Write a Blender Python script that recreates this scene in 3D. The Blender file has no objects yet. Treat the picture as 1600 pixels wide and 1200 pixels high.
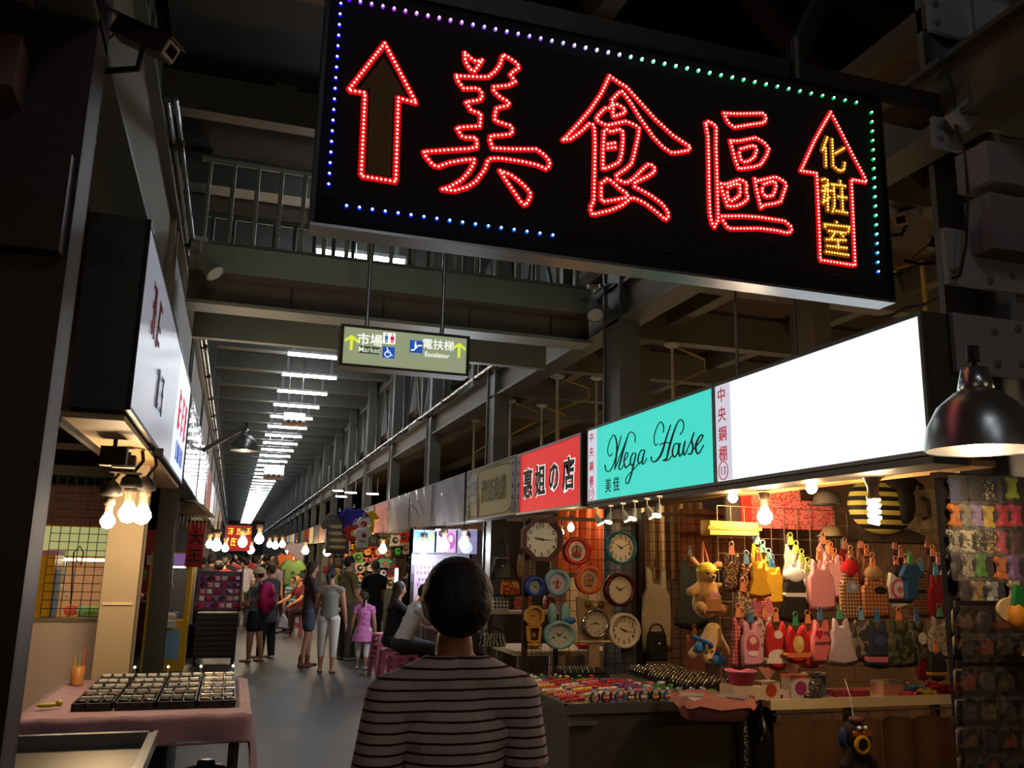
import bpy, bmesh, math, random
from mathutils import Vector, Matrix
random.seed(7)
PI = math.pi
sc = bpy.context.scene
COL = sc.collection

# ---------------------------------------------------------------- camera
FPX, EYE, ROLL, VPX, VPY = 1340.0, 1.65, 0.022, 362.0, 868.0
_y = Vector((VPX - 800, 600 - VPY, FPX)).normalized()
_z = _y.cross(Vector((1, -ROLL, 0))).normalized()
if _z.y < 0: _z = -_z
_x = _y.cross(_z)
if _x.x < 0: _x = -_x
CM = Matrix((_x, _y, _z))                      # camera (right, up, forward) -> world
CO = Vector((0, 0, EYE))
cam_d = bpy.data.cameras.new('camera')
cam = bpy.data.objects.new('camera', cam_d); COL.objects.link(cam)
R_, U_, F_ = CM.col[0], CM.col[1], CM.col[2]
cam.matrix_world = Matrix(((R_.x, U_.x, -F_.x, 0), (R_.y, U_.y, -F_.y, 0), (R_.z, U_.z, -F_.z, EYE), (0, 0, 0, 1)))
cam_d.sensor_fit = 'HORIZONTAL'; cam_d.sensor_width = 36.0; cam_d.lens = FPX * 36.0 / 1600.0
cam_d.clip_start = 0.05; cam_d.clip_end = 300
sc.camera = cam

# ---------------------------------------------------------------- world and exposure
world = bpy.data.worlds.new('night'); sc.world = world; world.use_nodes = True
world.node_tree.nodes['Background'].inputs[0].default_value = (0.55, 0.42, 0.30, 1)
world.node_tree.nodes['Background'].inputs[1].default_value = 0.018
sc.view_settings.view_transform = 'Standard'; sc.view_settings.look = 'None'
sc.view_settings.gamma = 1.0; sc.view_settings.exposure = 0.0; sc.view_settings.use_curve_mapping = False
sc.cycles.max_bounces = 5; sc.cycles.diffuse_bounces = 3; sc.cycles.glossy_bounces = 3
sc.cycles.transparent_max_bounces = 8; sc.cycles.transmission_bounces = 3
sc.cycles.sample_clamp_indirect = 2.0; sc.cycles.caustics_reflective = False; sc.cycles.caustics_refractive = False
TUBE_W, BULB_W = 38.0, 260.0     # strengths of the lamps the hall has

def P(px, py, Y=None, X=None, Z=None):
    d = CM @ Vector((px - 800, 600 - py, FPX))
    if Y is not None: return CO + d * (Y / d.y)
    if X is not None: return CO + d * (X / d.x)
    return CO + d * ((Z - EYE) / d.z)

# ---------------------------------------------------------------- materials
MATS = {}
def lin(c):
    if isinstance(c, str):
        c = tuple(int(c[i:i + 2], 16) / 255 for i in (0, 2, 4))
    return tuple(v / 12.92 if v <= 0.04045 else ((v + 0.055) / 1.055) ** 2.4 for v in c)
def M(col, rough=0.6, metal=0.0, var=0.12, scale=14.0, bump=0.0, emit=0.0, alpha=1.0, sheen=0.0):
    """procedural principled material: colour (sRGB hex) with a noise variation"""
    k = (col, rough, metal, var, scale, bump, emit, alpha, sheen)
    if k in MATS: return MATS[k]
    m = bpy.data.materials.new('m_' + str(col)); m.use_nodes = True; MATS[k] = m
    nt = m.node_tree; b = nt.nodes['Principled BSDF']
    c = lin(col)
    tc = nt.nodes.new('ShaderNodeTexCoord'); nz = nt.nodes.new('ShaderNodeTexNoise'); nz.inputs['Scale'].default_value = scale
    nz.inputs['Detail'].default_value = 3
    nt.links.new(tc.outputs['Object'], nz.inputs['Vector'])
    mx = nt.nodes.new('ShaderNodeMix'); mx.data_type = 'RGBA'
    mx.inputs[6].default_value = (*[v * (1 - var) for v in c], 1); mx.inputs[7].default_value = (*[min(1, v * (1 + var)) for v in c], 1)
    nt.links.new(nz.outputs['Fac'], mx.inputs[0]); nt.links.new(mx.outputs[2], b.inputs['Base Color'])
    b.inputs['Roughness'].default_value = rough; b.inputs['Metallic'].default_value = metal
    if bump:
        bp = nt.nodes.new('ShaderNodeBump'); bp.inputs['Strength'].default_value = bump; bp.inputs['Distance'].default_value = 0.01
        nt.links.new(nz.outputs['Fac'], bp.inputs['Height']); nt.links.new(bp.outputs['Normal'], b.inputs['Normal'])
    if emit:
        nt.links.new(mx.outputs[2], b.inputs['Emission Color']); b.inputs['Emission Strength'].default_value = emit
    if alpha < 1: b.inputs['Alpha'].default_value = alpha
    if sheen: b.inputs['Sheen Weight'].default_value = sheen
    return m
def E(col, strength, sample=True):
    """light-giving material"""
    k = ('E', col, strength, sample)
    if k in MATS: return MATS[k]
    m = bpy.data.materials.new('glow_' + str(col)); m.use_nodes = True; MATS[k] = m
    nt = m.node_tree; b = nt.nodes['Principled BSDF']
    b.inputs['Base Color'].default_value = (*[v * .5 for v in lin(col)], 1)
    b.inputs['Emission Color'].default_value = (*lin(col), 1); b.inputs['Emission Strength'].default_value = strength
    if not sample: m.cycles.emission_sampling = 'NONE'
    return m
def M_pattern(kind, c1, c2, scale=40.0, rough=0.7, alpha=1.0):
    """printed cloth: spots, stripes, plaid, zebra"""
    k = (kind, c1, c2, scale, rough, alpha)
    if k in MATS: return MATS[k]
    m = bpy.data.materials.new('m_' + kind); m.use_nodes = True; MATS[k] = m
    nt = m.node_tree; b = nt.nodes['Principled BSDF']; b.inputs['Roughness'].default_value = rough
    tc = nt.nodes.new('ShaderNodeTexCoord')
    mx = nt.nodes.new('ShaderNodeMix'); mx.data_type = 'RGBA'
    mx.inputs[6].default_value = (*lin(c1), 1); mx.inputs[7].default_value = (*lin(c2), 1)
    def math_(op, a, bb=None):
        n = nt.nodes.new('ShaderNodeMath'); n.operation = op
        for i, v in enumerate((a, bb)):
            if v is None: continue
            if isinstance(v, (int, float)): n.inputs[i].default_value = v
            else: nt.links.new(v, n.inputs[i])
        return n.outputs[0]
    if kind in ('spots', 'leopard'):
        v = nt.nodes.new('ShaderNodeTexVoronoi'); v.inputs['Scale'].default_value = scale
        nt.links.new(tc.outputs['Object'], v.inputs['Vector'])
        fac = math_('LESS_THAN', v.outputs['Distance'], .38 if kind == 'spots' else .45)
    elif kind == 'zebra':
        w = nt.nodes.new('ShaderNodeTexWave'); w.inputs['Scale'].default_value = scale; w.inputs['Distortion'].default_value = 9
        nt.links.new(tc.outputs['Object'], w.inputs['Vector']); fac = math_('GREATER_THAN', w.outputs['Fac'], .5)
    elif kind == 'camo':
        n = nt.nodes.new('ShaderNodeTexNoise'); n.inputs['Scale'].default_value = scale
        nt.links.new(tc.outputs['Object'], n.inputs['Vector']); fac = math_('GREATER_THAN', n.outputs['Fac'], .5)
    else:
        sp = nt.nodes.new('ShaderNodeSeparateXYZ'); nt.links.new(tc.outputs['Object'], sp.inputs[0])
        def band(o, duty): return math_('LESS_THAN', math_('FRACT', math_('MULTIPLY', o, scale)), duty)
        if kind == 'stripes': fac = band(sp.outputs['Z'], .24)
        elif kind == 'broad': fac = band(sp.outputs['Z'], .5)
        elif kind == 'gingham': fac = math_('MULTIPLY', math_('ADD', band(sp.outputs['Z'], .5), band(sp.outputs['X'], .5)), .5)
        else: fac = math_('MAXIMUM', band(sp.outputs['Z'], .22), band(sp.outputs['X'], .22))
    nt.links.new(fac, mx.inputs[0]); nt.links.new(mx.outputs[2], b.inputs['Base Color'])
    if alpha < 1: b.inputs['Alpha'].default_value = alpha
    return m

# ---------------------------------------------------------------- mesh collecting
class MB:
    def __init__(s): s.v = []; s.f = []; s.sm = []; s.mi = []; s.cur = 0
    def mat(s, i): s.cur = i; return s
    def add(s, vs, fs, smooth=False, mx=None):
        o = len(s.v)
        s.v += [tuple(mx @ Vector(q)) for q in vs] if mx else [tuple(q) for q in vs]
        s.f += [tuple(i + o for i in f) for f in fs]; s.sm += [smooth] * len(fs); s.mi += [s.cur] * len(fs)
        return s
    def box(s, c, d, mx=None):
        x, y, z = c; a, b, h = d[0] / 2, d[1] / 2, d[2] / 2
        vs = [(x + i * a, y + j * b, z + k * h) for k in (-1, 1) for j in (-1, 1) for i in (-1, 1)]
        return s.add(vs, [(0, 2, 3, 1), (4, 5, 7, 6), (0, 1, 5, 4), (2, 6, 7, 3), (0, 4, 6, 2), (1, 3, 7, 5)], False, mx)
    def bbox(s, lo, hi): return s.box([(a + b) / 2 for a, b in zip(lo, hi)], [abs(b - a) for a, b in zip(lo, hi)])
    def bar(s, p0, p1, w, h, up=(0, 0, 1)):
        """rectangular bar between two points; w sideways, h along up"""
        p0, p1 = Vector(p0), Vector(p1); d = (p1 - p0).normalized(); u = Vector(up)
        if abs(d.dot(u)) > .98: u = Vector((1, 0, 0))
        sd = d.cross(u).normalized(); u = sd.cross(d)
        vs = [p + sd * (i * w / 2) + u * (j * h / 2) for p in (p0, p1) for i, j in ((-1, -1), (1, -1), (1, 1), (-1, 1))]
        return s.add(vs, [(3, 2, 1, 0), (4, 5, 6, 7), (0, 1, 5, 4), (1, 2, 6, 5), (2, 3, 7, 6), (3, 0, 4, 7)])
    def tube(s, pts, r, n=8, cap=True):
        """round tube through points; r a number or a list"""
        pts = [Vector(p) for p in pts]; rs = r if isinstance(r, (list, tuple)) else [r] * len(pts)
        vs = []; prev = None
        for i, p in enumerate(pts):
            d = (pts[min(i + 1, len(pts) - 1)] - pts[max(i - 1, 0)])
            d = d.normalized() if d.length > 1e-9 else Vector((0, 0, 1))
            if prev is None: a = d.orthogonal().normalized()
            else:
                a = prev - d * prev.dot(d); a = a.normalized() if a.length > 1e-6 else d.orthogonal().normalized()
            prev = a; b = d.cross(a)
            vs += [p + (a * math.cos(2 * PI * k / n) + b * math.sin(2 * PI * k / n)) * rs[i] for k in range(n)]
        m = len(pts); fs = [(i * n + k, i * n + (k + 1) % n, (i + 1) * n + (k + 1) % n, (i + 1) * n + k) for i in range(m - 1) for k in range(n)]
        s.add(vs, fs, True)
        if cap: s.add(vs[:n], [tuple(range(n))[::-1]]); s.add(vs[-n:], [tuple(range(n))])
        return s
    def cyl(s, p0, p1, r0, r1=None, n=14, cap=True): return s.tube([p0, p1], [r0, r0 if r1 is None else r1], n, cap)
    def lathe(s, prof, c=(0, 0, 0), n=20, mx=None):
        """profile of (r, z) turned about z"""
        vs = [(c[0] + r * math.cos(2 * PI * k / n), c[1] + r * math.sin(2 * PI * k / n), c[2] + z) for r, z in prof for k in range(n)]
        fs = [(i * n + k, i * n + (k + 1) % n, (i + 1) * n + (k + 1) % n, (i + 1) * n + k) for i in range(len(prof) - 1) for k in range(n)]
        return s.add(vs, fs, True, mx)
    def ball(s, c, r, n=12, m=8, mx=None):
        rx, ry, rz = r if isinstance(r, (tuple, list)) else (r, r, r)
        vs = []; fs = []
        for i in range(m + 1):
            t = PI * i / m
            for k in range(n):
                a = 2 * PI * k / n
                vs.append((c[0] + rx * math.sin(t) * math.cos(a), c[1] + ry * math.sin(t) * math.sin(a), c[2] + rz * math.cos(t)))
        for i in range(m):
            for k in range(n): fs.append((i * n + k, (i + 1) * n + k, (i + 1) * n + (k + 1) % n, i * n + (k + 1) % n))
        return s.add(vs, fs, True, mx)
    def prism(s, poly, y0, y1, mx=None, smooth=False):
        """polygon in x,z pushed from y0 (front) to y1 (back)"""
        n = len(poly)
        ar = sum(poly[i][0] * poly[(i + 1) % n][1] - poly[(i + 1) % n][0] * poly[i][1] for i in range(n))
        if ar < 0: poly = poly[::-1]
        vs = [(x, y0, z) for x, z in poly] + [(x, y1, z) for x, z in poly]
        s.add(vs, [tuple(range(n)), tuple(range(2 * n - 1, n - 1, -1))], False, mx)
        return s.add(vs, [(i, i + n, (i + 1) % n + n, (i + 1) % n) for i in range(n)], smooth, mx)
    def puff(s, poly, th, inset=.8, y=0, mx=None):
        """padded flat shape: outline in x,z, swelling to thickness th"""
        n = len(poly)
        ar = sum(poly[i][0] * poly[(i + 1) % n][1] - poly[(i + 1) % n][0] * poly[i][1] for i in range(n))
        if ar < 0: poly = poly[::-1]
        cx = sum(p[0] for p in poly) / n; cz = sum(p[1] for p in poly) / n
        q = [(cx + (a - cx) * inset, cz + (b - cz) * inset) for a, b in poly]
        vs = [(a, y, b) for a, b in poly] + [(a, y - th / 2, b) for a, b in q] + [(a, y + th / 2, b) for a, b in q]
        fs = [(i, (i + 1) % n, n + (i + 1) % n, n + i) for i in range(n)] + [((i + 1) % n, i, 2 * n + i, 2 * n + (i + 1) % n) for i in range(n)]
        s.add(vs, fs, True, mx)
        return s.add(vs, [tuple(range(n, 2 * n)), tuple(range(3 * n - 1, 2 * n - 1, -1))], False, mx)
    def stroke(s, pts, ws, y0, y1, closed=False, steps=5):
        """brush stroke: smooth ribbon of changing width in x,z with a little depth"""
        if len(pts) > 2: pts, ws = catmull(pts, ws, steps)
        L = []; Rr = []
        for i, p in enumerate(pts):
            a, b = pts[max(i - 1, 0)], pts[min(i + 1, len(pts) - 1)]
            dx, dz = b[0] - a[0], b[1] - a[1]; l = math.hypot(dx, dz) or 1
            nx, nz = -dz / l * ws[i] / 2, dx / l * ws[i] / 2
            L.append((p[0] + nx, p[1] + nz)); Rr.append((p[0] - nx, p[1] - nz))
        n = len(pts); vs = [(x, y0, z) for x, z in L] + [(x, y0, z) for x, z in Rr] + [(x, y1, z) for x, z in L] + [(x, y1, z) for x, z in Rr]
        fs = []
        for i in range(n - 1):
            fs += [(i, n + i, n + i + 1, i + 1), (i, i + 1, 2 * n + i + 1, 2 * n + i), (n + i + 1, n + i, 3 * n + i, 3 * n + i + 1)]
        return s.add(vs, fs)
    def text(s, body, size, c=(0, 0), y=0, th=.002, bold=0.0, sx=1.0, mx=None, anchor='c'):
        """lettering standing in x,z, facing -y, centred on c"""
        vs, fs = text_mesh(body, bold)
        if not vs: return s
        xs = [v[0] for v in vs]; zs = [v[1] for v in vs]
        w = max(xs) - min(xs); cx = (max(xs) + min(xs)) / 2; cz = (max(zs) + min(zs)) / 2
        if anchor == 'l': cx = min(xs)
        out = [(c[0] + (v[0] - cx) * size * sx, y - (v[2] + .5) * th, c[1] + (v[1] - cz) * size) for v in vs]
        return s.add(out, fs, False, mx)
    def scrawl(s, n, size, c=(0, 0), y=0, th=.002, seed=0, gap=1.08):
        """a row of n blurred, unreadable brush characters"""
        r = random.Random(seed)
        for i in range(n):
            x0 = c[0] + (i - (n - 1) / 2) * size * gap; k = size * .42; w = size * .1
            for j in range(3):
                z = c[1] + k * (.8 - .75 * j) + r.uniform(-.1, .1) * k
                s.stroke([(x0 - k * r.uniform(.5, 1), z), (x0 + k * r.uniform(.5, 1), z + r.uniform(-.1, .2) * k)], [w, w * .8], y - th, y)
            for j in range(2):
                x = x0 + k * r.uniform(-.6, .6)
                s.stroke([(x, c[1] + k), (x + k * r.uniform(-.4, .4), c[1] - k)], [w, w * .6], y - th * 1.3, y)
        return s
    def build(s, name, mats, parent=None, loc=None, rot=None, smooth=None):
        me = bpy.data.meshes.new(name); me.from_pydata(s.v, [], s.f)
        if not isinstance(mats, (list, tuple)): mats = [mats]
        for m in mats: me.materials.append(m)
        me.polygons.foreach_set('use_smooth', s.sm if smooth is None else [smooth] * len(s.f))
        if len(mats) > 1: me.polygons.foreach_set('material_index', s.mi)
        me.update()
        o = bpy.data.objects.new(name, me); COL.objects.link(o)
        if parent: o.parent = parent
        if loc is not None: o.location = loc
        if rot is not None: o.rotation_euler = rot
        return o
def catmull(pts, ws, steps=5):
    out = []; wo = []; n = len(pts)
    for i in range(n - 1):
        p0, p1, p2, p3 = pts[max(i - 1, 0)], pts[i], pts[i + 1], pts[min(i + 2, n - 1)]
        for k in range(steps):
            t = k / steps
            out.append(tuple(.5 * (2 * p1[j] + (p2[j] - p0[j]) * t + (2 * p0[j] - 5 * p1[j] + 4 * p2[j] - p3[j]) * t * t + (3 * p1[j] - p0[j] - 3 * p2[j] + p3[j]) * t ** 3) for j in range(len(p1))))
            wo.append(ws[i] + (ws[i + 1] - ws[i]) * t)
    return out + [tuple(pts[-1])], wo + [ws[-1]]
_TXT = {}
BENCH = bpy.data.scenes.new('workbench')          # a small scene of its own, where modifiers are worked out quickly
def evaluated(o):
    BENCH.collection.objects.link(o); vl = BENCH.view_layers[0]; vl.update()
    me = bpy.data.meshes.new_from_object(o.evaluated_get(vl.depsgraph))
    BENCH.collection.objects.unlink(o)
    return me
def text_mesh(body, bold=0.0):
    """vertices (x, y, depth 0..1 -> -0.5..0.5) of a lettering in the built-in face"""
    k = (body, bold)
    if k in _TXT: return _TXT[k]
    cu = bpy.data.curves.new('lettering', 'FONT'); cu.body = body; cu.size = 1.0; cu.extrude = .5; cu.resolution_u = 2; cu.offset = bold
    o = bpy.data.objects.new('lettering', cu)
    me = evaluated(o)
    r = ([tuple(v.co) for v in me.vertices], [tuple(p.vertices) for p in me.polygons])
    bpy.data.objects.remove(o); bpy.data.curves.remove(cu); bpy.data.meshes.remove(me)
    _TXT[k] = r; return r

def thing(name, label, cat, loc=(0, 0, 0), rz=0.0, group=None, kind=None, rot=None):
    o = bpy.data.objects.new(name, None); COL.objects.link(o); o.empty_display_size = .1
    o.location = loc; o.rotation_euler = rot or (0, 0, rz)
    return tag(o, label, cat, group, kind)
def tag(o, label=None, cat=None, group=None, kind=None):
    if label: o['label'] = label
    if cat: o['category'] = cat
    if group: o['group'] = group
    if kind: o['kind'] = kind
    return o
def struct(name, mb, mats, label=None, parent=None):
    o = mb.build(name, mats, parent)
    if parent is None: o['kind'] = 'structure'
    if label: o['label'] = label
    return o
def dup(root, loc, rz=None, label=None, group=None, parent=None):
    r = root.copy(); COL.objects.link(r); r.parent = parent
    if loc is not None: r.location = loc
    if rz is not None: r.rotation_euler = (0, 0, rz)
    if label: r['label'] = label
    if group: r['group'] = group
    for c in root.children: dup(c, None, parent=r)
    return r
def capsule(p0, r0, p1, r1, side=(1, 0, 0), e=(1, 1), n=14):
    """closed tapered capsule; e = radius factors along side and across"""
    p0, p1 = Vector(p0), Vector(p1); d = p1 - p0; L = d.length
    d = d.normalized() if L > 1e-6 else Vector((0, 0, 1))
    u = Vector(side) - d * Vector(side).dot(d)
    u = u.normalized() if u.length > 1e-3 else d.orthogonal().normalized()
    w = d.cross(u); rings = []
    for k in range(1, 5): t = PI / 2 * (1 - k / 4); rings.append((p0 - d * r0 * math.sin(t), r0 * math.cos(t)))
    for k in range(0, 4): t = PI / 2 * k / 4; rings.append((p1 + d * r1 * math.sin(t), r1 * math.cos(t)))
    vs = [p0 - d * r0] + [c + (u * e[0] * math.cos(2 * PI * i / n) + w * e[1] * math.sin(2 * PI * i / n)) * r for c, r in rings for i in range(n)] + [p1 + d * r1]
    m = len(rings); fs = [(0, 1 + (i + 1) % n, 1 + i) for i in range(n)]
    for j in range(m - 1):
        for i in range(n): a = 1 + j * n; fs.append((a + i, a + (i + 1) % n, a + n + (i + 1) % n, a + n + i))
    t = 1 + m * n; a = 1 + (m - 1) * n
    fs += [(a + i, a + (i + 1) % n, t) for i in range(n)]
    return vs, fs
def blob(name, prims, mat, parent, voxel=.014, smooth=5, cut=None, add=None):
    """one continuous skin grown over capsules; cut = list of (point, normal): what lies on the normal's side is cut off"""
    b = MB()
    for q in prims: b.add(*capsule(*q))
    if add: add(b)
    o = b.build(name, mat)
    m = o.modifiers.new('r', 'REMESH'); m.mode = 'VOXEL'; m.voxel_size = voxel
    if smooth: s = o.modifiers.new('s', 'SMOOTH'); s.factor = .5; s.iterations = smooth
    COL.objects.unlink(o); me = evaluated(o); COL.objects.link(o); me.name = name
    if cut:
        bm = bmesh.new(); bm.from_mesh(me)
        for co, no in cut:
            bmesh.ops.bisect_plane(bm, geom=bm.verts[:] + bm.edges[:] + bm.faces[:], plane_co=co, plane_no=no, clear_outer=True)
        bm.to_mesh(me); bm.free()
    old = o.data; o.modifiers.clear(); o.data = me; bpy.data.meshes.remove(old)
    me.materials.clear()
    for q in (mat if isinstance(mat, (list, tuple)) else [mat]): me.materials.append(q)
    me.polygons.foreach_set('use_smooth', [True] * len(me.polygons))
    o.parent = parent
    return o
ORD = ['nearest', 'second', 'third', 'fourth', 'fifth', 'sixth', 'seventh', 'eighth', 'ninth', 'tenth', 'eleventh', 'twelfth', 'thirteenth', 'fourteenth', 'fifteenth', 'sixteenth', 'seventeenth', 'eighteenth', 'nineteenth', 'twentieth'] + ['twenty-' + o for o in ('first', 'second', 'third', 'fourth', 'fifth', 'sixth', 'seventh', 'eighth', 'ninth')] + ['thirtieth'] + ['thirty-' + o for o in ('first', 'second', 'third', 'fourth', 'fifth', 'sixth', 'seventh', 'eighth', 'ninth')] + ['fortieth'] + ['forty-' + o for o in ('first', 'second', 'third', 'fourth', 'fifth', 'sixth', 'seventh', 'eighth', 'ninth')] + ['fiftieth']
# ================================================================ the setting
STEEL = M('5e625c', .5, .1, .12, 3.0)
STEEL_D = M('4a4640', .55, .2, .2, 3.0)
STEEL_B = M('6b6252', .6, .1, .15, 2.0)
ROOF_M = M('5c4a36', .8, 0, .2, 1.2)
DARKM = M('1c1815', .6, .2, .2, 4.0)
CHROME = M('b8bcc0', .25, .9, .08, 6.0)
STAINLESS = M('8d8a86', .32, .85, .15, 2.5)
BOLT = M('a8a8a4', .35, .8)

def floor_mat():
    m = bpy.data.materials.new('floor_concrete'); m.use_nodes = True; nt = m.node_tree; b = nt.nodes['Principled BSDF']
    tc = nt.nodes.new('ShaderNodeTexCoord'); n1 = nt.nodes.new('ShaderNodeTexNoise'); n1.inputs['Scale'].default_value = 1.3; n1.inputs['Detail'].default_value = 6
    n2 = nt.nodes.new('ShaderNodeTexNoise'); n2.inputs['Scale'].default_value = 60
    nt.links.new(tc.outputs['Object'], n1.inputs['Vector']); nt.links.new(tc.outputs['Object'], n2.inputs['Vector'])
    r = nt.nodes.new('ShaderNodeValToRGB'); r.color_ramp.elements[0].color = (.04, .04, .042, 1); r.color_ramp.elements[1].color = (.09, .09, .095, 1)
    r.color_ramp.elements[0].position = .3; r.color_ramp.elements[1].position = .75
    nt.links.new(n1.outputs['Fac'], r.inputs[0]); nt.links.new(r.outputs[0], b.inputs['Base Color'])
    bp = nt.nodes.new('ShaderNodeBump'); bp.inputs['Strength'].default_value = .15; bp.inputs['Distance'].default_value = .004
    nt.links.new(n2.outputs['Fac'], bp.inputs['Height']); nt.links.new(bp.outputs['Normal'], b.inputs['Normal'])
    b.inputs['Roughness'].default_value = .55
    return m
FAR = 120.0
struct('floor', MB().bbox((-9, -5, -.1), (13, FAR, 0)), floor_mat(), 'dark grey concrete floor of the market aisle')
struct('ceiling', MB().bbox((-1.0, 7.2, 6.75), (3.8, FAR, 6.85)), M('3a352e', .8, 0, .2, 1.0), 'dark ceiling over the long market aisle')
c2 = struct('ceiling.001', MB().bbox((-9, -5, 8.3), (13, 14, 8.45)), ROOF_M, 'dark brown roof high over the market entrance')
c3 = struct('ceiling.002', MB().bbox((3.6, -5, 4.75), (13, FAR, 4.9)), ROOF_M, 'low brown ceiling over the stalls beyond the signs')
c4 = struct('ceiling.003', MB().bbox((-9, -5, 4.75), (-1.0, FAR, 4.9)), ROOF_M, 'low brown ceiling over the stalls behind the white boards')
struct('wall_right', MB().bbox((11, -5, 0), (11.2, FAR, 4.75)), M('4a3d2e', .8, 0, .2, .8), 'brown wall far behind the stalls with lit signs')
struct('wall_left', MB().bbox((-6.2, -5, 0), (-6.0, FAR, 4.75)), M('4a3d2e', .8, 0, .2, .8), 'brown wall far behind the claw machine stalls')
struct('wall_far', MB().bbox((-9, FAR, 0), (13, FAR + .2, 8)), M('3a3128', .8, 0, .2, .8), 'dark wall closing the far end of the aisle')
struct('wall_back', MB().bbox((-9, -5.2, 0), (13, -5, 8.4)), M('2a241e', .8, 0, .2, .8), 'dark wall behind the photographer')
wu = struct('wall_upper_right', MB().bbox((3.72, 7.6, 4.3), (3.8, FAR, 6.75)), M('6d7470', .7, 0, .12, .9), 'grey panelled upper wall above the lit signs')
wl = struct('wall_upper_left', MB().bbox((-1.2, 7.6, 4.3), (-1.12, FAR, 6.75)), M('5a5a54', .7, 0, .12, .9), 'grey panelled upper wall above the white boards')
mb_p = MB().box((0, 0, 0), (.02, 1.86, 2.2)); pm = M('79827f', .6, 0, .1, 1.0)
p0 = mb_p.build('panel', pm, wu, (3.705, 8.8, 5.5))
for k in range(1, 40): dup(p0, (3.705, 8.8 + 2 * k, 5.5), parent=wu)
q0 = mb_p.build('panel', M('66665e', .6, 0, .1, 1.0), wl, (-1.105, 8.8, 5.5))
for k in range(1, 40): dup(q0, (-1.105, 8.8 + 2 * k, 5.5), parent=wl)

# long beams on both sides, with their conduits
def long_beam(name, x0, x1, z0, z1, y0, label, flange):
    o = struct(name, MB().bbox((x0, y0, z0), (x1, FAR, z1)), STEEL_B, label)
    m = MB()
    for z in (z0, z1): m.bbox((x0 - flange, y0, z - .015), (x1 + flange, FAR, z + .015))
    struct('flange', m, STEEL, None, o); return o
long_beam('beam_right', 3.28, 3.42, 3.86, 4.2, 2.0, 'grey steel beam running along the aisle above the lit signs', .06)
long_beam('beam_left', -.86, -.68, 3.55, 4.3, 1.2, 'brown steel beam running along the aisle above the white boards', .06)
def conduit(x, z, y0, label):
    t = thing('conduit_pipe', label, 'pipe', (x, y0, z))
    MB().cyl((0, 0, 0), (0, FAR - y0, 0), .022, n=8).build('pipe', CHROME, t)
    MB().cyl((.045, 0, .02), (.045, FAR - y0, .02), .016, n=8).build('pipe', CHROME, t)
    c0 = MB().box((.02, 0, .0), (.09, .05, .07)).build('clamp', STEEL_D, t, (0, .6, 0))
    for k in range(1, 16): dup(c0, (0, .6 + 2 * k, 0), parent=t)
conduit(3.15, 4.25, 7.2, 'twin bright metal conduits along the beam above the lit signs')
conduit(-.6, 4.36, 5.2, 'twin metal conduits along the beam above the white boards')

# columns
def pillar(x0, y, label, w=.16, l=.38, h=6.75, mat=None, sgn=1):
    o = thing('pillar', label, 'pillar', (x0, y, 0), kind='structure')
    a, b = (0, w) if sgn > 0 else (-w, 0); mat = mat or STEEL
    MB().bbox((a, -l / 2 + .03, 0), (b, l / 2 - .03, h)).build('shaft', mat, o)
    MB().bbox((a - .02, -l / 2, 0), (b + .02, -l / 2 + .03, h)).build('flange', mat, o)
    MB().bbox((a - .02, l / 2 - .03, 0), (b + .02, l / 2, h)).build('flange', mat, o)
    MB().bbox((a - .06, -l / 2 - .04, 0), (b + .06, l / 2 + .04, .03)).build('base_plate', STEEL_D, o)
    return o
PILY = [7.1 + 4 * k for k in range(0, 24)]
for k, y in enumerate(PILY):
    n = ORD[k] if k else 'nearest'
    pillar(3.22, y, 'grey steel pillar on the side of the lit signs, %s after the bolted column' % ('first' if k == 0 else n))
    if k == 0: continue
    pillar(-.68, y, 'grey steel pillar on the side of the white boards, %s after the bulb-lit one' % ('first' if k == 1 else ORD[k - 1]), sgn=-1)
PALE = M('a8977a', .6, 0, .1, 2.0)
pc = pillar(-.66, 7.15, 'cream steel pillar lit by bare bulbs behind the tray table', w=.2, l=.3, h=4.75, mat=PALE, sgn=-1)
MB().bbox((-.2, -.165, 1.28), (0, -.15, 1.3)).build('band', M('d8c49a', .5), pc)

# the two bolted near columns
def bolt_mesh():
    m = MB(); m.cyl((0, 0, 0), (0, -.012, 0), .019, n=6); m.cyl((0, -.012, 0), (0, -.02, 0), .011, n=8); return m
def bolted(name, label, loc, sgn):
    o = thing(name, label, 'pillar', loc, kind='structure')
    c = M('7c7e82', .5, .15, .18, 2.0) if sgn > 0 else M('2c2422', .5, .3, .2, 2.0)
    m = MB(); m.bbox((0, -.02, 0), (sgn * .5, .02, 8.3)); m.build('flange', c, o)
    dp = .42 if sgn > 0 else .16
    m = MB(); m.bbox((0, dp, 0), (sgn * .5, dp + .04, 8.3)); m.build('flange', c, o)
    m = MB(); m.bbox((sgn * .22, .02, 0), (sgn * .27, dp, 8.3)); m.build('web', c, o)
    return o, c
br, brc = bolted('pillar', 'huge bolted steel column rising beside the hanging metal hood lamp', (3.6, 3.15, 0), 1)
b0 = bolt_mesh().build('bolt', BOLT, br, (.06, -.05, 4.55)); first = True
def plate(px0, py0, px1, py1, Yp, root, mat, bolts, origin):
    a, b = P(px0, py1, Y=Yp), P(px1, py0, Y=Yp)
    lo = Vector((a.x, Yp, a.z)) - origin; hi = Vector((b.x, Yp + .025, b.z)) - origin
    MB().bbox(lo, hi).build('splice_plate', mat, root)
    for u, v in bolts:
        dup(b0, (lo.x + u * (hi.x - lo.x), lo.y, lo.z + v * (hi.z - lo.z)), parent=root)
og = Vector((3.6, 3.15, 0)); PM = M('94969c', .45, .15, .18, 3.0)
plate(1455, -60, 1516, 46, 3.1, br, PM, [(.12, .1), (.12, .32), (.12, .55)], og)
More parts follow.
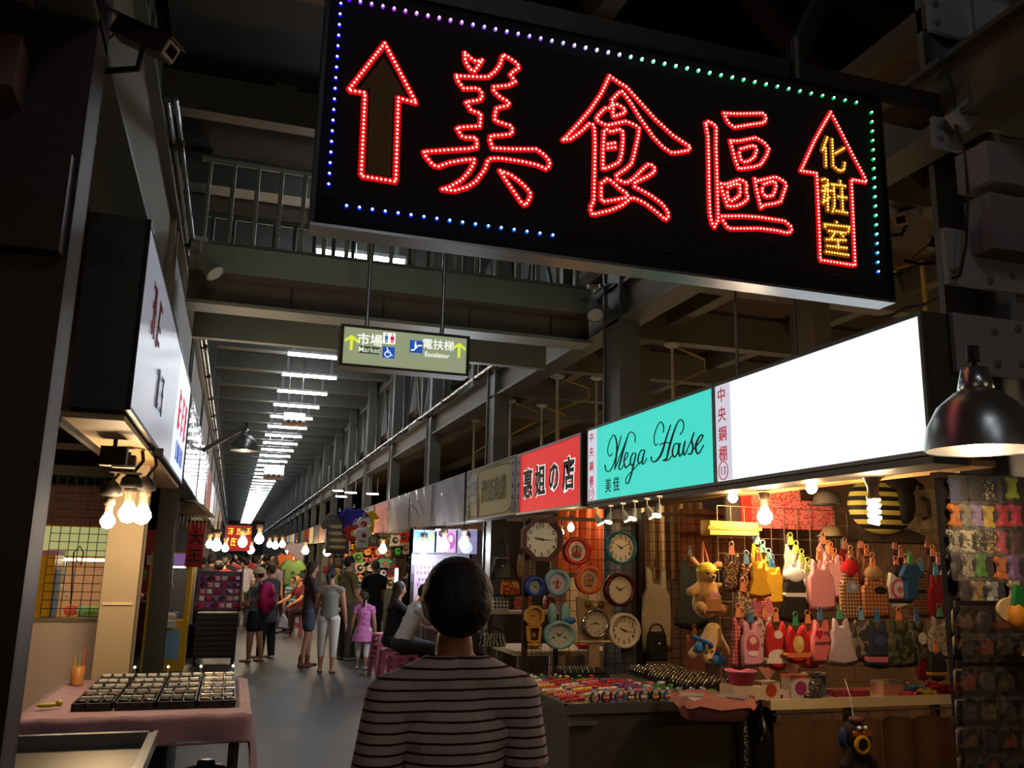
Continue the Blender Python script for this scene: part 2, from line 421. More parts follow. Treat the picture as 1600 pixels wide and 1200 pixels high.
plate(1462, 190, 1500, 228, 3.1, br, PM, [(.2, .3), (.2, .7)], og)
plate(1482, 376, 1600, 442, 3.08, br, PM, [(.06, .25), (.5, .15), (.5, .75), (.8, .3), (.8, .8)], og)
plate(1496, 508, 1640, 580, 3.08, br, PM, [(.4, .2), (.4, .75), (.65, .25), (.65, .85)], og)
plate(1540, 40, 1690, 200, 3.08, br, PM, [(.28, .28), (.28, .68), (.8, .3), (.8, .7)], og)
m = MB(); a = P(1500, 190, Y=3.0) - og; c = P(1640, 60, Y=3.0) - og; m.bar((a.x, -.12, a.z), (c.x, -.12, c.z), .05, .12); m.build('brace', PM, br)
m = MB(); a = P(1530, 250, Y=2.95) - og; m.bbox((a.x, -.25, a.z - .12), (a.x + .5, -.06, a.z + .08)); m.build('junction_box', M('7a7b80', .5, .1), br)
m = MB(); a = P(1548, 330, Y=2.95) - og; m.bbox((a.x, -.2, a.z - .18), (a.x + .4, -.05, a.z + .1)); m.build('junction_box', M('707176', .5, .1), br)
cable = [P(1470, 88, Y=3.05), P(1490, 140, Y=3.04), P(1494, 200, Y=3.03), P(1508, 235, Y=3.03), P(1512, 300, Y=3.03), P(1510, 380, Y=3.03), P(1500, 430, Y=3.04), P(1486, 436, Y=3.05)]
MB().tube([q - og for q in cable], .008, 6).build('cable', DARKM, br)
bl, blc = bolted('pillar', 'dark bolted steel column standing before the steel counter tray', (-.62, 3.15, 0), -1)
ol = Vector((-.62, 3.15, 0))
MB().bbox((-.03, .02, 0), (0, .16, 8.3)).build('side_plate', M('3c322e', .5, .1, .15, 2.0), bl)
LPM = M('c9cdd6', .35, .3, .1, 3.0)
# pointed gusset plates with bolts, turned to the light
def gusset(pts, Yp, bolts):
    w = [P(x, y, Y=Yp) - ol for x, y in pts]
    m = MB(); m.prism([(q.x, q.z) for q in w], Yp - ol.y, Yp - ol.y + .02); m.build('gusset_plate', LPM, bl)
    for x, y in bolts:
        q = P(x, y, Y=Yp) - ol; dup(b0, (q.x, q.y, q.z), parent=bl)
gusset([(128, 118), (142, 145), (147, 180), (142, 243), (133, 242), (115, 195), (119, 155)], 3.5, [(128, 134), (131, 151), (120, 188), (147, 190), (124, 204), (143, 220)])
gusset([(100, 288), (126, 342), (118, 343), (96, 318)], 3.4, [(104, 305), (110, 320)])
m = MB(); a, c = P(0, 90, Y=3.0), P(62, 245, Y=3.6); m.bar(Vector(a) - ol, Vector(c) - ol, .1, .2); m.build('brace', M('7a5c60', .4, .3, .2, 3.0), bl)
m = MB(); a, c = P(30, -30, Y=3.0), P(95, 60, Y=3.5); m.bar(Vector(a) - ol, Vector(c) - ol, .06, .14); m.build('brace', M('5a4848', .4, .3, .2, 3.0), bl)
m = MB(); a = P(60, 285, Y=3.1) - ol; m.bbox((a.x - .12, -.1, a.z - .25), (a.x + .1, .1, a.z + .1)); m.build('bracket', blc, bl)

# ceiling beams across the aisle, roof members near the entrance
for k in range(0, 50):
    y = 10.6 + 2.15 * k
    o = struct('ceiling_beam', MB().bbox((-1.1, y - .1, 6.1), (3.7, y + .1, 6.5)), STEEL, 'grey steel beam across the aisle ceiling, %s beyond the footbridge' % ORD[k])
    f = MB().bbox((-1.1, y - .15, 6.08), (3.7, y + .15, 6.11)); f.build('flange', STEEL, o)
def member(a, b, w, h, label, mat=STEEL_B):
    o = struct('roof_beam', MB().bar(a, b, w, h), mat, label); return o
member((-2.5, 9.1, 6.5), (5.5, 9.1, 6.5), .2, .42, 'deep beam high up behind the footbridge railing')
member((.15, 9.1, 6.7), (.15, 9.1, 8.3), .25, .25, 'short post above the deep beam behind the footbridge')
member((.15, 4, 8.0), (.15, 14, 8.0), .25, .35, 'roof beam running lengthwise above the LED board')
member((3.1, 3.0, 7.2), (3.1, 13, 7.2), .22, .4, 'lengthwise roof beam above the right half of the LED board')
member((-2, 6.2, 7.7), (7, 6.2, 7.7), .2, .35, 'upper cross beam of the roof above the LED board')
a, b = P(1232, 112, Y=6.0), P(1310, -60, Y=6.0)
member(a, b, .18, .14, 'slanting roof brace above the green lights of the LED board', STEEL)
a, b = P(1290, 110, Y=7.0), P(1140, -60, Y=7.0)
member(a, b, .3, .3, 'broad dark rafter crossing behind the slanting brace', M('3a2c20', .7))
a, b = P(1150, 330, Y=6.4), P(1480, 170, Y=4.0)
member(a, b, .16, .2, 'grey brace running from behind the LED board to the bolted column', STEEL)
a, b = P(1390, 470, Y=6.8), P(1600, 420, Y=6.8)
member((3.2, 5.0, 4.55), (11, 5.0, 4.55), .2, .35, 'low brown beam over the stalls, first behind the LED board')
for i, y in enumerate((7.1, 9.1, 11.1, 13.1, 15.1)):
    member((3.45, y, 4.5), (11, y, 4.5), .2, .4, 'low brown beam over the stalls, %s behind the LED board' % ORD[i + 1])
for i, x in enumerate((4.9, 6.6, 8.3)):
    member((x, 0, 4.62), (x, 30, 4.62), .16, .22, 'lengthwise brown beam over the stalls, %s from the aisle' % ('first', 'second', 'third')[i])
for i, (x, y) in enumerate(((5.4, 7.2), (5.4, 11.2), (8.0, 7.2), (6.6, 15.2))):
    pillar(x, y, 'brown post far behind the lit signs, %s' % ('near the teal sign', 'behind the red sign', 'deepest behind the teal sign', 'behind the yellow sign')[i], h=4.75, mat=STEEL_B)
# upper truss on the right side
tr = struct('truss', MB().bbox((3.45, 7.3, 6.0), (3.6, FAR, 6.2)), STEEL, 'grey truss of posts and slanting bars above the lit signs')
po = MB().bbox((3.46, -.06, 4.2), (3.58, .06, 6.75)).build('post', STEEL, tr, (0, 9.1, 0))
di = MB().bar((3.5, 0, 4.3), (3.5, .9, 6.1), .04, .05).build('diagonal', STEEL, tr, (0, 9.2, 0))
dj = MB().bar((3.5, 0, 4.3), (3.5, -.9, 6.1), .04, .05).build('diagonal', STEEL, tr, (0, 9.0, 0))
for k in range(1, 40):
    for o in (po, di, dj): dup(o, (0, o.location.y + 2 * k, 0), parent=tr)

# ---------------------------------------------------------------- footbridge
BR = M('8d9688', .45, .15, .1, 3.0)
fb = thing('footbridge', 'green-grey steel footbridge with tube railings crossing above the aisle', 'bridge', (0, 7.3, 0))
MB().bbox((-.54, 0, 3.98), (3.1, .1, 4.22)).build('edge_beam', BR, fb)
MB().bbox((-.54, .1, 3.72), (3.1, .22, 4.0)).build('girder', STEEL_B, fb)
MB().bbox((-.54, .02, 3.7), (3.1, .3, 3.73)).build('flange', BR, fb)
MB().bbox((-.54, 0, 3.95), (3.1, .12, 3.98)).build('flange', STEEL_B, fb)
MB().bbox((-.54, .1, 4.1), (3.1, 1.4, 4.16)).build('deck', STEEL_D, fb)
MB().bbox((-.54, 1.3, 3.72), (3.1, 1.4, 4.22)).build('edge_beam', BR, fb)
for i, y in enumerate((.05, 1.35)):
    MB().cyl((-.52, y, 5.0), (3.09, y, 5.0), .03, n=10).build('top_rail', BR, fb)
    MB().cyl((-.52, y, 4.25), (3.09, y, 4.25), .018, n=8).build('bottom_rail', BR, fb)
    p0 = MB().cyl((0, 0, 4.2), (0, 0, 4.99), .02, n=10).build('baluster', BR, fb, (-.45, y, 0))
    for k in range(1, 18): dup(p0, (-.45 + .2 * k, y, 0), parent=fb)
ri = MB().bbox((0, .1, 3.74), (.02, .28, 4.0)).build('stiffener', BR, fb, (.3, 0, 0))
for x in (1.1, 1.9, 2.7): dup(ri, (x, 0, 0), parent=fb)
# small spotlights clamped to the bridge ends
def spot_fixture(loc, aim, label, lit=False, s=1.0, col='c8c8c0'):
    t = thing('spotlight', label, 'spotlight', loc)
    d = Vector(aim).normalized(); c = M(col, .4, .3)
    MB().tube([(0, 0, 0), tuple(d * .08 * s)], [.03 * s, .045 * s], 12).tube([tuple(d * .08 * s), tuple(d * .2 * s)], [.045 * s, .075 * s], 14, False).build('housing', c, t)
    MB().tube([tuple(d * .192 * s), tuple(d * .197 * s)], [.066 * s, .066 * s], 14).build('lens', E('ffdca0', 70) if lit else M('dfe4e4', .2), t)
    MB().tube([(0, 0, 0), (0, 0, .12 * s)], .01 * s, 6).box((0, 0, .12 * s), (.09 * s, .05 * s, .03 * s)).build('bracket', c, t)
    return t
spot_fixture(P(312, 398, Y=7.1), (.5, -.2, -.6), 'unlit grey spotlight at the white-board end of the footbridge', s=1.1)
spot_fixture(P(926, 470, Y=7.05), (-.1, -.5, -.7), 'unlit white spotlight clamped where the footbridge meets the pillar', s=1.1)
# ================================================================ LED board
LEDY = 3.1
led = thing('led_sign', 'black hanging LED board with red dotted food-court characters and two arrows', 'sign', (1.5, LEDY, 2.87))
LO = Vector((1.5, LEDY, 2.87))
FACE = M('060304', .9, 0, .1, 8.0)
MB().bbox((-1.31, .004, 0), (1.31, .09, 1.02)).build('face', FACE, led)
m = MB()
for lo, hi in (((-1.325, -.012, -.012), (1.325, .1, 0)), ((-1.325, -.012, 1.02), (1.325, .1, 1.035)), ((-1.325, -.012, 0), (-1.31, .1, 1.02)), ((1.31, -.012, 0), (1.325, .1, 1.02))):
    MB().bbox(lo, hi).build('frame_bar', M('8a8a8c', .3, .7, .08) if lo[2] < 0 else M('1a1618', .4, .5), led)
MB().bbox((-1.3, .1, .05), (1.3, .13, .97)).build('back_panel', M('3a3a3c', .5, .4), led)
for x in (-.9, .9): MB().cyl((x, .06, 1.03), (x, .06, 1.3), .018).build('hanger', STEEL_D, led)
def leds(b, pts):  # wide dim cone round each light paints its glow; small cone is the LED
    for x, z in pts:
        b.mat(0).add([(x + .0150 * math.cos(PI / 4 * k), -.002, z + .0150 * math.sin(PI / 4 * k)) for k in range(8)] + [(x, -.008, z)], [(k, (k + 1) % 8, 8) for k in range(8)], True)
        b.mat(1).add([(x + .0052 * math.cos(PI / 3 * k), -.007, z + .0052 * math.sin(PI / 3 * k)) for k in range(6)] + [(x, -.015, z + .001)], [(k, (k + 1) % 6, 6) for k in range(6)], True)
def along(poly, step):
    out = []; acc = 0.0
    for (x0, z0), (x1, z1) in zip(poly, poly[1:]):
        L = math.hypot(x1 - x0, z1 - z0)
        while acc <= L:
            t = acc / L if L else 0; out.append((x0 + (x1 - x0) * t, z0 + (z1 - z0) * t)); acc += step
        acc -= L
    return out
def to_face(pts, ox, oy, s):
    r = []
    for x, y in pts:
        w = P(ox + x * s, oy + y * s, Y=LEDY) - LO; r.append((w.x, w.z))
    return r
RED = [E('f2000e', .62, False), E('ff8c80', 4.0, False)]  # painted glow colour first, then the LED dome
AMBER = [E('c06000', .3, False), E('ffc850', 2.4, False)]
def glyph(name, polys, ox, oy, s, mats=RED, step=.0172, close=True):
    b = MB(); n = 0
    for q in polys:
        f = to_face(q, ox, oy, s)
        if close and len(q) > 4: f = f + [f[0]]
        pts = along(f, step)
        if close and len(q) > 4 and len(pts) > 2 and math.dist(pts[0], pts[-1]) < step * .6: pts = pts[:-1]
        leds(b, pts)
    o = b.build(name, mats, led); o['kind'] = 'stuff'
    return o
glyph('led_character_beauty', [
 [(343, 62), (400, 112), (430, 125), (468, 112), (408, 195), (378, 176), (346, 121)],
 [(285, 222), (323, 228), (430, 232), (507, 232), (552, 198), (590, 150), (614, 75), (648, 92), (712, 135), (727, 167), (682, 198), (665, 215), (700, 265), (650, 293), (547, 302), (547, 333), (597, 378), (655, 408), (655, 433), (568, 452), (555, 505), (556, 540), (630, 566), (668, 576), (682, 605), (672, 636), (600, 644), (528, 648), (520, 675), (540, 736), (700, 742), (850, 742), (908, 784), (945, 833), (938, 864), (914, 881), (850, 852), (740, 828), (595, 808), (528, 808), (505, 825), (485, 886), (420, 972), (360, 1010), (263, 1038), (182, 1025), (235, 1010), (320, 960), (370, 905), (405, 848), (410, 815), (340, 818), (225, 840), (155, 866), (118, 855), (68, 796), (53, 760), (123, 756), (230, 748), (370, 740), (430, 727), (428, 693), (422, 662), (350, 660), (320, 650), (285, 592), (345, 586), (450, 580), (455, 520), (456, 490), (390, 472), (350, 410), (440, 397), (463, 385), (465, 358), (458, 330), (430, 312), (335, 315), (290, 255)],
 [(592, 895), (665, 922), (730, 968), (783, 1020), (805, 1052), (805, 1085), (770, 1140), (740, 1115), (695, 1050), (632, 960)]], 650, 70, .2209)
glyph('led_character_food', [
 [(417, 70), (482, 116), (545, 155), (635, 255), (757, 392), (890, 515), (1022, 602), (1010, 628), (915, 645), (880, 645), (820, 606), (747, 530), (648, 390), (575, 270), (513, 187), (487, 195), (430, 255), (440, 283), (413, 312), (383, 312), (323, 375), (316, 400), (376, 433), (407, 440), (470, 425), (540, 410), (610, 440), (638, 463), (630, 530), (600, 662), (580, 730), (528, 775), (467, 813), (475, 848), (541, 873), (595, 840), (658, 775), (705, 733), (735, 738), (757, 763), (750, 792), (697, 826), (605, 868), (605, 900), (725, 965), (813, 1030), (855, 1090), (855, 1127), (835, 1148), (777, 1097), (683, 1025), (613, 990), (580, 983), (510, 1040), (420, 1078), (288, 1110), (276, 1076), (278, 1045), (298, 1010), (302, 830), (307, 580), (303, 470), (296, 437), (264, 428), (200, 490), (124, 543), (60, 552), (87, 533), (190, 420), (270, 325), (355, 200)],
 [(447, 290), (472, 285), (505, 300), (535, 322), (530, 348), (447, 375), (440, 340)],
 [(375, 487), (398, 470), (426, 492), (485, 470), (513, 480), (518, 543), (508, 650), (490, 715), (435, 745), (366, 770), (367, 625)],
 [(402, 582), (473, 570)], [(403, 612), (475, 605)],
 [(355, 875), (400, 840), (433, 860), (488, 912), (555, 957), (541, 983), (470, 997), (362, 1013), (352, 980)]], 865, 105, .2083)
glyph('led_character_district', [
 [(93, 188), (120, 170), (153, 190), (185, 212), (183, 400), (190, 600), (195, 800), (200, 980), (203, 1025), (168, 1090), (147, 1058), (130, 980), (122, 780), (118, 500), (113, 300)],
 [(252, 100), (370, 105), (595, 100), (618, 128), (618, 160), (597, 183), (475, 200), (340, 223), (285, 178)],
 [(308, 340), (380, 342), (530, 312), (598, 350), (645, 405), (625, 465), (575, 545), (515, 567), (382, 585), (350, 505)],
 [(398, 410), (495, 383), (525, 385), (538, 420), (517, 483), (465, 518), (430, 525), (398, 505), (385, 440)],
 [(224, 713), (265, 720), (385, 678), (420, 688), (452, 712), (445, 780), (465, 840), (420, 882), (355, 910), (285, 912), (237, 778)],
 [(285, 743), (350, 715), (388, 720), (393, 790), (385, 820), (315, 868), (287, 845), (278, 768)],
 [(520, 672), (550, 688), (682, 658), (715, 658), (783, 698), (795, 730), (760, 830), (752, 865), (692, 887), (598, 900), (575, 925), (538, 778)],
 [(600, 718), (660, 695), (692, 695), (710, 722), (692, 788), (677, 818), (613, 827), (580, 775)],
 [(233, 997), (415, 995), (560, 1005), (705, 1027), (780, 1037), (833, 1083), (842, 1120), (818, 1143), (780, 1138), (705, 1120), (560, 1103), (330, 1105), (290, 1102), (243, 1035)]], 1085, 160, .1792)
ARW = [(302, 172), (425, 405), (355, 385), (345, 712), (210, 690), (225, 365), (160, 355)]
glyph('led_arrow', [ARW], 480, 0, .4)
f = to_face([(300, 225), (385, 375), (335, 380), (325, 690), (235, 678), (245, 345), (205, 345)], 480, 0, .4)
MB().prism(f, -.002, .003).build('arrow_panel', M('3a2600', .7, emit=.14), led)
AR2 = [(240, 47), (190, 132), (130, 240), (60, 395), (42, 433), (147, 450), (155, 620), (165, 860), (170, 1020), (400, 1055), (390, 820), (375, 490), (476, 508), (455, 460), (385, 330), (320, 200)]
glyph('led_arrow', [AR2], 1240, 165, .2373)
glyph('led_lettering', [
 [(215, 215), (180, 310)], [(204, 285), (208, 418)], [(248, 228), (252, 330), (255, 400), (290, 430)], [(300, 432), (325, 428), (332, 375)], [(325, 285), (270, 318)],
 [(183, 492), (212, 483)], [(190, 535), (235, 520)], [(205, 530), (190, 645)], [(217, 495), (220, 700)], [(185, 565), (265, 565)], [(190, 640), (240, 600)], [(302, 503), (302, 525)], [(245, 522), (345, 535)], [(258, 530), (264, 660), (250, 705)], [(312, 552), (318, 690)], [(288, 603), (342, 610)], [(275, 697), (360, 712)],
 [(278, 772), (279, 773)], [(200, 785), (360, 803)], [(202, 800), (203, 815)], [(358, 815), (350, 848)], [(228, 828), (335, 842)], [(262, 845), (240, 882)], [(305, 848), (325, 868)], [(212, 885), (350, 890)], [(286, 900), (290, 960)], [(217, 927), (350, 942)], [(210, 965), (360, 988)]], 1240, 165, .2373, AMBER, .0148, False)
# the border lights, one by one
def blend(stops, t):
    for (a, ca), (b, cb) in zip(stops, stops[1:]):
        if t <= b: u = (t - a) / (b - a) if b > a else 0; return tuple(round((x + (y - x) * u) * 5) / 5 for x, y in zip(ca, cb))
    return stops[-1][1]
BULBS = {}
def border(p0, p1, n, stops, lit=1.0, skip=0):
    for i in range(skip, n):
        t = i / (n - 1); w = P(p0[0] + (p1[0] - p0[0]) * t, p0[1] + (p1[1] - p0[1]) * t, Y=LEDY) - LO
        c = blend(stops, t); on = t < lit
        k = (c, on)
        if k not in BULBS:
            b = MB(); b.mat(0).ball((0, -.004, 0), .0085, 8, 4); b.mat(1).ball((0, -.011, .001), .0052, 6, 4)
            core = tuple(min(1, v * .4 + .62) for v in c)
            me = b.build('border_led', [E(tuple(c), .9, False), E(core, 5.0, False)] if on else [M('241c22', .4)] * 2, led)
            BULBS[k] = me; me.location = (w.x, 0, w.z)
        else: dup(BULBS[k], (w.x, 0, w.z), parent=led)
V, BLUE, WHT, GRN = (.6, .2, 1), (.05, .1, 1), (.8, .85, 1), (0, .8, .35)
border((545, 1), (1354, 165), 47, [(0, (.5, .1, 1)), (.12, (.8, .3, 1)), (.35, (.6, .4, 1)), (.5, WHT), (.62, (.4, 1, .8)), (1, GRN)])
border((1360, 177), (1371, 440), 19, [(0, GRN), (.6, (0, .9, .6)), (.9, (0, .5, 1)), (1, BLUE)])
border((532, 8), (512, 306), 19, [(0, BLUE), (1, BLUE)])
border((541, 323), (1345, 437), 41, [(0, (.05, .2, 1)), (.4, (.1, .4, 1)), (1, BLUE)], lit=.42)
# the beam that carries the board
sb = thing('sign_beam', 'dark steel beam carrying the LED board out from the bolted column', 'beam', (1.5, 3.24, 4.0))
MB().bbox((-1.6, -.06, -.06), (2.4, .06, .06)).build('bar', M('2a2320', .5, .3), sb)
MB().bbox((-1.6, -.08, -.075), (2.4, .08, -.06)).build('flange', M('3a302a', .5, .3), sb)

# ================================================================ direction sign
YS = 6.5
a, b = P(531, 540, Y=YS), P(733, 552, Y=YS)
ds = thing('direction_sign', 'lit grey-green overhead sign for Market, toilets and Escalator hung on two poles', 'sign', ((a.x + b.x) / 2, YS, 3.09))
dw, dh = b.x - a.x, .33; ox = (a.x + b.x) / 2
MB().bbox((-dw / 2, 0, 0), (dw / 2, .16, dh)).build('case', M('4c463c', .5, .4), ds)
for lo, hi in (((-dw / 2, -.015, 0), (dw / 2, 0, .02)), ((-dw / 2, -.015, dh - .02), (dw / 2, 0, dh)), ((-dw / 2, -.015, .02), (-dw / 2 + .025, 0, dh - .02)), ((dw / 2 - .025, -.015, .02), (dw / 2, 0, dh - .02))):
    MB().bbox(lo, hi).build('frame_bar', M('3c362e', .45, .5), ds)
MB().bbox((-dw / 2 + .02, -.005, .02), (dw / 2 - .02, 0, dh - .02)).build('lit_panel', E('9ca684', .75), ds)
def dsx(px, py): w = P(px, py, Y=YS); return (w.x - ox, w.z - 3.09)
for px in (575, 694):
    x, _ = dsx(px, 512); MB().cyl((x, .08, dh), (x, .08, 5.2), .017, n=10).build('hanging_pole', CHROME, ds)
def up_arrow(cx, cz, s, parent, mat):
    b = MB(); b.stroke([(cx, cz - s), (cx, cz + s * .9)], [s * .36] * 2, -.008, -.005)
    b.prism([(cx - s * .9, cz + s * .05), (cx - s * .9, cz + s * .45), (cx, cz + s * 1.1), (cx + s * .9, cz + s * .45), (cx + s * .9, cz + s * .05), (cx, cz + s * .68)], -.009, -.005)
    return b.build('arrow', mat, parent)
YEL = E('d8e63c', 1.0, False); WH = E('f4f6f0', 1.0, False); BL_ = E('1c50b4', .9, False)
up_arrow(*dsx(549, 536), .058, ds, YEL); up_arrow(*dsx(717, 548), .058, ds, YEL)
MB().text('市場', .1, dsx(578, 531), -.005, .003, .012).build('lettering', WH, ds)
x, z = dsx(577, 547); MB().box((x, -.006, z - .002), (.16, .002, .058)).build('word_plate', E('4c5a48', .5, False), ds)
MB().text('Market', .058, (x, z), -.008, .002, .006).build('lettering', E('d8e4c8', .9, False), ds)
x, z = dsx(608, 529); MB().box((x, -.006, z), (.098, .002, .09)).build('toilet_plate', WH, ds)
b = MB()
for i, c in ((0, -.022), (1, .024)):
    b.mat(i).prism([(x + c + .0065 * math.cos(k * PI / 4), z + .03 + .0075 * math.sin(k * PI / 4)) for k in range(8)], -.009, -.007)
    b.mat(i).prism([(x + c - .013, z + .018), (x + c + .013, z + .018), (x + c + (.017 if i else .011), z - .012), (x + c - (.017 if i else .011), z - .012)], -.009, -.007)
    for s in (-1, 1): b.box((x + c + s * .0055, -.008, z - .024), (.008, .002, .028))
b.build('toilet_pictogram', [E('2c6ca8', .9, False), E('d0205c', .9, False)], ds)
x, z = dsx(607, 551); MB().box((x, -.006, z), (.094, .002, .09)).build('wheelchair_plate', BL_, ds)
b = MB(); b.prism([(x - .012 + .006 * math.cos(k * PI / 4), z + .033 + .006 * math.sin(k * PI / 4)) for k in range(8)], -.009, -.007)
b.stroke([(x - .012, z + .025), (x - .009, z + .0), (x + .012, z), (x + .022, z - .024), (x + .032, z - .02)], [.008] * 5, -.009, -.007, steps=1)
b.stroke([(x - .012, z + .013), (x + .01, z + .013)], [.006] * 2, -.009, -.007)
b.stroke([(x - .014, z + .006), (x - .03, z - .012), (x - .018, z - .034), (x + .004, z - .034), (x + .013, z - .02)], [.007] * 5, -.009, -.007)
b.build('wheelchair_pictogram', WH, ds)
x, z = dsx(650, 542); MB().box((x, -.006, z), (.103, .002, .1)).build('escalator_plate', BL_, ds)
b = MB(); b.stroke([(x - .042, z - .03), (x - .02, z - .03), (x + .018, z + .012), (x + .044, z + .012)], [.011] * 4, -.009, -.007, steps=1)
b.stroke([(x - .006, z - .008), (x - .006, z + .024)], [.014] * 2, -.009, -.007); b.prism([(x - .006 + .007 * math.cos(k * PI / 4), z + .035 + .007 * math.sin(k * PI / 4)) for k in range(8)], -.009, -.007)
b.build('escalator_pictogram', WH, ds)
MB().text('電扶梯', .088, dsx(685, 539), -.005, .003, .008).build('lettering', WH, ds)
MB().text('Escalator', .055, dsx(683, 555), -.006, .003, .008).build('lettering', WH, ds)

# ================================================================ lit shop signs on the right (plane X = 3)
SX = 3.0
def shop_sign(label, y_far, y_near, z0, z1, face, frame=None, name='shop_sign', side=1, depth=.2, x=SX):
    """side 1: on the right, read with the far end at the left; side -1: on the left"""
    w = abs(y_far - y_near)
    t = thing(name, label, 'sign', (x, y_far if side > 0 else y_near, z0), -PI / 2 if side > 0 else PI / 2)
    h = z1 - z0; fr = frame or M('6a6860', .4, .6)
    MB().bbox((0, .012, 0), (w, depth, h)).build('box', M('4a4842', .5, .3), t)
    for lo, hi in (((0, -.008, 0), (w, .015, .022)), ((0, -.008, h - .022), (w, .015, h)), ((0, -.008, .022), (.02, .015, h - .022)), ((w - .02, -.008, .022), (w, .015, h - .022))):
        MB().bbox(lo, hi).build('frame_bar', fr, t)
    if face: MB().bbox((.018, .0, .02), (w - .018, .012, h - .02)).build('lit_panel', face, t)
    return t, w, h
STRIP = E('dcdcec', .8); INK = E('c82038', .55, False); BLACK = M('10100e', .6); BLUEINK = M('50508a', .6)
def strip(t, x, h, num, scale=1.0, wd=.2, mat=STRIP, ink=INK):
    MB().box((x, -.004, h / 2), (wd, .006, h - .05)).build('address_strip', mat, t)
    b = MB()
    for i, c in enumerate('中央鋼棚'): b.text(c, .105 * scale, (x, h * (.865 - .19 * i)), -.008, .002, .004)
    b.build('lettering', ink, t)
    b = MB(); b.stroke([(x + .055 * math.cos(k * PI / 8), h * .13 + .06 * math.sin(k * PI / 8)) for k in range(17)], [.006] * 17, -.011, -.008, steps=1); b.text(num, .075, (x, h * .13), -.008, .002)
    b.build('stall_number', ink, t)
ZB, ZT = 2.17, 2.85
t, w, h = shop_sign('blank glowing white lightbox sign with stall number 13', 4.98, 3.12, ZB, ZT, E('eefaff', 1.35))
strip(t, .1, h, '13')
t, w, h = shop_sign('teal lightbox sign reading Mega House in black script', 7.17, 4.985, ZB, ZT, E('3cccbc', 1.1))
strip(t, .1, h, '17', .9)
OY = 7.17
def msx(px, py): q = P(px, py, X=SX); return (OY - q.y, q.z - ZB)
def mstroke(b, pts, ws):
    pp = [msx(920 + x * .1583, 600 + y * .1583) for x, y in pts]
    b.stroke(pp, [v * .00105 for v in ws], -.007, -.001)
b = MB()
mstroke(b, [(165, 800), (172, 850), (205, 862), (245, 800), (290, 650), (325, 510)], [18, 8, 8, 9, 9, 7])
mstroke(b, [(240, 685), (207, 712), (190, 660), (205, 580), (238, 512), (262, 515), (282, 600), (275, 720), (260, 845)], [6, 6, 6, 6, 7, 10, 20, 20, 8])
mstroke(b, [(260, 845), (310, 720), (360, 590), (398, 492), (428, 475), (460, 510), (460, 580)], [6, 8, 8, 7, 7, 7, 6])
mstroke(b, [(390, 510), (350, 640), (318, 760), (300, 832), (325, 838), (352, 790)], [8, 20, 20, 12, 7, 5])
mstroke(b, [(352, 765), (385, 715), (388, 680), (366, 690), (352, 770), (370, 825), (412, 785)], [6, 7, 8, 8, 16, 12, 6])
mstroke(b, [(468, 685), (440, 685), (416, 745), (422, 802), (450, 775), (470, 690)], [8, 8, 16, 10, 7, 8])
mstroke(b, [(472, 685), (445, 800), (420, 905), (392, 980), (370, 975), (378, 920), (440, 850), (492, 790)], [10, 18, 16, 8, 6, 6, 6, 5])
mstroke(b, [(552, 650), (516, 662), (490, 740), (502, 788), (530, 750), (556, 655)], [8, 8, 16, 10, 6, 8])
mstroke(b, [(558, 650), (538, 730), (534, 785), (552, 782), (578, 730)], [10, 18, 12, 6, 5])
mstroke(b, [(692, 588), (658, 602), (650, 520), (678, 425), (714, 375), (742, 415), (740, 480)], [6, 6, 6, 6, 7, 9, 6])
mstroke(b, [(815, 400), (775, 515), (728, 670), (685, 745), (645, 770), (620, 745), (626, 715)], [7, 14, 22, 14, 8, 9, 18])
mstroke(b, [(705, 602), (760, 578), (822, 592)], [6, 8, 6])
mstroke(b, [(905, 500), (935, 455), (940, 390), (915, 352), (880, 385), (835, 500), (795, 640), (772, 735), (735, 757), (790, 750), (832, 700)], [6, 7, 7, 7, 8, 18, 22, 14, 7, 7, 5])
mstroke(b, [(882, 585), (848, 602), (830, 680), (850, 722), (880, 680), (892, 605), (880, 585)], [7, 9, 16, 10, 8, 14, 7])
mstroke(b, [(908, 580), (892, 660), (902, 712), (930, 670), (958, 560)], [8, 18, 10, 6, 8])
mstroke(b, [(958, 560), (938, 650), (946, 702), (978, 650)], [8, 18, 10, 5])
mstroke(b, [(975, 650), (1012, 565), (1045, 478), (1022, 555), (1034, 630), (1012, 690), (982, 688)], [5, 6, 7, 12, 18, 10, 8])
mstroke(b, [(1045, 640), (1115, 550), (1130, 508), (1098, 518), (1062, 600), (1066, 668), (1092, 685), (1140, 600)], [5, 7, 10, 9, 18, 14, 8, 5])
b.build('script_lettering', BLACK, t)
x, z = msx(957, 757); MB().text('美', .13, (x - .085, z), -.001, .004, .0, 1.0).text('佳', .13, (x + .085, z), -.001, .004, .0, 1.0).build('lettering', M('0c4a48', .6), t)
t, w, h = shop_sign('red lightbox sign with four black white-edged characters', 9.24, 7.33, ZB - .01, ZT - .01, E('e02c2c', .8), M('c8ccd0', .3, .7))
b1, b2 = MB(), MB()
for i, c in enumerate('惠姐の店'):
    xx, zz = 9.24 - P((834, 845, 867, 892)[i], 742, X=SX).y, 0
    q = (.4 + .4 * i, h * .48)
    b1.text(c, .33, q, .0, .004, .06, .95); b2.text(c, .33, q, -.004, .004, .025, .95)
b1.build('letter_edging', E('ecece4', .9, False), t); b2.build('lettering', M('20201e', .6), t)
strip(t, .07, h, '', .6, .13, M('b0a8b8', .6), M('8a4a5a', .6))
t, w, h = shop_sign('unlit olive-yellow sign with a basketball hoop picture', 11.45, 9.26, ZB, ZT, M('a89c4c', .5, 0, .08))
b = MB(); b.box((.36, -.003, .42), (.36, .006, .36)); b.build('hoop_board', M('9aa0a0', .5), t)
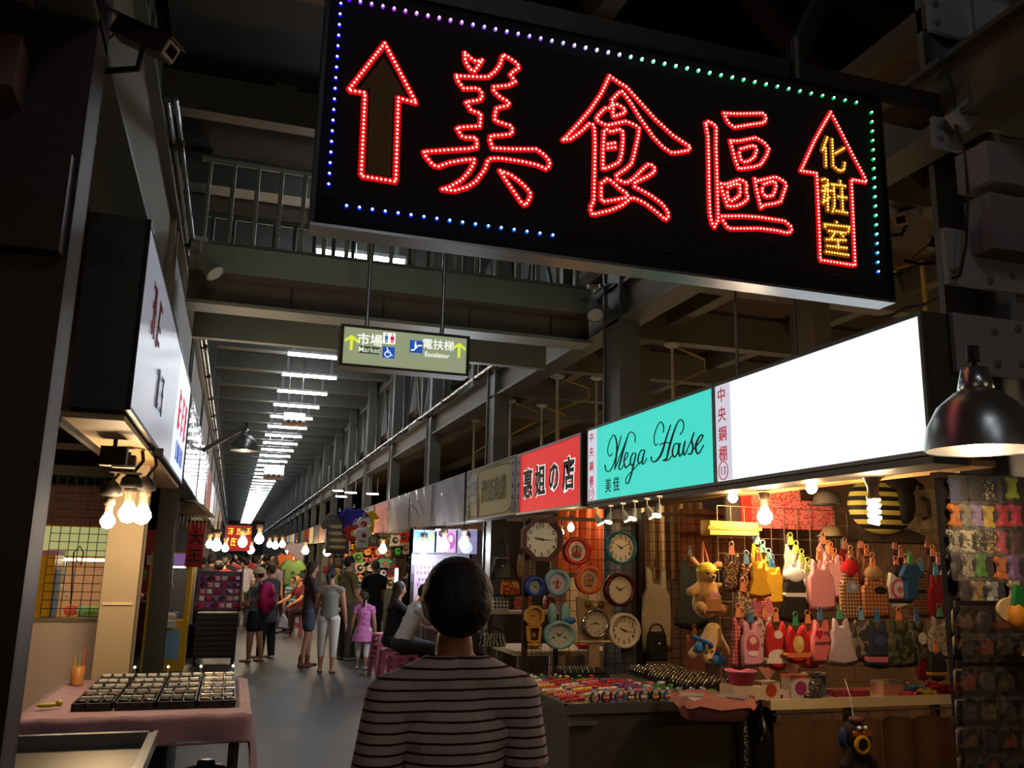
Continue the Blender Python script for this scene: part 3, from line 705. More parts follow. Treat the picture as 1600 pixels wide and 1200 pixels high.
b = MB(); b.stroke([(.28, .33), (.28, .5), (.46, .5), (.46, .33), (.28, .33)], [.012] * 5, -.009, -.006, steps=1); b.build('hoop_square', M('4a4a52', .5), t)
MB().ball((.55, -.0, .17), (.1, .012, .17)).build('ball_picture', M('8f7460', .6), t)
b = MB()
for i, c in enumerate('灌籃遊戲'): b.text(c, .3, (.85 + .27 * i, .35), .0, .004, .02, .85)
b.build('lettering', M('6e6a56', .6), t)
b = MB(); b.stroke([(.2, .05), (1.85, .05), (2.0, .2), (2.0, .5), (1.85, .62), (.6, .62)], [.01] * 6, -.005, -.001, steps=2); b.build('border_line', M('4a4628', .6), t)
strip(t, 2.08, h, '', .6, .14, M('a0989c', .6), M('6a5a6a', .6)); strip(t, .1, h, '', .5, .14, M('98988c', .6), M('7a6a5a', .6))
FILM = M('dfe4e8', .12, 0, .05, 6.0, .35, alpha=.22)
def film(t, w, h, seed, n=14):
    """clear plastic sheet stretched over the sign, wrinkled"""
    rnd = random.Random(seed); b = MB(); nx, nz = 22, 6; vs = []
    ph = rnd.random() * 6
    for j in range(nz + 1):
        for i in range(nx + 1):
            u, v = i / nx, j / nz
            vs.append((u * w, -.02 - .012 * math.sin(u * 19 + v * 7 + ph) - .01 * rnd.random(), .01 + v * (h - .02)))
    b.add(vs, [(j * (nx + 1) + i, j * (nx + 1) + i + 1, (j + 1) * (nx + 1) + i + 1, (j + 1) * (nx + 1) + i) for j in range(nz) for i in range(nx)], True)
    b.build('plastic_film', FILM, t)
t, w, h = shop_sign('dark purple unlit sign under wrinkled plastic film', 13.6, 11.55, ZB, ZT, M('4a3c52', .3, 0, .3, 3.0), M('5a5a60', .4, .5)); film(t, w, h, 1)
t, w, h = shop_sign('grey unlit sign with thin brush strokes under clear film', 15.5, 13.65, ZB, ZT, M('8e8a92', .4, 0, .08)); film(t, w, h, 2)
b = MB(); b.stroke([(.1, .45), (.5, .36), (.9, .2)], [.01, .03, .01], -.004, -.001); b.stroke([(.6, .5), (.9, .42), (1.3, .22)], [.01, .03, .01], -.004, -.001); b.build('brush_mark', M('3a3a40', .6), t)
t, w, h = shop_sign('plain grey unlit sign between the film-covered and the pink one', 17.75, 15.55, ZB, ZT, M('85818a', .4, 0, .08)); film(t, w, h, 3)
t, w, h = shop_sign('dull pink unlit sign above the T-shirt stall', 19.6, 17.8, ZB, ZT, M('b06a72', .5, 0, .1), None)
b = MB()
b.scrawl(4, .34, (.9, .35), .0, .004, 1)
b.build('lettering', M('c88a8c', .6), t)
far = [('grey', '7c787c', 0), ('salmon', 'b05a50', .25), ('white', 'd8d4e0', .6), ('yellow', 'e0c020', .6), ('pale blue', 'b0c0e0', .5), ('orange-brown', 'b86038', .35), ('dark', '40403c', 0), ('cream', 'd8c890', .4), ('red', 'c03028', .4), ('olive', '8a8a30', .3)]
y = 19.7
for i in range(16):
    c = far[i % len(far)]; L = (2.2, 2.0, 2.4)[i % 3]
    if i < 10: lab = '%s shop sign far down the aisle, %s past the pink one' % (c[0], ORD[i] if i else 'first')
    else: lab = '%s sign at the far end of the lit-sign row, %s past the pink' % (c[0], ORD[i])
    shop_sign(lab, y + L - .06, y, ZB, ZT, M(c[1], .5, 0, .1, emit=c[2]) if c[2] == 0 else E(c[1], c[2]))
    y += L

# ================================================================ boards on the left
LX = -.55
t, w, h = shop_sign('big white glossy board with smeared red and blue lettering', 9.4, 4.6, 2.35, 3.36, M('c4c8dc', .3, 0, .06, 2.0, emit=.3), M('2a2020', .4, .4), 'shop_board', -1, .28, LX)
MB().bbox((3.0, -.002, .03), (w - .03, .0, h - .03)).build('lit_panel', E('e8f0ff', .95), t)
b = MB()
b.scrawl(2, .34, (.8, .68), -.003, .004, 2)
b.build('lettering', M('a04040', .5), t)
b = MB()
b.scrawl(2, .3, (1.45, .35), -.003, .004, 3)
b.build('lettering', M('384060', .5), t)
b = MB(); b.scrawl(3, .42, (3.9, .55), -.004, .004, 4); b.build('lettering', E('d03040', .8, False), t)
b = MB(); b.scrawl(5, .2, (3.9, .2), -.004, .004, 5); b.build('lettering', E('3050b0', .8, False), t)
y = 9.55
LB = [('film-covered grey board mirroring the ceiling tubes', 'a8a4a0', 0), ('pale board in clear film', 'c0bcb4', 0), ('reddish board', 'a86050', .2), ('white lit board', 'e8e8f0', .8), ('grey board', '8a8680', 0), ('cream board', 'd0c090', .3), ('dark board', '4a443c', 0), ('orange board', 'd08040', .4)]
for i in range(9):
    c = LB[i % 8]
    t, w, h = shop_sign('%s, %s behind the big white glossy board' % (c[0], ORD[i] if i else 'first'), y + 3.4, y, 2.42, 3.3, M(c[1], .1 if i < 2 else .3, 0, .08) if not c[2] else E(c[1], c[2]), None, 'shop_board', -1, .25, LX)
    if i < 2: film(t, w, h, 20 + i)
    y += 3.5
# red banner with two characters, hung on the left
q = P(305, 850, Y=13.2)
t = thing('banner', 'narrow red banner with two black characters hanging beside the goods cart', 'banner', (q.x, 13.2, q.z))
z0, z1 = P(300, 886, Y=13.2).z - q.z, P(310, 815, Y=13.2).z - q.z
MB().bbox((-.115, 0, z0), (.115, .012, z1)).build('cloth', M('b01418', .6, 0, .15, 6.0), t)
b = MB(); b.text('大', .2, (0, .09), -.001, .004, .02); b.text('王', .2, (0, -.16), -.001, .004, .02); b.build('lettering', M('180808', .6), t)
MB().cyl((-.15, .006, z1), (.15, .006, z1), .015).build('rod', DARKM, t)
q = P(372, 839, Y=24)
t = thing('stall_sign', 'red sign with glowing yellow characters above the far crowd', 'sign', (q.x, 24, q.z))
MB().bbox((-.33, 0, -.36), (.33, .1, .3)).build('box', E('b8101c', .55), t)
b = MB(); b.scrawl(3, .2, (.03, .14), -.001, .004, 6); b.scrawl(2, .24, (.03, -.13), -.001, .004, 7); b.build('lettering', E('ffc830', 1.6, False), t)
# ================================================================ lamps
WARM, WARM2, COOL = 'ffc27a', 'ffd9a8', 'eef6ff'
def bulb(loc, label, r=.035, col=WARM, w=None, socket=True, cord=.25, name='light_bulb', n=10, group=None):
    t = thing(name, label, 'bulb', loc, group=group)
    b = MB(); b.lathe([(0.001, -r), (r * .6, -r * .8), (r, -r * .1), (r * .92, r * .35), (r * .55, r * 1.0), (r * .42, r * 1.35)], n=n)
    b.build('glass', E(col, w or BULB_W), t)
    if socket:
        b = MB(); b.lathe([(r * .42, r * 1.3), (r * .5, r * 1.35), (r * .5, r * 2.2), (r * .72, r * 2.3), (r * .72, r * 3.2), (.001, r * 3.3)], n=10)
        b.build('socket', M('6a5a48', .5, .2), t)
        if cord: MB().cyl((0, 0, r * 3.2), (0, 0, r * 3.2 + cord), .005, n=6).build('cord', DARKM, t)
    return t
# fluorescent tubes over the aisle
tubeE = E('f4faff', TUBE_W)
t0 = thing('tube_light', 'ceiling tube lamp over the aisle, glimpsed through the footbridge railing', 'tube light', (1.39, 9.45, 5.8), group='ceiling tube lamps')
MB().cyl((-.61, 0, 0), (.61, 0, 0), .03, n=10).build('tube', tubeE, t0)
MB().bbox((-.63, -.05, .035), (.63, .05, .085)).build('housing', M('d8dcdc', .5), t0)
for s in (-1, 1):
    MB().box((s * .635, 0, .01), (.03, .06, .08)).build('end_cap', M('c8c8c8', .5), t0)
    MB().bbox((s * .5 - .03, -.02, .085), (s * .5 + .03, .02, .95)).build('hanger', M('9aa0a4', .5, .3), t0)
for k in range(1, 51):
    lab = 'glowing ceiling tube lamp over the aisle, %s beyond the footbridge' % ORD[k - 1]
    dup(t0, (1.39, 9.45 + 2.15 * k, 5.8), label=lab)
for i, (px, py, y) in enumerate(((528, 767, 24), (548, 770, 21), (533, 776, 22), (582, 772, 20))):
    q = P(px, py, Y=y); o = dup(t0, (q.x, y, q.z), label='small tube lamp over the neighbouring aisle, %s of four seen between the pillars' % ORD[i].replace('nearest', 'first')); o.scale = (.22, .4, .4)
# floodlit white boxes hanging among the tubes
def box_lamp(px, py, Y, w, label):
    q = P(px, py, Y=Y)
    t = thing('box_lamp', label, 'lamp', q)
    MB().bbox((-w / 2, 0, -w * .22), (w / 2, .3, w * .22)).build('case', M('d4d8d4', .5), t)
    MB().bbox((-w * .46, -.01, -w * .12), (w * .46, 0, w * .2)).build('diffuser', E('fafcff', 3.0), t)
    for k in (-1, 0, 1): MB().cyl((k * w * .25, -.05, -w * .18), (k * w * .25, 0, -w * .18), w * .06).build('lens', DARKM, t)
    MB().bbox((-w / 2, -.02, -w * .34), (w / 2, .3, -w * .24)).build('tray', M('8a6a4c', .6), t)
    for s in (-1, 1): MB().cyl((s * w * .3, .15, w * .2), (s * w * .3, .15, max(w * .8, 6.75 - q.z)), .012).build('rod', CHROME, t)
box_lamp(533, 498, 10.4, .5, 'bright white box lamp with round lens just behind the direction sign')
box_lamp(460, 652, 20.0, .5, 'bright white box lamp hanging half-way along the tube row')
box_lamp(428, 737, 31.0, .7, 'smaller bright box lamp further along the tube row')
# metal hood lamps
def hood(loc, r, label, lit, arm=None):
    t = thing('hood_lamp', label, 'lamp', loc)
    MB().lathe([(r, -.35 * r), (r * .99, -.28 * r), (r * .93, .1 * r), (r * .72, .5 * r), (r * .4, .78 * r), (r * .3, .82 * r)], n=28).lathe([(r * .3, .82 * r), (r * .42, .7 * r), (r * .72, .46 * r), (r * .92, .06 * r), (r * .97, -.34 * r)], n=28).build('shade', M('a8aaac', .3, .9, .1, 5.0), t)
    MB().lathe([(r * .3, .8 * r), (r * .33, .85 * r), (r * .24, 1.25 * r), (.001, 1.27 * r)], n=16).build('neck', CHROME, t)
    MB().ball((0, 0, 0), (r * .3, r * .3, r * .34), 12, 8).build('lamp_bulb', E(WARM2, lit), t)
    MB().cyl((0, 0, 1.2 * r), (0, 0, 1.55 * r), .012).lathe([(r * .12, 1.4 * r), (r * .12, 1.7 * r)], n=10).build('hook', DARKM, t)
    if arm: MB().bar((0, 0, 1.5 * r), arm, .05, .06).build('arm', STEEL, t)
    return t
hood(P(1531, 676, Y=2.55), .2, 'large shiny metal hood lamp with glowing bulb hanging by the bolted column', 110)
q = P(382, 697, Y=12.5); hood(q, .19, 'small metal hood lamp on a slanting arm over the left of the aisle', 40, (-.55, .0, -.1))
# bare bulbs of the stalls
bulb(P(1145, 778, X=3.14), 'small bare bulb under the teal sign end, above the animal plush', .032, cord=0)
bulb(P(1195, 808, X=3.2), 'large bare bulb in a conical socket above the hanging yellow dresses', .048, WARM2, cord=.0)
bulb(P(1268, 763, X=3.14), 'small bare bulb before the red patterned cloth', .032, cord=0)
t = thing('light_bulb', 'spiral energy-saving bulb in a grey socket before the black-yellow striped bag', 'bulb', P(1366, 800, X=3.22))
MB().tube([(.026 * math.cos(a * .7), .026 * math.sin(a * .7), -.06 + .0036 * a) for a in range(36)], .0105, 6).build('glass', E(WARM2, 200), t)
MB().lathe([(.034, .066), (.038, .07), (.038, .085), (.03, .09), (.03, .13), (.045, .17), (.06, .2), (.001, .2)], n=14).build('socket', M('8a8078', .5, .2), t)
bulb(P(892, 825, X=3.12), 'bare bulb beside the octagonal clock', .035, w=110, cord=.06)
bulb(P(878, 832, X=3.12), 'smaller bare bulb half hidden beside the octagonal clock', .022, w=110, cord=.06)
for i in range(6):
    q = P(931 + 19 * i + (i > 0) * 4, 804 - 3.2 * i, Y=6.3 - .25 * i)
    spot_fixture(q, (-.2, -.15, -.5) if i % 2 else (.2, -.2, -.5), 'small lit clip spotlight below the teal sign, %s of six from the far end' % ORD[i].replace('nearest', 'first'), True, .42, 'b0a898')
for i, (px, py, y) in enumerate(((662, 858, 13.0), (694, 853, 12.2), (725, 850, 11.7))):
    bulb(P(px, py, Y=y), 'white round bulb over the poster stall, %s' % ('farthest of three', 'middle of three', 'just above the striped-shirt head')[i], .075, COOL, 130, cord=.1)
bulb(P(598, 859, Y=17.5), 'warm bulb hanging before the T-shirt wall', .08, WARM2, 150)
bulb(P(511, 863, Y=19), 'warm bulb beside the grey pillar, lower of the pair left of the T-shirts', .08, WARM2, 120)
bulb(P(519, 852, Y=19.5), 'warm bulb beside the grey pillar, upper of the pair left of the T-shirts', .06, WARM2, 120)
bulb(P(477, 861, Y=23), 'warm bulb over the middle of the aisle beyond the long-haired person', .09, WARM2, 120)
for i, (px, py, y, r) in enumerate(((405, 843, 20, .1), (379, 848, 19, .095), (338, 853, 18, .1), (352, 857, 19, .07), (392, 860, 26, .1), (327, 851, 18.5, .07), (450, 861, 27, .08), (430, 853, 34, .12), (421, 851, 33, .1), (441, 851, 36, .12))):
    bulb(P(px, py, Y=y), 'warm round bulb over the far crowd, %s' % ('biggest, on the side of the T-shirts', 'under the red and yellow sign', 'above the pink goods tray', 'second above the pink goods tray', 'low behind the red and yellow sign', 'beside the red banner', 'near the cream tee', 'first in a far cluster', 'second in a far cluster', 'last in a far cluster')[i], r, WARM2, 110, cord=.4)
# clamp bulbs over the tray table
for i, (px, py, y) in enumerate(((168, 815, 6.0), (200, 803, 5.9), (222, 806, 6.2))):
    q = P(px, py, Y=y)
    t = bulb(q, 'glaring clamp bulb on the cream pillar, %s' % ('lowest and farthest from the aisle', 'middle of three', 'closest to the aisle')[i], .045 if i == 0 else .058, WARM2, 160, cord=0)
    MB().lathe([(.02, .15), (.07, .17), (.06, .22), (.02, .26)], n=12).tube([(0, 0, .25), (.05, .05, .34), (.03, .12, .42)], .012, 6).box((.03, .12, .44), (.1, .04, .05)).build('clamp', DARKM, t)
# security cameras
def cctv(loc, d, label, col, up=.2, s=1.0, lens=None):
    t = thing('security_camera', label, 'camera', loc); d = Vector(d).normalized()
    MB().bar(-d * .2 * s, d * .2 * s, .14 * s, .12 * s).build('housing', col, t)
    MB().bar(-d * .22 * s + Vector((0, 0, .07 * s)), d * .26 * s + Vector((0, 0, .07 * s)), .17 * s, .012 * s).build('sunshield', col, t)
    MB().bar(d * .2 * s, d * .212 * s, .125 * s, .105 * s).build('front_ring', lens or M('b08868', .5), t)
    MB().bar(d * .211 * s, d * .216 * s, .085 * s, .065 * s).build('window', M('0c0a0c', .1), t)
    MB().tube([(0, 0, -.05 * s), (-.03 * s, .05, -.16 * s), (-.22 * s, .1, -.17 * s), (-.4 * s, .14, -.12 * s)], .022 * s, 8).build('bracket', DARKM, t)
    MB().tube([tuple(-d * .2 * s), (-.2 * s, .05, .02), (-.33 * s, .1, -.1 * s), (-.36 * s, .14, -.3 * s)], .007 * s, 6).build('cable', DARKM, t)
cctv(P(226, 62, Y=3.3), (.75, -.35, -.42), 'dark brown security camera on a bracket beside the dark column', M('2a201c', .5), s=.62)
cctv(P(1418, 340, Y=5.0), (-.7, -.4, -.35), 'grey security camera with green label behind the LED board end', M('8c8c84', .5), s=.8)
cctv(P(1478, 388, Y=4.0), (.6, -.4, -.3), 'small dark security camera beside the bolted column', M('2a2624', .5), s=.5)
# sprinkler pipes standing above the signs
for i, (px, top, bot, y) in enumerate(((1052, 541, 620, 9.0), (870, 590, 650, 10.5), (932, 592, 660, 12), (795, 628, 690, 13), (738, 658, 715, 15.5), (845, 635, 690, 14))):
    q, r = P(px, top, Y=y), P(px, bot + 40, Y=y)
    t = thing('sprinkler_pipe', 'thin upright disc-headed pipe, %s' % ('tallest, above the teal sign', 'above the red sign by the pillar', 'just behind the teal sign end', 'above the olive sign', 'above the dark purple sign', 'above the red sign middle')[i], 'pipe', (r.x, y, r.z))
    MB().cyl((0, 0, 0), (0, 0, q.z - r.z), .018, n=8).build('pipe', M('b8b0a0', .5), t)
    MB().lathe([(.001, 0), (.05, 0), (.1, .03), (.1, .05), (.04, .07), (.001, .07)], (0, 0, q.z - r.z - .02), 14).build('disc', M('c8c4b8', .5), t)
    MB().tube([(.03, .02, -.2), (.03, .02, (q.z - r.z) * .5), (.5, .1, (q.z - r.z) * .75), (.5, .1, (q.z - r.z) * .9), (.1, .05, q.z - r.z)], .014, 6).build('yellow_pipe', M('a8923c', .5), t)
for i, px in enumerate((1148, 1240)):
    q = P(px, 445 + 8 * i, Y=5.5 - .3 * i); z = P(px, 580 - 20 * i, Y=5.5 - .3 * i).z - .3
    t = thing('hanging_rod', 'thin metal rod holding up the white sign, %s' % ('farther one', 'nearer one')[i], 'rod', (q.x, q.y, z))
    MB().cyl((0, 0, 0), (0, 0, 4.7 - z), .012, n=8).build('rod', M('9a948c', .4, .4), t); MB().box((0, 0, 0), (.06, .06, .03)).build('bracket', STEEL_D, t)
q = [P(1395, 420, Y=5.5), P(1440, 408, Y=5.5), P(1446, 470, Y=5.5), P(1446, 500, Y=5.5)]
t = thing('yellow_pipe', 'bent yellow pipe beside the right end of the LED board', 'pipe', q[0])
MB().tube([v - q[0] for v in q], .02, 8).build('pipe', M('b0923c', .5), t); MB().cyl((0, 0, -.03), (0, 0, .03), .03).build('coupling', M('8a7430', .5), t)
q = [P(1365 + 26 * k, 498 - 8.5 * k + 3 * (k % 2), Y=4.2 - .12 * k) for k in range(6)]
t = thing('tie_wire', 'twisted dark wire running from the white sign top to the bolted column', 'wire', q[0])
MB().tube([v - q[0] for v in q], .008, 6).build('wire', DARKM, t); MB().tube([v - q[0] + Vector((0, .01, .012 * (-1) ** i)) for i, v in enumerate(q)], .005, 6).build('wrapping', STEEL_D, t)

# unseen bulbs and tubes added to brighten the dark foreground and the stalls
for i, y in enumerate((2.0, 5.5, 9.0, 12.5, 16.0)):
    bulb((7.6, y, 2.5), 'added unseen fill bulb behind the lit signs, %s from the entrance' % ORD[i].replace('nearest', 'first'), .05, WARM2, 260, cord=2.0)
for i, (x, y) in enumerate(((4.0, -.8), (4.0, -3.2), (-1.6, -1.2), (-1.8, -3.4))):
    bulb((x, y, 2.5), 'added warm fill bulb behind the photographer, %s' % ('first on the lit-sign side', 'second on the lit-sign side', 'first on the white-board side', 'second on the white-board side')[i], .05, WARM2, 110, cord=2.0)
for i, y in enumerate((-1.0, -3.5)):
    dup(t0, (1.39, y, 5.8), label='added fill tube over the aisle behind the photographer, %s' % ('nearer', 'farther')[i])
bulb((3.9, 8.5, 2.25), 'added warm fill bulb inside the handbag stall behind the red sign', .035, WARM2, 200, cord=.3)  # two bulbs added behind the signs to light the bag and clock stalls
bulb((3.75, 6.2, 2.3), 'added warm fill bulb inside the stall behind the teal sign', .035, WARM2, 160, cord=.3)
# ================================================================ stalls on the right
WALLW = M('8a6a48', .8, 0, .15, 1.5)
struct('wall_stall_back', MB().bbox((5.3, 2.4, 0), (5.36, 60, 2.9)), WALLW, 'warm brown back wall of the stalls under the lit signs')
for i, y in enumerate((9.3, 11.5, 15.45, 19.6, 23.5, 27.5)):
    struct('partition_wall', MB().bbox((3.45, y, 0), (5.3, y + .05, 2.2)), M(('b89878', '7a6a58', '9a90a0', '6a6058', '8a7058', '7a6050')[i], .8, 0, .12, 2.0), 'partition between stalls %s' % ('behind the clock stall', 'behind the handbag stall', 'behind the poster stall', 'behind the T-shirt wall', 'past the T-shirt wall', 'far down the lit-sign row')[i])
# soffit boards under the near signs
for i, (y0, y1) in enumerate(((3.12, 4.98), (4.99, 7.16))):
    t = thing('soffit_board', 'wooden strip under the %s sign' % ('white', 'teal')[i], 'board', (3.0, y0, 2.13))
    MB().bbox((.22, 0, 0), (.36, y1 - y0, .03)).build('board', M('b08850', .7, 0, .15, 3.0), t)
    MB().bbox((0, 0, 0), (.2, y1 - y0, .035)).build('edge', M('5a5650', .5, .4), t)

# ---- steel goods table
TX0, TX1, TY0, TY1, TZ = 2.0, 3.5, 5.12, 6.5, .8
gt = thing('goods_table', 'stainless steel table covered with trinkets beside the striped-shirt person', 'table', ((TX0 + TX1) / 2, (TY0 + TY1) / 2, 0))
hw, hl = (TX1 - TX0) / 2, (TY1 - TY0) / 2
MB().bbox((-hw, -hl, TZ - .05), (hw, hl, TZ)).build('top', STAINLESS, gt)
MB().bbox((-hw + .04, -hl + .03, .12), (hw, -hl + .05, TZ - .05)).build('front_panel', M('5a544e', .4, .6, .25, 2.0), gt)
MB().bbox((-hw + .04, -hl + .05, .12), (-hw + .06, hl - .05, TZ - .05)).build('side_panel', M('6a645e', .4, .6, .25, 2.0), gt)
MB().bbox((hw - .25, -hl + .02, .12), (hw - .23, -hl + .035, TZ - .06)).build('seam', STAINLESS, gt)
MB().bbox((-hw + .0, -hl, .3), (-hw + .04, hl, .34)).build('side_rail', CHROME, gt)
MB().bbox((-hw + .02, -hl - .03, TZ - .11), (-hw + .2, -hl + .02, TZ - .09)).build('handle', CHROME, gt)
for sx in (-1, 1):
    for sy in (-1, 1): MB().cyl((sx * (hw - .08), sy * (hl - .08), 0), (sx * (hw - .08), sy * (hl - .08), TZ - .05), .025).build('leg', CHROME, gt)
for lo, hi in (((-hw, -hl, TZ), (hw, -hl + .012, TZ + .012)), ((-hw, -hl, TZ), (-hw + .012, hl, TZ + .012))): MB().bbox(lo, hi).build('rim', CHROME, gt)
rnd = random.Random(3); NTH = [o.replace('nearest', 'first') for o in ORD]
# bead bracelets in rows
COLS = [('red', 'd02828'), ('orange', 'e07830'), ('yellow', 'e8c840'), ('pink', 'e88098'), ('cream', 'e8dcc0'), ('green', '58a048'), ('purple', '8a4a8a'), ('white', 'e8e8e8')]
proto = {}
def trinket(kind, cname, hexc, loc, rz, where=''):
    k = (kind, cname)
    if k not in proto:
        t = thing(kind, '', {'bead_bracelet': 'bracelet', 'hair_clip': 'hair clip', 'wrist_watch': 'watch', 'key_ring': 'key ring'}[kind], loc, rz)
        m = M(hexc, .35, 0, .15, 30)
        if kind == 'bead_bracelet':
            b = MB()
            for i in range(7): b.ball((-.075 + .025 * i, .004 * math.sin(i), .011), .0125, 6, 4)
            b.build('beads', m, t)['kind'] = 'stuff'; MB().cyl((-.09, 0, .01), (.09, 0, .01), .003, n=5).build('string', M('d8d0c0', .6), t)
            t['label'] = '%s bead bracelet on the goods table, %s' % (cname, where); t['group'] = 'bead bracelets on the steel table'
        elif kind == 'hair_clip':
            MB().puff([(-.03, -.02), (-.01, 0), (-.03, .02), (0, .008), (.03, .02), (.01, 0), (.03, -.02), (0, -.008)], .02, .7, 0, Matrix.Translation((0, 0, .014)) @ Matrix.Rotation(PI / 2, 4, 'X')).build('bow', m, t)
            MB().bbox((-.025, -.005, 0), (.025, .005, .006)).build('clasp', CHROME, t)
            t['label'] = '%s bow hair clip on the goods table, %s' % (cname, where); t['group'] = 'hair clips on the steel table'
        elif kind == 'wrist_watch':
            MB().tube([(.032 * math.cos(a * PI / 8), 0, .034 + .032 * math.sin(a * PI / 8)) for a in range(17)], .008, 6).build('strap', m, t)
            MB().cyl((0, -.012, .062), (0, .012, .066), .02, n=12).build('case', CHROME, t)
            MB().cyl((0, -.014, .062), (0, -.012, .0622), .016, n=12).build('dial', M('e8e8e0', .3), t)
            t['label'] = '%s wristwatch on the steel goods table front edge, %s' % (cname, where); t['group'] = 'wristwatches on the steel table'
        else:
            MB().tube([(.014 * math.cos(a * PI / 6), .014 * math.sin(a * PI / 6), .004) for a in range(13)], .002, 5).build('ring', CHROME, t)
            MB().ball((.035, 0, .013), (.022, .016, .013), 8, 6).build('charm', m, t)
            t['label'] = '%s charm key ring on the goods table, %s' % (cname, where); t['group'] = 'key rings on the steel table'
        proto[k] = t; return t
    l0 = proto[k]['label']; return dup(proto[k], loc, rz, l0[:l0.index(',') + 2] + where)
for r in range(4):
    for c in range(9):
        cn, hx = COLS[(0, 0, 3, 1, 4, 0, 2, 3, 4)[(c + r * 2) % 9]] if r < 3 else COLS[rnd.choice((0, 1, 3, 6, 5))]
        trinket('bead_bracelet', cn, hx, (TX0 + .12 + .2 * r + .03 * rnd.random(), TY0 + .16 + .105 * c, TZ), .25 + .2 * rnd.random(), 'column %s from the aisle, %s back' % (NTH[r], NTH[c]))
for c in range(10):
    cn, hx = (('dark blue', '283058'), ('black', '181818'), ('blue', '2858b8'), ('brown', '5a3a28'))[c % 4]
    trinket('wrist_watch', cn, hx, (TX0 + .22 + .085 * c, TY0 + .06 + .015 * (c % 2), TZ), .3 * rnd.random() - .15, '%s from the aisle' % NTH[c])
for c in range(26):
    cn, hx = COLS[rnd.choice((0, 3, 5, 6, 4, 7))]
    trinket('hair_clip', cn, hx, (TX0 + .85 + .09 * (c % 5) + .02 * rnd.random(), TY0 + .2 + .14 * (c // 5), TZ), rnd.random() * 3, 'row %s, %s along' % (NTH[c // 5], NTH[c % 5]))
for c in range(14):
    cn, hx = COLS[rnd.choice((0, 2, 5, 7))]
    trinket('key_ring', cn, hx, (TX0 + .1 + .1 * (c % 7), TY1 - .22 + .09 * (c // 7), TZ), rnd.random() * 3, 'back %s row, %s along' % (('front', 'rear')[c // 7], NTH[c % 7]))
# black velvet ring trays
def ring_tray(loc, rz, label, w=.32, d=.2):
    t = thing('ring_tray', label, 'tray', loc, rz, 'ring trays on the steel table')
    MB().bbox((-w / 2, -d / 2, 0), (w / 2, d / 2, .02)).build('board', M('141210', .8), t)
    r0 = None
    for j in range(3):
        MB().cyl((-w / 2 + .01, -d / 2 + .035 + .065 * j, .035), (w / 2 - .01, -d / 2 + .035 + .065 * j, .035), .024, n=8).build('roll', M('181412', .9), t)
        for i in range(6):
            p = (-w / 2 + .04 + .048 * i, -d / 2 + .035 + .065 * j, .036)
            if r0 is None: r0 = MB().tube([(0, .026 * math.cos(a * PI / 5), .026 * math.sin(a * PI / 5)) for a in range(6)], .0035, 4).ball((0, 0, .03), .008, 6, 4).build('ring', M('d8ccb0', .2, .8), t, p)
            else: dup(r0, p, parent=t)
    return t
k = 0
for j in range(4):
    for i in range(2 if j else 1):
        ring_tray((TX0 + 1.16 + .2 * (1 - i) + .0, TY0 + .2 + .34 * j, TZ), PI / 2, 'black ring tray on the steel table, %s' % ('closest to the pink basket', 'second row at the edge side', 'second row at the middle', 'third row at the edge side', 'third row at the middle', 'back row at the edge side', 'back row at the middle')[k], .3, .19); k += 1
ring_tray((TX0 + .62, TY1 - .1, TZ), 0, 'black tray of white rings at the back of the steel table', .4)

# ---- wire grid with clocks
GY = 6.86
WIRE = M('2a1c16', .5, .4)
def wire_grid(label, x0, x1, z0, z1, y, step=.08, r=.003, mat=None, posts=()):
    t = thing('wire_grid', label, 'wire grid', ((x0 + x1) / 2, y, z0)); w, h = x1 - x0, z1 - z0; mat = mat or WIRE
    v = MB().cyl((0, 0, 0), (0, 0, h), r, n=4).build('wire', mat, t, (-w / 2, 0, 0)); n = int(w / step)
    for i in range(1, n + 1): dup(v, (-w / 2 + w * i / n, 0, 0), parent=t)
    hh = MB().cyl((-w / 2, .005, 0), (w / 2, .005, 0), r, n=4).build('wire', mat, t); n = int(h / step)
    for i in range(1, n + 1): dup(hh, (0, 0, h * i / n), parent=t)
    for px in posts: MB().bbox((px - .02 - (x0 + x1) / 2, -.02, -z0), (px + .02 - (x0 + x1) / 2, .02, h)).build('post', M('2a1614', .5, .2), t)
    if posts: MB().bbox((-w / 2, -.015, h - .02), (w / 2, .015, h + .01)).build('top_bar', M('4a2a1c', .5, .2), t)
    return t
wire_grid('black wire grid hung with clocks behind the goods table', 2.3, 3.37, .75, 2.02, GY, posts=(2.32, 3.36))
wire_grid('dark wire grid continuing behind the plush toys, next to the clocks', 3.45, 4.3, .2, 2.1, GY + .1, posts=(3.43,))
def disc(b, r, y, n=32, cx=0, cz=0, sx=1, sz=1):
    b.add([(cx + r * sx * math.cos(2 * PI * k / n), y, cz + r * sz * math.sin(2 * PI * k / n)) for k in range(n)], [tuple(range(n))])
def ring_poly(b, poly_o, poly_i, y0, y1):
    """raised rim between two outlines"""
    n = len(poly_o); vs = [(x, y1, z) for x, z in poly_o] + [(x, y0, z) for x, z in poly_o] + [(x, y0, z) for x, z in poly_i] + [(x, y1, z) for x, z in poly_i]
    fs = []
    for j in range(3):
        for i in range(n): fs.append((j * n + i, j * n + (i + 1) % n, (j + 1) * n + (i + 1) % n, (j + 1) * n + i))
    b.add(vs, fs, n > 10)
def circ(r, n=32, rot=0, sx=1, sz=1, cx=0, cz=0): return [(cx + sx * r * math.cos(2 * PI * k / n + rot), cz + sz * r * math.sin(2 * PI * k / n + rot)) for k in range(n)]
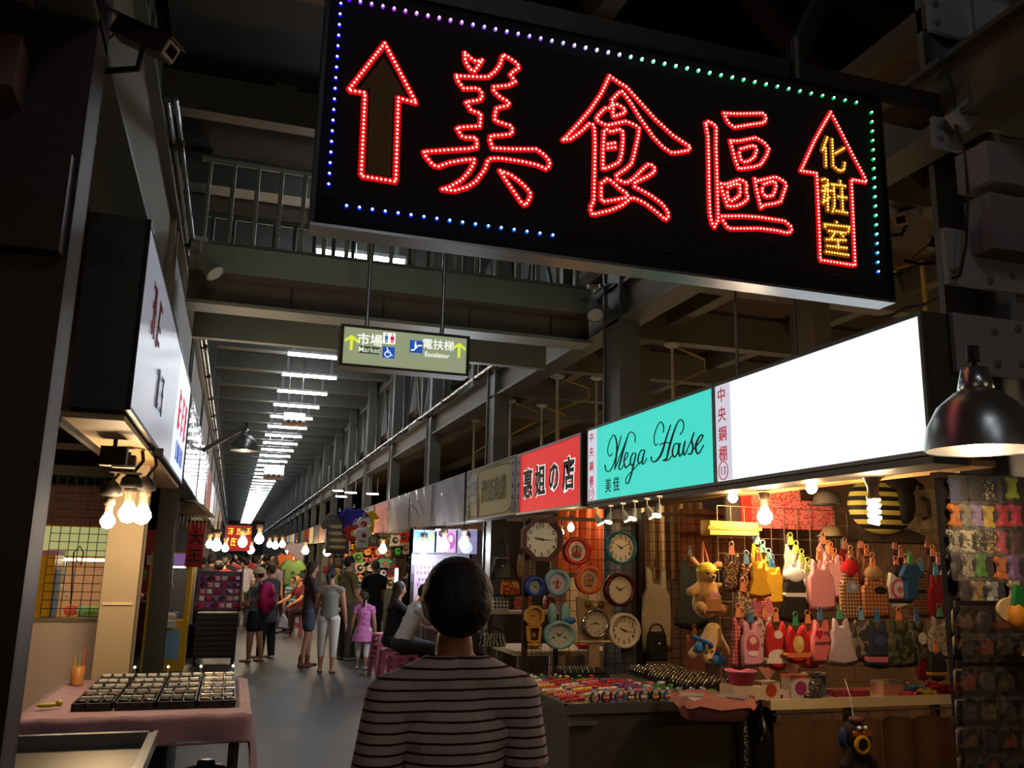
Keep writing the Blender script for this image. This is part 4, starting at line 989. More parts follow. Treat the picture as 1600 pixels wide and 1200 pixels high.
def clock(px, py, r, label, rim, face, n=32, numerals=True, hands=(10, 9), fw=.82, picture=None, sx=1, sz=1, ink='2a2420', numsize=.2, dz=0, rot=None):
    q = P(px, py, Y=GY - .05); t = thing('wall_clock', label, 'clock', q, group='clocks on the wire grid')
    rot = PI / n if rot is None else rot
    b = MB(); ring_poly(b, circ(r, n, rot, sx, sz), circ(r * fw, n, rot, sx, sz), -.045, .02); b.build('rim', rim, t)
    b = MB(); b.prism(circ(r * fw * 1.01, n, rot, sx, sz), -.012, .02); dl = b.build('dial', face, t)
    if numerals:
        b = MB()
        for i in range(1, 13):
            a = PI / 2 - i * PI / 6; b.text(str(i), r * numsize * 1.4, (sx * r * fw * .78 * math.cos(a), sz * r * fw * .78 * math.sin(a)), -.012, .002, .01, .8)
        b.build('numerals', M(ink, .6), dl)
    if picture:
        b = MB()
        for i, (c, x, z, pr, pz) in enumerate(picture): b.mat(i).prism(circ(r, 14, 0, pr, pz, x * r, z * r), -.0135 - .001 * i, -.011)
        b.build('picture', [M(c[0], .6) for c in picture], dl)
    for hr, ln, wd in ((hands[0], .42, .05), (hands[1], .62, .035)):
        a = PI / 2 - hr * PI / 6
        b = MB(); b.stroke([(-.1 * r * math.cos(a), -.1 * r * math.sin(a)), (ln * r * fw * sx * math.cos(a) / max(sx, 1), ln * r * fw * math.sin(a))], [r * wd * 1.4, r * wd * .7], -.024, -.02); b.build('hand', M('14100e', .5), t)
    MB().cyl((0, -.028, 0), (0, -.018, 0), r * .05, n=10).build('pin', M('14100e', .5), t)
    MB().cyl((0, .02, r * .7), (0, .06, r * .7), .006, n=6).build('hook', CHROME, t)
    return t
CREAM = M('e8dcc4', .5); WHT_ = M('e8e4dc', .5)
SK, GR = 'd8a078', '888078'
clock(846, 843, .19, 'large octagonal dark red wall clock on the wire grid', M('4a1410', .6), WHT_, 8, hands=(9.4, 3.1), fw=.8)
clock(900, 861, .117, 'red round clock with a cartoon picture dial', M('c02420', .3), CREAM, hands=(12, 12), numerals=False, fw=.72, picture=[(GR, 0, .05, .42, .35), (SK, 0, .12, .22, .2), ('b03028', 0, -.25, .4, .18), ('3a5a48', 0, -.42, .3, .08)])
clock(969, 856, .138, 'teal-rimmed round clock with big numerals', M('2a6a80', .3), CREAM, hands=(10.1, 2.1), fw=.85, numsize=.26)
clock(870, 910, .106, 'pale blue round clock with a pink picture dial', M('80a8c0', .3), M('c8bcd0', .5), hands=(12, 6), numerals=False, fw=.72, picture=[('c88a90', 0, -.05, .45, .2), (SK, 0, -.2, .2, .22), ('b04a38', .02, -.38, .2, .1)])
clock(835, 916, .078, 'small dark blue round clock, leftmost on the grid', M('2848a8', .3), M('a8b0b0', .5), hands=(4, 10.2), fw=.72, numsize=.16)
clock(919, 906, .117, 'orange round clock with a cartoon picture dial', M('d86018', .3), M('c8b090', .5), hands=(12, 2.6), numerals=False, fw=.72, picture=[(GR, 0, .05, .42, .35), (SK, 0, .12, .22, .2), ('c07030', 0, -.25, .4, .18), ('3a5a48', 0, -.42, .3, .08)])
clock(967, 921, .139, 'maroon-rimmed round clock with a plain cream dial', M('48100c', .3), CREAM, hands=(10.2, 2.2), fw=.8, numsize=.14, ink='a89880')
clock(974, 985, .142, 'white-rimmed round clock with big black numerals, lowest right on the grid', M('d8ccb8', .4), CREAM, hands=(10, 3.4), fw=.84, numsize=.27)
# owl clock
t = clock(929, 973, .118, 'brass owl-shaped clock with pendulum bars', M('c8c4bc', .15, .9), M('d8ccb8', .5), hands=(3.5, 8.6), fw=.86, numsize=.2)
b = MB(); b.prism([(-.16, .21), (-.1, .19), (0, .17), (.1, .19), (.16, .21), (.15, .06), (.13, -.08), (.06, -.14), (-.06, -.14), (-.13, -.08), (-.15, .06)], 0, .03); b.build('owl_body', M('a88c64', .4, .3), t)
for s in (-1, 1):
    MB().lathe([(.034, 0), (.03, .012), (.001, .014)], (0, 0, 0), 14, Matrix.Translation((s * .06, 0, .145)) @ Matrix.Rotation(PI / 2, 4, 'X')).build('eye', M('6a4a2c', .4), t)
MB().ball((0, -.01, .14), (.018, .02, .015)).build('beak', M('e0c070', .4), t)
MB().cyl((-.14, -.01, -.15), (.14, -.01, -.15), .01).build('perch', M('d8c8a0', .4), t)
MB().bbox((-.045, 0, -.36), (.045, .02, -.15)).build('pendulum_case', M('b8a080', .3, .2), t)
# octagonal pendulum clock
t = clock(834, 962, .085, 'small yellow wooden octagon clock with a pendulum box', M('c89838', .5), M('d8a850', .5), 8, hands=(9, 9.2), fw=.78, numsize=.14)
b = MB(); ring_poly(b, [(-.06, -.08), (.06, -.08), (.05, -.2), (.0, -.215), (-.05, -.2)], [(-.04, -.095), (.04, -.095), (.034, -.185), (0, -.195), (-.034, -.185)], -.035, .02); b.build('pendulum_frame', M('c89838', .5), t)
MB().bbox((-.045, 0, -.2), (.045, .015, -.085)).build('pendulum_window', M('4a2c18', .3), t); MB().cyl((0, -.01, -.15), (0, 0, -.15), .018).build('pendulum', M('d8b040', .2, .8), t)
# rabbit clock
t = clock(873, 992, .115, 'light blue rabbit-eared oval clock', M('80b4bc', .35), M('c8ccc4', .5), hands=(10, 1.8), fw=.8, sx=1.15, sz=.95, numsize=.14)
for s, l in ((-1, .15), (1, .15)): MB().ball((s * .06, 0, .165), (.042, .03, .09)).build('ear', M('88b8c0', .4), t)
MB().ball((.085, -.03, .115), (.055, .02, .03)).build('bow', M('2868b0', .4), t)
for s in (-1, 1): MB().cyl((s * .05, -.016, -.02), (s * .05, -.012, -.02), .009).build('eye', M('181410', .5), t)

# ---- handbag stall seen through the grid
def handbag(px, py, w, h, label, mat, Y=7.6, strap=.14, flap=None):
    q = P(px, py, Y=Y); t = thing('handbag', label, 'handbag', q)
    MB().puff([(-w / 2, -h / 2), (w / 2, -h / 2), (w * .52, -h * .1), (w * .42, h / 2), (-w * .42, h / 2), (-w * .52, -h * .1)], .1, .82).build('body', mat, t)
    MB().tube([(w * .35 * math.cos(a * PI / 8), 0, h / 2 + strap * math.sin(a * PI / 8)) for a in range(9)], .008, 6).build('strap', M('1c1410', .6), t)
    MB().ball((0, -.05, h * .1), .015).build('clasp', M('d8b860', .2, .9), t)
    if flap: MB().puff([(-w * .44, h * .5), (w * .44, h * .5), (w * .4, 0), (-w * .4, 0)], .06, .85, -.03).build('flap', flap, t)
    return t
handbag(783, 888, .17, .2, 'black round handbag with a gold clasp behind the grid edge', M('1c1a18', .4))
handbag(822, 884, .18, .2, 'flower-patterned cloth handbag left of the clocks', M_pattern('spots', 'a88a58', '5a4028', 60))
handbag(797, 918, .18, .13, 'handbag with red, yellow and green upright patches', M_pattern('camo', 'b83820', 'd8a028', 22))
handbag(781, 944, .17, .11, 'black and white checked clutch bag on the shelf', M_pattern('gingham', 'e8e4d8', '181414', 30), strap=.03)
handbag(818, 942, .18, .11, 'red patterned bag beside the checked clutch', M_pattern('spots', 'b02820', 'd8a060', 70), strap=.04)
handbag(858, 941, .1, .12, 'small red purse at the end of the bag shelf', M('902018', .5), strap=.03)
handbag(770, 1000, .24, .12, 'black bag with white stripes low beside the striped shirt', M_pattern('zebra', 'c8c4b8', '141210', 10), strap=.04)
t = thing('bag_shelf', 'pale shelf board carrying the checked clutch bag', 'shelf', P(815, 953, Y=7.6) - Vector((.1, 0, .01)))
MB().bbox((-.22, -.12, -.02), (.45, .2, 0)).build('board', M('c8b898', .6), t)
for x in (-.2, .43): MB().bbox((x - .02, -.02, -1.2), (x + .02, .02, -.02)).build('post', M('3a2a20', .6), t)
t = thing('display_table', 'low cream display table behind the goods table', 'table', (2.95, 8.0, 0))
MB().bbox((-.45, -.35, .82), (.55, .4, .86)).build('top', M('d8c4a0', .6), t)
for sx in (-.4, .5):
    for sy in (-.3, .35): MB().cyl((sx, sy, 0), (sx, sy, .82), .02).build('leg', CHROME, t)
for i, (x, y, c, s) in enumerate((( -.2, -.1, 'd8a840', 'shallow yellow dish'), (.05, -.05, '2a2420', 'dark cup'), (.3, -.15, 'c03828', 'red saucer'))):
    u = thing('dish', '%s on the low cream display table' % s, 'dish', (2.95 + x, 8.0 + y, .86))
    MB().lathe([(.001, 0), (.05, 0), (.06, .01), (.1 if i != 1 else .055, .04 if i != 1 else .08), (.09 if i != 1 else .045, .042 if i != 1 else .08), (.05, .015), (.001, .012)], n=16).build('bowl', M(c, .4), u)
    MB().lathe([(.04, 0), (.045, .004), (.04, .008)], n=16).build('foot', M('6a5a48', .5), u)
def drape(name, label, cat, x0, x1, y, z0, z1, mat, waves=6, amp=.03, rings=False, slant=0):
    t = thing(name, label, cat, ((x0 + x1) / 2, y, z0)); w = x1 - x0; n = waves * 8; vs = []; m = 6
    for j in range(m + 1):
        for i in range(n + 1):
            u = i / n; v = j / m
            vs.append((-w / 2 + u * w, amp * (1.2 - .5 * v) * math.sin(u * waves * 2 * PI) + .3 * amp * math.sin(u * 23), v * (z1 - z0) - (.02 * (1 - abs(math.sin(u * waves * PI))) if j == m else 0) + slant * (1 - u) * (1 - v)))
    vs2 = [(x, yy + .006, z) for x, yy, z in vs]; k = len(vs); N = n + 1
    fs = [(j * N + i, j * N + i + 1, (j + 1) * N + i + 1, (j + 1) * N + i) for j in range(m) for i in range(n)]
    MB().add(vs, fs, True).add(vs2, [f[::-1] for f in fs], True).build('cloth', mat, t)
    if rings:
        r0 = None
        for i in range(rings):
            p = (-w / 2 + w * (i + .3) / rings, 0, z1 - z0)
            if r0 is None: r0 = MB().tube([(.0, .012 * math.cos(a * PI / 5), .015 + .022 * math.sin(a * PI / 5)) for a in range(11)], .0025, 5).build('ring', CHROME, t, p)
            else: dup(r0, p, parent=t)
        MB().cyl((-w / 2, 0, z1 - z0 + .038), (w / 2, 0, z1 - z0 + .038), .006, n=6).build('rod', CHROME, t)
    return t
drape('curtain', 'orange cloth hanging in the stall behind the octagonal clock', 'curtain', 3.3, 4.0, 8.7, 1.55, 2.3, M('c86030', .8, 0, .15, 5))
drape('curtain', 'cream striped curtain behind the teal clock', 'curtain', 4.05, 5.0, 8.6, 1.5, 2.35, M('d8b888', .8, 0, .2, 5), 8)
drape('curtain', 'orange-brown cloth at the top of the stall behind the second grid', 'curtain', 4.1, 5.2, 7.5, 1.6, 2.2, M('c87848', .8, 0, .2, 5), 6)
drape('curtain', 'pale cream cloth sheet hanging behind the owl clock', 'curtain', 3.3, 4.1, 8.45, .5, 1.5, M('d8c8a8', .8, 0, .1, 3), 4, .02)

# ---- garments
TANK = [(-.3, 1), (-.2, .99), (-.13, .8), (.13, .8), (.2, .99), (.3, 1), (.33, .74), (.45, .64), (.48, .3), (.46, 0), (0, -.03), (-.46, 0), (-.48, .3), (-.45, .64), (-.33, .74)]
DRESS = [(-.26, 1), (-.17, .99), (-.11, .84), (.11, .84), (.17, .99), (.26, 1), (.3, .78), (.37, .7), (.33, .48), (.56, .05), (.3, 0), (0, -.03), (-.3, 0), (-.56, .05), (-.33, .48), (-.37, .7), (-.3, .78)]
TEE = [(-.2, 1), (-.1, .93), (.1, .93), (.2, 1), (.36, .95), (.62, .68), (.48, .56), (.38, .66), (.39, .3), (.38, 0), (-.38, 0), (-.39, .3), (-.38, .66), (-.48, .56), (-.62, .68), (-.36, .95)]
BIB = [(-.25, 1), (-.2, .9), (-.1, .78), (.1, .78), (.2, .9), (.25, 1), (.34, .9), (.45, .6), (.47, .25), (.3, .02), (0, -.04), (-.3, .02), (-.47, .25), (-.45, .6), (-.34, .9)]
SH = {'tank': TANK, 'dress': DRESS, 'tee': TEE, 'bib': BIB}
HOOKP = MB()
def garment(loc, w, h, kind, mat, label, trim=None, emblem=None, hang='e08858', rz=0.0, group=None, name='pet_garment', cat='garment', hood=None, belt=None, th=.035, clip=True):
    t = thing(name, label, cat, loc, rz, group)
    poly = [(x * w, (z - 1) * h - .03) for x, z in SH[kind]]
    body = MB().puff(poly, th, .84).build('body', mat, t)
    if trim:
        b = MB(); b.puff([(-.5 * w, -h * .98), (.5 * w, -h * .98), (.5 * w, -h * .86), (-.5 * w, -h * .86)], th * 1.15, .93); b.build('hem', trim, t)
    if belt:
        b = MB(); b.puff([(-.37 * w, -h * .5 - .03), (.37 * w, -h * .5 - .03), (.37 * w, -h * .42 - .03), (-.37 * w, -h * .42 - .03)], th * 1.2, .95); b.build('belt', belt, t)
    if hood: MB().ball((0, 0, -.05), (w * .36, th * .9, h * .16)).build('hood', hood, t)
    if emblem:
        if emblem[0] == 'heart':
            b = MB(); b.prism([(.16 * w * math.sin(a) ** 3 - .16 * w, -.45 * h + .011 * w * (13 * math.cos(a) - 5 * math.cos(2 * a) - 2 * math.cos(3 * a) - math.cos(4 * a))) for a in [2 * PI * k / 20 for k in range(20)]], -th / 2 - .003, -th / 2); b.build('heart', M('c01828', .6), body)
            b = MB(); b.text('my', .22 * w, (.18 * w, -.45 * h), -th / 2, .003, .01); b.text('mommy', .2 * w, (0, -.68 * h), -th / 2, .003, .01); b.build('lettering', M('30141a', .6), body)
        else:
            b = MB()
            for i, (c, x, z, a, bb) in enumerate(emblem): b.mat(i).prism(circ(w, 12, 0, a, bb, x * w, z * h - .03), -th / 2 - .002 - .001 * i, -th / 2 + .002)
            b.build('print', [M(c[0], .6) for c in emblem], body)
    if clip:
        b = MB(); b.tube([(.016 * math.sin(a * PI / 5), 0, .03 - .016 * math.cos(a * PI / 5)) for a in range(11)], .004, 5)
        b.prism([(-.014, .014), (.014, .014), (.022, -.035), (-.022, -.035)], -.006, .006); b.build('hanger', M(hang, .35, 0, .05), t)
    return t
C = lambda c, v=.15: M(c, .75, 0, v, 25, .1)
leo = M_pattern('leopard', '2a1a10', 'b08048', 90); leo2 = M_pattern('leopard', '5a3018', 'd09858', 80)
rackY = 5.0
wire_grid('wire grid at the back of the pet clothes display', 3.08, 4.95, .9, 2.05, rackY + .12, .1, .003, M('8a7458', .5, .3))
CL = [ # px, py(top), w_px, h_px, kind, mat, label, extras
 (1143, 858, 32, 58, 'tank', leo, 'dark leopard-print pet top beside the yellow-visor plush', {}),
 (1166, 872, 32, 55, 'dress', leo2, 'brown leopard-print pet dress left of the yellow dresses', {'hang': '78b8d8'}),
 (1184, 868, 34, 58, 'dress', C('d8a018'), 'yellow pet dress, farther of the two', {}),
 (1206, 878, 40, 58, 'dress', C('e8b420'), 'yellow pet dress, nearer of the two', {'hang': '4888c0'}),
 (1240, 886, 48, 78, 'dress', C('1a1614'), 'black pet dress with a white bodice', {'hood': C('e8e4dc'), 'hang': 'e8e8e0', 'belt': C('d8d4cc')}),
 (1280, 866, 42, 80, 'tank', C('d88890'), 'plain dusty pink sleeveless pet top', {}),
 (1298, 858, 36, 70, 'tank', C('e0a0a0'), 'pale pink sleeveless pet top behind the dusty pink one', {}),
 (1326, 876, 36, 86, 'tank', M_pattern('plaid', '5a3428', 'c8a070', 45), 'plaid pet vest with a red hood', {'hood': C('c01820'), 'emblem': [('8a90a8', 0, -.4, .25, .2), ('c8b8a0', .05, -.38, .1, .1)]}),
 (1364, 884, 40, 74, 'tank', M_pattern('plaid', 'b07848', '6a1c18', 40), 'brown and red plaid pet vest with a black bow', {'emblem': [('181410', .15, -.42, .22, .12)], 'hood': C('a07850')}),
 (1400, 880, 36, 64, 'bib', C('e8dcd8'), 'white pet top with a pink ring print', {'emblem': [('d85878', 0, -.52, .34, .36), ('e8dcd8', 0, -.52, .24, .26), ('d87890', 0, -.54, .12, .12)], 'trim': C('282020'), 'hood': C('38282a')}),
 (1438, 884, 38, 72, 'dress', M_pattern('plaid', '8a6040', '2c1814', 50), 'brown checked pet dress with dark bodice', {'belt': C('2a1814'), 'hang': '58a0d0'}),
 (1462, 890, 30, 68, 'tank', C('901820'), 'dark red pet top at the end of the upper row', {'hang': '58a0d0'}),
 (1478, 884, 26, 62, 'tank', M_pattern('spots', 'f0d8d8', 'c83048', 45), 'white pet top with red dots beside the bow packs', {}),
 (1422, 872, 34, 60, 'tee', C('2c5a88'), 'blue pet tee behind the brown checked dress', {'hang': '58b070'}),
 (1160, 915, 34, 44, 'dress', M_pattern('leopard', '6a4a30', 'c8a878', 70), 'grey leopard pet skirt hanging mid-height under the dark leopard top', {}),
 (1190, 922, 34, 42, 'bib', C('c86870'), 'pink frilled pet bib under the yellow dresses', {'trim': C('e09898')}),
 (1153, 955, 30, 82, 'dress', M_pattern('gingham', 'd88078', '982828', 45), 'red gingham pet dress at the lower left of the display', {}),
 (1172, 962, 36, 72, 'tank', C('d890a0'), 'pink pet top with a girl picture', {'emblem': [('b84058', 0, -.5, .3, .32), ('e8b8a0', 0, -.42, .16, .14), ('f0d0d0', 0, -.7, .24, .1)], 'hang': '3878a0'}),
 (1194, 955, 32, 78, 'tank', M_pattern('spots', 'b8a898', 'a03838', 45), 'grey pet top with scattered red figures', {}),
 (1212, 962, 38, 76, 'bib', C('c02028'), 'red and white pet pinafore with patterned skirt', {'trim': C('e8d8c8'), 'emblem': [('e0d0c0', 0, -.72, .4, .22), ('b03028', .1, -.72, .08, .07), ('e0c8b8', 0, -.28, .16, .14)]}),
 (1243, 968, 42, 60, 'bib', C('b81820'), 'red pet bib with a yellow animal print', {'emblem': [('d8a858', 0, -.5, .22, .26), ('e8c888', .05, -.42, .12, .12)], 'trim': C('d8803c'), 'hang': '38885a'}),
 (1262, 965, 26, 70, 'tank', C('c83828'), 'plain red pet top beside the animal-print bib', {}),
 (1281, 960, 38, 68, 'tank', C('e07070'), 'coral pet top printed with a heart and my mommy', {'emblem': ('heart',), 'hang': '4878a8'}),
 (1312, 958, 42, 74, 'dress', C('b8a0a8'), 'lavender ruffled pet dress', {'hang': '489070'}),
 (1345, 960, 36, 66, 'bib', M_pattern('camo', '383430', '8a7a68', 18), 'grey and black pet bib with a pouch', {'hang': '78a8c0'}),
 (1370, 962, 40, 74, 'dress', C('283048'), 'navy denim pet dress with a dotted black and pink skirt', {'trim': C('c86878'), 'emblem': [('141214', 0, -.8, .46, .12), ('38486a', 0, -.42, .2, .15)], 'hang': '3878b0'}),
 (1404, 960, 40, 74, 'tank', M_pattern('camo', '28301c', '5a5a38', 22), 'green camouflage pet top', {}),
 (1432, 962, 36, 70, 'dress', M_pattern('camo', '1c2018', '6a6850', 28), 'dark camouflage pet dress with a white tag', {'emblem': [('e8dcc8', .1, -.4, .2, .2)], 'hang': '4880b0'}),
 (1468, 955, 40, 66, 'tank', M_pattern('spots', 'a89c94', '605850', 60), 'grey printed pet top near the bow packs', {'emblem': [('b86030', .15, -.6, .12, .14)], 'hang': '48a080'}),
 (1462, 1010, 30, 46, 'bib', C('1c1c28'), 'black pet bib with gold edging at the lower right', {'trim': C('a88030')}),
 (1440, 1015, 22, 40, 'bib', C('8a1820'), 'small dark red pet bib low beside the gold-edged one', {}),
]
GR_ = 'pet clothes on the wire display'
for i, (px, py, wp, hp, kind, mat, lab, ex) in enumerate(CL):
    yy = rackY - .22 - .035 * (i % 3) - (.06 if py > 940 else 0)
    a, b = P(px, py, Y=yy), P(px, py + hp, Y=yy); c = P(px + wp / 2, py + hp / 2, Y=yy); d = P(px - wp / 2, py + hp / 2, Y=yy)
    garment(a, (c.x - d.x) * 1.05, a.z - b.z, kind, mat, lab, group=GR_, rz=random.uniform(-.15, .15), **ex)
# the garments queued behind on each sloping arm
BACK = [(1183, 842, 3, 'd8a018', '78c8a0', 'yellow dresses'), (1235, 843, 4, 'd8d0c0', 'c8d860', 'black pet dress'), (1286, 842, 4, 'd89090', 'e89868', 'dusty pink top'), (1320, 850, 2, 'a82028', 'e8a080', 'red-hooded vest'), (1345, 848, 3, '8a5a40', 'e89070', 'red plaid vest'), (1398, 850, 3, '503838', 'e09078', 'pink-ring top'), (1448, 848, 4, '6a4838', 'e8a088', 'checked dress')]
for px, py, n, c, hg, nm in BACK:
    a0, a1 = P(px, py, Y=rackY + .02), P(px + 9 * n, py + 13 * n, Y=rackY - .25)
    t = thing('garment_rail', 'sloping metal arm holding pet clothes above the %s' % nm, 'rail', a0)
    MB().cyl((0, 0, 0), a1 - a0, .004, n=6).build('rod', CHROME, t); MB().bbox((-.02, 0, -.03), (.02, .02, .03)).build('bracket', CHROME, t)
    for k in range(n):
        q = P(px + 9 * k, py + 13 * k, Y=rackY - .01 - .055 * k)
        garment(q, .14, .24, 'tank' if k % 2 else 'dress', C(c), '%s pet garment queued behind the %s, %s from the back' % ('matching' if k % 2 == 0 else 'similar', nm, ORD[k].replace('nearest', 'first')), hang=hg, group=GR_, rz=random.uniform(-.2, .2))
# clothes on the second grid
q = P(1078, 862, Y=GY - .05); garment(q, .3, .62, 'dress', M('4a5048', .8, 0, .2, 20), 'grey-green sleeveless dress hanging on the dark grid behind the plush', name='dress', cat='dress', hang='b0a890', th=.05)
q = P(1025, 880, Y=GY - .05); garment(q, .3, .7, 'tank', M('c8b898', .8), 'long cream vest hanging between the clocks and the grey-green dress', name='vest', cat='vest', hang='5a4a40', th=.04)
q = P(1085, 985, Y=GY - .1); garment(q, .28, .5, 'dress', M('a86858', .8, 0, .2, 20), 'dusty red skirt hanging low on the dark grid', name='skirt', cat='skirt', th=.04)
handbag(1026, 1010, .18, .24, 'black backpack standing behind the goods table under the cream vest', M('181614', .6), Y=GY - .12, strap=.06)
# ---- plush animals
def eyes(t, pts, r, mat=None):
    for p in pts: MB().ball(p, r, 8, 6).build('eye', mat or M('0c0a08', .2), t)
PL = M('c08c48', .95, 0, .2, 60, .4, sheen=.4); PL2 = M('d8b070', .95, 0, .15, 60, .4, sheen=.4)
q = P(1103, 925, Y=4.9)
t = thing('plush_animal', 'tan kangaroo-like plush with a yellow visor hanging by an orange strap', 'plush toy', q)
blob('body', [((0, 0, -.07), .09, (0, 0, .02), .07), ((0, -.01, .1), .062, (0, -.015, .115), .062), ((0, -.06, .095), .03, (0, -.075, .09), .025), ((-.05, 0, .03), .03, (-.12, -.02, -.0), .028), ((.05, 0, .03), .03, (.11, -.03, .03), .028), ((-.05, -.03, -.1), .04, (-.09, -.09, -.09), .035), ((.05, -.03, -.1), .04, (.08, -.09, -.11), .035), ((-.04, .0, .15), .018, (-.09, 0, .2), .02, (1, 0, 0), (1, .6)), ((.04, 0, .15), .018, (.1, 0, .17), .026, (1, 0, 0), (1, .6))], PL, t, .009, 3)
MB().lathe([(.066, .0), (.06, .03), (.03, .055), (.001, .06)], (0, 0, 0), 16, Matrix.Translation((0, -.015, .125))).puff([(-.06, -.07), (.06, -.07), (.05, .02), (-.05, .02)], .012, .9, 0, Matrix.Translation((0, -.06, .13)) @ Matrix.Rotation(PI / 2 - .5, 4, 'X')).build('visor', M('e8c820', .6), t)
eyes(t, [(-.024, -.073, .115), (.024, -.073, .115)], .007); MB().ball((0, -.1, .095), (.011, .008, .008)).build('nose', M('2a1810', .4), t)
MB().puff([(-.06, -.12), (.06, -.12), (.065, -.02), (.0, .01), (-.065, -.02)], .03, .85, -.078).build('pouch', M('a06a30', .9), t)
b = MB(); b.scrawl(3, .02, (0, -.02), -.097, .003, 8); b.box((0, -.094, -.02), (.07, .006, .04)); b.build('badge', M('d88888', .7), t)
MB().tube([(-.02, 0, .17), (0, .02, .3), (.02, 0, .17)], .012, 6).build('strap', M('b85c20', .7), t)
q = P(1108, 1005, Y=4.85)
t = thing('plush_animal', 'tan puppy plush with blue ears and scarf hanging head down', 'plush toy', q)
blob('body', [((.03, 0, .07), .055, (.0, 0, .0), .06), ((-.03, -.02, -.03), .055, (-.04, -.03, -.05), .05), ((.05, 0, .06), .03, (.1, -.02, -.04), .028), ((.1, -.02, -.04), .028, (.1, -.02, -.07), .028), ((-.05, 0, .0), .028, (-.13, -.02, -.06), .026), ((-.05, -.06, -.07), .03, (-.055, -.08, -.085), .026)], PL2, t, .009, 3)
for s in ((-.09, -.0), (.03, -.075)): MB().ball((s[0] + .0, -.05, s[1] - .02), (.045, .02, .032)).build('ear', M('3878b0', .9, 0, .2, 50, .3), t)
MB().tube([(-.1 + .13 * k / 8, -.05 + .06 * math.cos(k), .04 - .012 * k) for k in range(9)], .014, 6).build('scarf', M('2868b0', .9), t)
eyes(t, [(-.03, -.085, -.04), (-.065, -.08, -.045)], .007); MB().ball((-.055, -.108, -.085), .009).build('nose', M('181010', .4), t)
q = P(1336, 1160, Y=4.45)
t = thing('plush_animal', 'black dog puppet with a yellow ring mouth hanging before the curtain', 'plush toy', q)
blob('body', [((0, 0, .06), .065, (0, -.01, .02), .06), ((0, 0, -.06), .05, (0, 0, -.14), .07), ((-.05, 0, -.05), .028, (-.1, -.02, -.12), .03), ((.05, 0, -.05), .028, (.1, -.02, -.12), .03)], M('221a1c', .9, 0, .2, 60, .3), t, .009, 3)
MB().lathe([(.035, -.02), (.05, -.012), (.055, 0), (.045, .012), (.035, .008)], (0, 0, 0), 18, Matrix.Translation((-.01, -.075, .0)) @ Matrix.Rotation(PI / 2, 4, 'X')).build('mouth_ring', M('d8a818', .5), t)
MB().ball((-.01, -.06, 0), (.036, .02, .036)).build('muzzle', M('141014', .5), t)
for s in (-1, 1):
    MB().puff([(s * .035 - .034, .045), (s * .035 + .034, .045), (s * .035 + .03, .075), (s * .035 - .03, .075)], .012, .8, -.066).build('goggle', M('a85020', .4), t)
    MB().ball((s * .02, -.07, .092), (.016, .012, .012)).build('eye', M('e8e0d0', .4), t)
    MB().ball((s * .085, 0, .03), (.022, .03, .06)).build('ear', M('283a6a', .9), t)
MB().ball((0, -.02, .13), (.045, .045, .02)).build('cap', M('5a3018', .8), t)
MB().tube([(0, 0, .13), (.0, .02, .25), (.03, .1, .34)], .003, 5).build('string', M('c8c0b0', .5), t)

# ---- shelf, its goods and its curtain
SHZ = .86
sh = thing('display_shelf', 'cream counter shelf under the pet clothes', 'shelf', (3.9, 4.84, 0))
MB().bbox((-.74, -.12, SHZ - .04), (.86, .3, SHZ)).build('board', M('c8a878', .55, 0, .1, 4), sh)
MB().bbox((-.74, -.14, SHZ - .05), (.86, -.12, SHZ + .008)).build('edge_strip', M('e0cca0', .5), sh)
for x in (-.7, .1, .82): MB().bbox((x - .02, .2, 0), (x + .02, .26, SHZ - .04)).build('leg', M('4a3a2c', .6), sh)
drape('curtain', 'brown curtain on rings below the counter shelf, wide half under the plush-toy side', 'curtain', 3.2, 3.98, 4.74, .03, .74, M('6a4828', .85, 0, .15, 4, .1), 3, .02, 6)
drape('curtain', 'brown curtain on rings below the counter shelf, half beside the bow packs', 'curtain', 4.0, 4.74, 4.74, .03, .74, M('64442a', .85, 0, .15, 4, .1), 3, .018, 5)
def shelf_box(px, py, w, h, d, mat, label, lid=None, name='gift_box', deco=None):
    q = P(px, py, Y=4.83); t = thing(name, label, 'box', (q.x, 4.83, SHZ))
    MB().bbox((-w / 2, -d / 2, 0), (w / 2, d / 2, h)).build('body', mat, t)
    if lid: MB().bbox((-w / 2 - .004, -d / 2 - .004, h), (w / 2 + .004, d / 2 + .004, h + .015)).build('lid', lid, t)
    if deco: MB().prism(circ(w * .3, 14, 0, 1, 1, .0, h / 2), -d / 2 - .003, -d / 2).build('print', deco, t)
    return t
t = thing('plastic_tub', 'pink plastic tub at the left end of the counter shelf', 'tub', (P(1158, 1062, Y=4.85).x, 4.85, SHZ + .08))
MB().lathe([(.001, 0), (.07, 0), (.09, .075), (.098, .078), (.098, .085), (.085, .08), (.066, .008), (.001, .006)], n=18).build('body', M('d84878', .4), t)
MB().tube([(.095 * math.cos(a * PI / 10), .095 * math.sin(a * PI / 10), .08) for a in range(21)], .006, 6).build('rim', M('e87898', .4), t)
shelf_box(1158, 1085, .2, .08, .16, M('d8c0a0', .6), 'cream carton under the pink tub')
shelf_box(1198, 1088, .13, .1, .1, M('e0c8a0', .6), 'cream box with a small red print on the counter shelf', deco=M('b83828', .6))
shelf_box(1244, 1085, .14, .12, .1, M('e0d0c0', .6), 'white box with a purple bow print and coral lid', M('e07858', .5), deco=M('a83878', .6))
shelf_box(1216, 1094, .2, .05, .05, M_pattern('spots', 'e8c8c0', '181418', 35), 'black box strip with big pale dots')
shelf_box(1185, 1096, .12, .03, .05, M_pattern('stripes', 'e8d8c8', 'c83838', 60), 'red-and-white striped flat packet')
